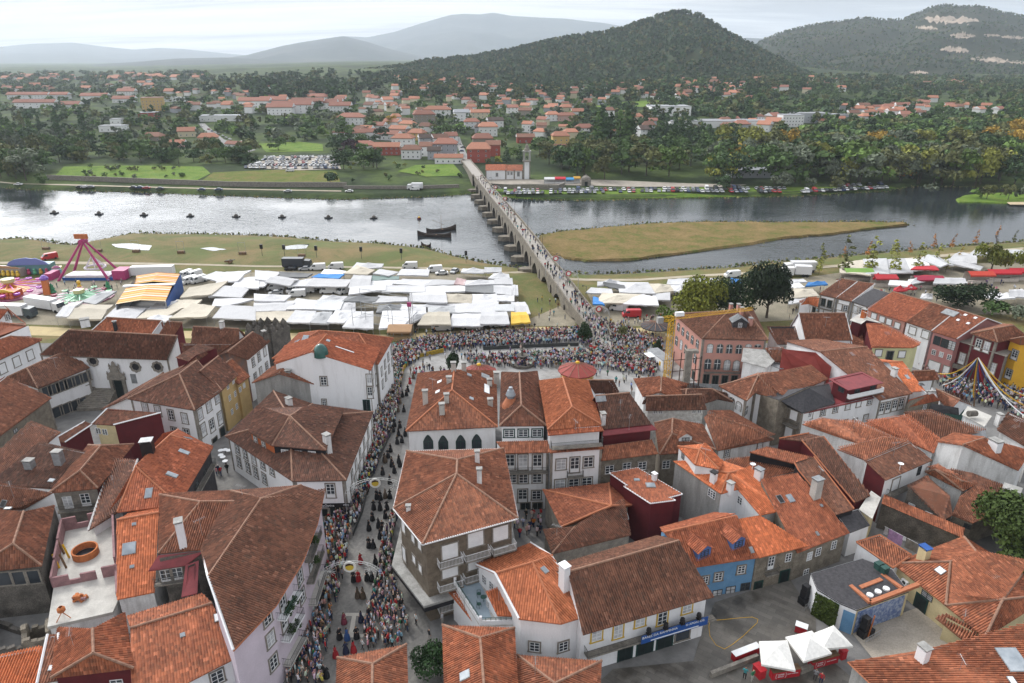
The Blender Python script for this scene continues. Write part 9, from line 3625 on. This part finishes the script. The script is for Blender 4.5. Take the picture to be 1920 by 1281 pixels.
m.prism([(p.x,p.y)for p in op][::1 if sg>0 else-1],3.3,3.6)
o=m.build('street_canopy',[MATS['cement']],MD.root)
op,sg=offset_poly([MD.V[i]for i in range(5)],-0.45)
m=MB()
m.prism([(p.x,p.y)for p in op][::1 if sg>0 else-1],2.6,3.296)
m.build('shop_fascia',[MATS['slate_black']],MD.root)
zone(1200,1000,4.5575)
for q,lb in[([(1040,1120),(1330,1172),(1260,915),(1018,922)],'white square parasol over the left red bar counter'),([(1400,1095),(1640,1025),(1470,832),(1242,886)],'white square parasol in the middle of the three at the bar'),([(1560,985),(1823,965),(1655,786),(1490,850)],'white square parasol nearest the blue tiled wall')]:
 c=[P(p,2.5)for p in q]
 ce=sum(c,Vector())/4
 t=thing('parasol',lb,'parasol',None,(ce.x,ce.y,0))
 ap=Vector((ce.x,ce.y,3.5))
 m=MB()
 for i in range(4):
  a,b=(c[i],c[(i+1)%4])
  md=(a+b)/2+Vector((0,0,-0.05))
  m.face([a,md,ap])
  m.face([md,b,ap])
  m.face([a-Vector((0,0,0.25)),b-Vector((0,0,0.25)),b,a])
 o=m.build('canopy',[MATS['canvas']],t)
 o.color=(0.7,0.69,0.66,1)
 m=MB()
 m.tube((ce.x,ce.y,0),(ce.x,ce.y,3.45),0.05,6)
 m.build('pole',[MATS['steel']],t)
def counter(pa,pb,dp,h,label,txt=True,top='concrete_pale'):
 a,b=(P(pa,0),P(pb,0))
 d=b-a
 t=thing('bar_counter',label,'bar counter',None,(a+b)/2,math.atan2(d.y,d.x))
 L=d.length
 m=MB()
 m.box((0,dp/2,0),(L,dp,h))
 part(t,'front_panel',m,'red_paint')
 m=MB()
 m.box((0,dp/2,h),(L+0.1,dp+0.1,0.06))
 part(t,'counter_top',m,top)
 if txt:
  text('lettering','SUPER',0.27,t,(-L*0.2,-0.02,h*0.66),(math.pi/2,0,0),'frame_white')
  text('lettering','BOCK',0.27,t,(-L*0.2,-0.02,h*0.38),(math.pi/2,0,0),'frame_white')
  text('slogan','Sabor autêntico',0.2,t,(L*0.22,-0.02,h*0.6),(math.pi/2,0,0),'frame_white')
  for s in(-1,1):
   m=MB()
   pts=[(-L*0.2+s*(0.48+0.12*math.cos(t_)),-0.02,h*0.52+0.36*math.sin(t_))for t_ in[-1.4+2.8*k/8 for k in range(9)]]
   [m.tube(x,y,0.022,4,caps=False)for x,y in zip(pts,pts[1:])]
   part(t,'bracket_mark',m,'frame_white')
counter((1128,1262),(1362,1224),0.7,1.1,'red bar counter with white lettering under the left parasol',True,'wood')
counter((1466,1172),(1690,1106),0.7,1.1,'red bar counter with white lettering under the right parasols',True,'wood')
counter((955,1190),(1020,1262),0.8,1.2,'plain red bar end piece left of the parasols',False,'red_paint')
counter((810,1112),(1020,1030),0.7,1.0,'long bar with a white top beside the low wall',False,'frame_white')
counter((1318,845),(1415,880),0.8,1.0,'red bar with a white top near the ivy wall',False,'frame_white')
counter((1720,1090),(1762,1075),0.6,1.2,'small red bar end piece by the steps',False,'red_paint')
for pa,pb,lb in[((600,1232),(1000,1075),'low granite wall beside the bar steps'),((1365,1200),(1470,1160),'granite block between the two red counters')]:
 a,b=(P(pa,0),P(pb,0))
 t=thing('low_wall',lb,'wall',None,a)
 d=b-a
 m=MB()
 m.box(((a.x+b.x)/2,(a.y+b.y)/2,0),(d.length,0.4,0.7),math.atan2(d.y,d.x))
 m.build('wall',[MATS['granite']],t)
for k in range(5):
 a,b=(P((600+14*k,1240+14*k),0),P((860+30*k,1170+26*k),0))
cab=[P(q,0.07)for q in[(598,742),(588,800),(598,880),(650,955),(722,990),(790,950),(880,880),(1000,765),(1008,735),(960,716),(860,722),(720,737),(612,745)]]
m=MB()
[m.tube(a,b,0.028,5,caps=False)for a,b in zip(cab,cab[1:])]
tag(m.build('cable',[MATS['yellow_paint']]),'yellow cable lying in a big loop on the wet paving','cable')
def stack(p,label,red=False):
 t=thing('speaker_stack',label,'loudspeaker',None,p,0.5)
 for k,(x,y,z,s)in enumerate([(0,0,0,1),(0.9,-0.2,0,0.9),(0.1,0,1.1,0.9),(0.1,0,2,0.8)]):
  m=MB()
  m.box((x,y,z),(0.9*s,0.9*s,1.0*s))
  part(t,'speaker_box',m,'black_plastic')
 m=MB()
 for x0,x1 in((-0.9,1.7),):
  for z in(0.5,1.0):
   m.tube((x0,-1,z),(x1,-1,z),0.03,4)
  for k in range(8):
   m.tube((x0+(x1-x0)*k/7,-1,0),(x0+(x1-x0)*k/7,-1,1.05),0.02,4)
 part(t,'guard_rail',m,'steel')
 if red:
  m=MB()
  m.tube((0.3,-0.5,0.2),(0.6,-0.5,3.2),0.08,6)
  part(t,'red_strap',m,'brick_orange')
stack(P((1390,600),0),'stacked black loudspeakers in the courtyard corner by the white wall')
zone(1520,1000,4.5575)
stack(P((440,880),0),'stacked black loudspeakers with a red strap before the blue tiles',True)
def wallpanel(s,nm,pa,pb,z0,z1,mat,off=0.05):
 a,b=(P(pa,3.6),P(pb,3.6))
 d=(b-a).normalized()
 n=Vector((d.y,-d.x,0))
 n=n if n.dot(-a)>0 else-n
 m=MB()
 q=[Vector((v.x,v.y,z))+n*off for v,z in((a,z0),(b,z0),(b,z1),(a,z1))]
 m.face(q)
 m.face([v-n*(off+0.02)for v in q][::-1])
 m.face([q[3],q[2],q[2]-n*off,q[3]-n*off])
 return(m.build(nm,[MATS[mat]],s.root),q,n)
M('blue_tiles',(0.1,0.16,0.34),(0.34,0.4,0.52),2.6,0.35,fine=0.25,lo=0.42,hi=0.6)
wallpanel(BARH,'tile_picture',(405,655),(812,510),0.15,3.3,'blue_tiles')
wallpanel(BARH,'blue_gate',(290,618),(390,658),0,3.0,'sky_blue')
_,q,n=wallpanel(BARH,'ivy_base',(60,484),(250,600),0,3.4,'iron_green',0.08)
rng=np.random.default_rng(3)
nl=2600
u,v=(rng.random(nl),rng.random(nl))
c=np.array(q[0])+u[:,None]*np.array(q[1]-q[0])+v[:,None]*np.array(q[3]-q[0])+np.array(n)*rng.uniform(0.02,0.28,nl)[:,None]
nr=np.array(n)+rng.normal(scale=0.5,size=(nl,3))
tt=np.cross(nr,rng.normal(size=(nl,3)))
tt/=np.linalg.norm(tt,axis=1)[:,None]
bb=np.cross(nr,tt)
bb/=np.linalg.norm(bb,axis=1)[:,None]
s_=rng.uniform(0.07,0.13,nl)[:,None]
o=link('ivy',npmesh('ivy',np.stack([c-tt*s_-bb*s_,c+tt*s_-bb*s_,c+tt*s_+bb*s_,c-tt*s_+bb*s_],1).reshape(-1,3)-np.array(BARH.root.location),np.arange(4*nl).reshape(nl,4),MATS['leaf'],np.repeat(rng.uniform(0.6,1.5,nl)[:,None],3,1)),BARH.root)
o.color=(0.045,0.065,0.014,1)
for x,y in((575,315),(620,345)):
 p=P((x,y),3.7)
 t=thing('waste_bin','dark green wheeled bin on the flat roof'+(' by the parapet' if x>600 else ' against the pipe'),'bin',None,p)
 m=MB()
 m.box((0,0,0),(0.8,0.7,1.0),0.4,0,1.12)
 part(t,'bin_body',m,'iron_green')
 m=MB()
 m.box((0,0,1.0),(0.95,0.85,0.08),0.4)
 part(t,'lid',m,'iron_green')
def washing(pa,pb,z,label,cl):
 a,b=(P(pa,z),P(pb,z))
 t=thing('washing_line',label,'washing line',None,(a+b)/2)
 m=MB()
 m.tube(a,b,0.02,4)
 m.build('line',[MATS['frame_white']],t)
 for k,(u0,u1,h,c)in enumerate(cl):
  p,q=(a.lerp(b,u0),a.lerp(b,u1))
  m=MB()
  rows=[[p.lerp(q,i/6)+Vector((0.08*math.sin(i*2+j),0.1*math.sin(i*1.7),-h*j/3))for i in range(7)]for j in range(4)]
  m.grid(rows)
  o=m.build('sheet',[MATS['cloth']],t)
  o.color=c+(1,)
zone(1500,780,4.571)
washing((725,945),(1010,1095),3.2,'washing line with a large mauve sheet below the dark garden wall',[(0.02,0.12,1.2,(0.4,0.38,0.4)),(0.14,0.56,1.7,(0.36,0.22,0.38)),(0.58,0.64,0.6,(0.6,0.6,0.65)),(0.66,1,1.5,(0.16,0.145,0.13))])
zone(0,800,2.6625)
washing((650,880),(770,862),3.0,'washing line with pale cloths under the bright orange roof',[(0.05,0.2,0.8,(0.05,0.25,0.35)),(0.25,0.6,1.2,(0.6,0.6,0.62)),(0.7,0.9,0.8,(0.4,0.1,0.2))])
def at6(q,z):
 return P(q,z)
TL_,TRr,BR,BL=[P(q,5.8)for q in((306,464),(560,414),(574,800),(248,742))]
L2,L3=(P((563,925),4.0),P((236,1000),4.0))
fl=lambda v,z=4.0:Vector((v.x,v.y,z))
t=thing('unfinished_house','roofless building site with violet brick walls and a pale concrete floor','building site',None,fl((TL_+BR)/2,0))
m=MB()
poly=[L3,L2,BR,TRr,TL_,BL]
m.prism([(p.x,p.y)for p in poly],3.6,4.0)
m.build('floor_slab',[MATS['concrete_pale']],t)
m=MB()
pin,_=offset_poly(poly,0.15)
m.prism([(p.x,p.y)for p in pin],-0.3,3.6)
m.build('lower_wall',[MATS['white_dirty']],t)
def bwall(a,b,segs):
 d=b-a
 an=math.atan2(d.y,d.x)
 L=Vector((d.x,d.y,0)).length
 for u0,u1,h in segs:
  m=MB()
  c=a.lerp(b,(u0+u1)/2)
  m.box((c.x,c.y,4.0),(L*(u1-u0),0.24,h),an)
  m.build('brick_wall',[MATS['brick_violet']],t)
bwall(TL_,TRr,[(0,0.27,1.9),(0.27,0.5,0.8),(0.5,0.67,1.9),(0.67,0.9,0.9),(0.9,1,1.9)])
bwall(BL,TL_,[(0.0,0.3,1.5),(0.3,0.62,1.75),(0.62,1,1.9)])
bwall(BR,TRr,[(0,0.35,1.0),(0.35,1,1.8)])
bwall(BL,BR.lerp(TRr,0.28),[(0,0.26,1.4),(0.26,0.44,0.6),(0.44,0.68,1.2),(0.78,1,1.5)])
c=fl(P((430,640),4.0))
m=MB()
m.lathe(c,[(1.5,0),(1.5,0.95),(1.32,0.95),(1.32,0.05)],24)
m.build('brick_ring',[MATS['brick_orange']],t)
m=MB()
m.lathe(c,[(1.3,0.03),(0,0.03)],20)
m.build('ring_floor',[MATS['slate_black']],t)
for k,(x,y)in enumerate([(275,690),(310,690),(300,620),(325,640)]):
 a=fl(P((x,y),4.0))+Vector((0.9,-0.6,0))
 m=MB()
 m.tube(a,a+Vector((-0.75,0.5,1.7)),0.13,4)
 o=m.build('formwork_board',[MATS['yellow_paint' if k%3==0 else 'wood']])
 tag(o,['yellow board leaning by the lowest corner of the building site','wooden board leaning beside the yellow ones on the building site','brown board leaning against the violet brick wall','yellow board leaning farther up the violet brick wall'][k],'board')
t2=thing('brick_pile','loose pile of orange bricks on the pale concrete floor','brick pile',None,P((400,862),4.0))
for k in range(16):
 m=MB()
 m.box((rnd.uniform(-0.7,0.7),rnd.uniform(-0.4,0.4),0.28*(k//7)),(0.5,0.3,0.28),rnd.uniform(0,3))
 part(t2,'brick',m,'brick_orange' if k%4 else 'brick_violet')
t2=thing('concrete_mixer','orange tripod mixer standing on the building site floor','mixer',None,P((318,955),4.0))
m=MB()
m.lathe((0,0,0.8),[(0.2,0),(0.42,0.2),(0.42,0.55),(0.25,0.75),(0.2,0.75)],12)
part(t2,'drum',m,'brick_orange')
for k in range(3):
 a=2.1*k
 m=MB()
 m.tube((0,0,0.85),(0.8*math.cos(a),0.8*math.sin(a),0),0.05,5)
 part(t2,'leg',m,'brick_orange')
for k,(q,h,mt,lb)in enumerate([([(-60,1130),(110,1060),(120,960),(-60,900)],2.6,'granite_dark','broken stone walls of a roofless ruin at the left edge'),([(110,1050),(238,1020),(232,930),(112,960)],3.4,'stone_block','small stone walled yard with a square opening beside the building site')]):
 c=[P(p,h)for p in q]
 t=thing('ruin',lb,'ruin',None,fl(sum(c,Vector())/4,0))
 for i in range(4):
  a,b=(c[i],c[(i+1)%4])
  d=b-a
  L=Vector((d.x,d.y,0)).length
  for j in range(4):
   m=MB()
   p=a.lerp(b,(j+0.5)/4)
   m.box((p.x,p.y,0),(L/4*1.01,0.5,h-rnd.uniform(0,0.9)-(1.2 if i==2 else 0)),math.atan2(d.y,d.x))
   m.build('ruined_wall',[MATS[mt]],t)
zone(400,560,4)
for x,y in[(60,1165),(92,1160),(120,1165),(75,1215),(92,1245),(60,1200)]:
 p=GP((x,y))
 t=thing('cafe_table','small round white cafe table in the shaded alley','table','cafe tables in the alley',p)
 m=MB()
 m.lathe((0,0,0.7),[(0.45,0),(0.45,0.04),(0,0.04)],14)
 part(t,'tabletop',m,'frame_white')
 m=MB()
 m.tube((0,0,0),(0,0,0.7),0.04,6)
 part(t,'leg',m,'iron')
zone(820,850,2.973)
def chair(p,rz,label):
 t=thing('terrace_chair',label,'chair',None,p,rz)
 for x in(-0.2,0.2):
  for y in(-0.2,0.2):
   m=MB()
   m.tube((x,y,0),(x,y,0.45),0.02,4)
   part(t,'leg',m,'iron_green')
 m=MB()
 m.lathe((0,0,0.45),[(0.26,0),(0.26,0.03),(0,0.03)],12)
 part(t,'seat',m,'iron_green')
 m=MB()
 pts=[(0.24*math.cos(a),0.24*math.sin(a),0.88)for a in[math.pi*k/6 for k in range(7)]]
 [m.tube(a,b,0.02,4)for a,b in zip(pts,pts[1:])]
 [m.tube((a[0],a[1],0.46),a,0.015,4)for a in pts]
 part(t,'backrest',m,'iron_green')
chair(P((232,800),4.45),0.3,'green metal chair at the back of the roof terrace')
chair(P((232,858),4.45),2.6,'green metal chair nearest the terrace railing')
p=P((258,828),4.45)
t=thing('terrace_table','small green metal table on the roof terrace','table',None,p)
m=MB()
m.lathe((0,0,0.7),[(0.35,0),(0.35,0.03),(0,0.03)],14)
part(t,'tabletop',m,'iron_green')
m=MB()
m.tube((0,0,0),(0,0,0.7),0.03,5)
part(t,'leg',m,'iron_green')
TB=M('terrace_blue',(0.3,0.37,0.42),(0.26,0.32,0.37),0.8,0.5,fine=0.04)
m=MB()
m.face([Vector((P(q,4.4).x,P(q,4.4).y,4.408))for q in[(125,745),(242,930),(300,915),(268,800),(262,765),(222,700)]])
m.build('terrace_floor',[TB],TH.root)
q,n=(None,None)
zone(400,560,4)
q,n=WG.ray_roof((806,400))
m=MB()
m.lathe((q.x,q.y,q.z-0.8),[(1.35,0),(1.3,0.9),(1.1,1.6),(0.7,2.1),(0.2,2.35),(0,2.38)],18)
M('dome_green',(0.02,0.1,0.085),(0.014,0.07,0.06),1,0.25,fine=0.04,spec=0.6)
m.build('glass_dome',[MATS['dome_green']],WG.root,True)
WG.windows('K',1.0,2.0,[(1150,800)])
zone(400,850,2.973)
for x,y in[(400,845),(425,815),(385,880),(410,970),(440,945),(540,480),(545,590)]:
 r=LH.ray_wall((x,y))
 c=r[0]+Vector((r[1].x,r[1].y,0))*0.7-LH.root.location
 o=link('potted_plant',CR['bush'][0],LH.root,c+Vector((0,0,-0.5)),0,(1.1,1.1,1.1))
 o.color=(0.035,0.06,0.018,1)
zone(1200,1000,4.5575)
for x,y,pz,c,lb in[(890,1245,'fold',TOPS[13],'person in a turquoise top and straw hat on the bar steps'),(955,1265,'hips',TOPS[7],'person in a green top by the red bar end'),(1490,1260,'fold',TOPS[6],'person in a grey top beside the right bar counter'),(1540,1290,'stand',TOPS[4],'person in a red top at the bottom edge near the bars')]:
 o=link('person',PM[pz],None,P((x,y),0),rnd.uniform(0,6))
 o.color=c[1]+(1,)
 tag(o,lb,'person','people by the bars')
r_=random.Random(21)
for s in r_.sample(HOUSES,34):
 f=max(s.rf,key=lambda q:-min((p.y for p in q)))
 c=sum(f,Vector())/len(f)
 x,y=topx(c)
 zone(0,0,1)
 if s.root.name in bpy.data.objects:
  s.aerial((x,y),r_.uniform(1.4,2.4))
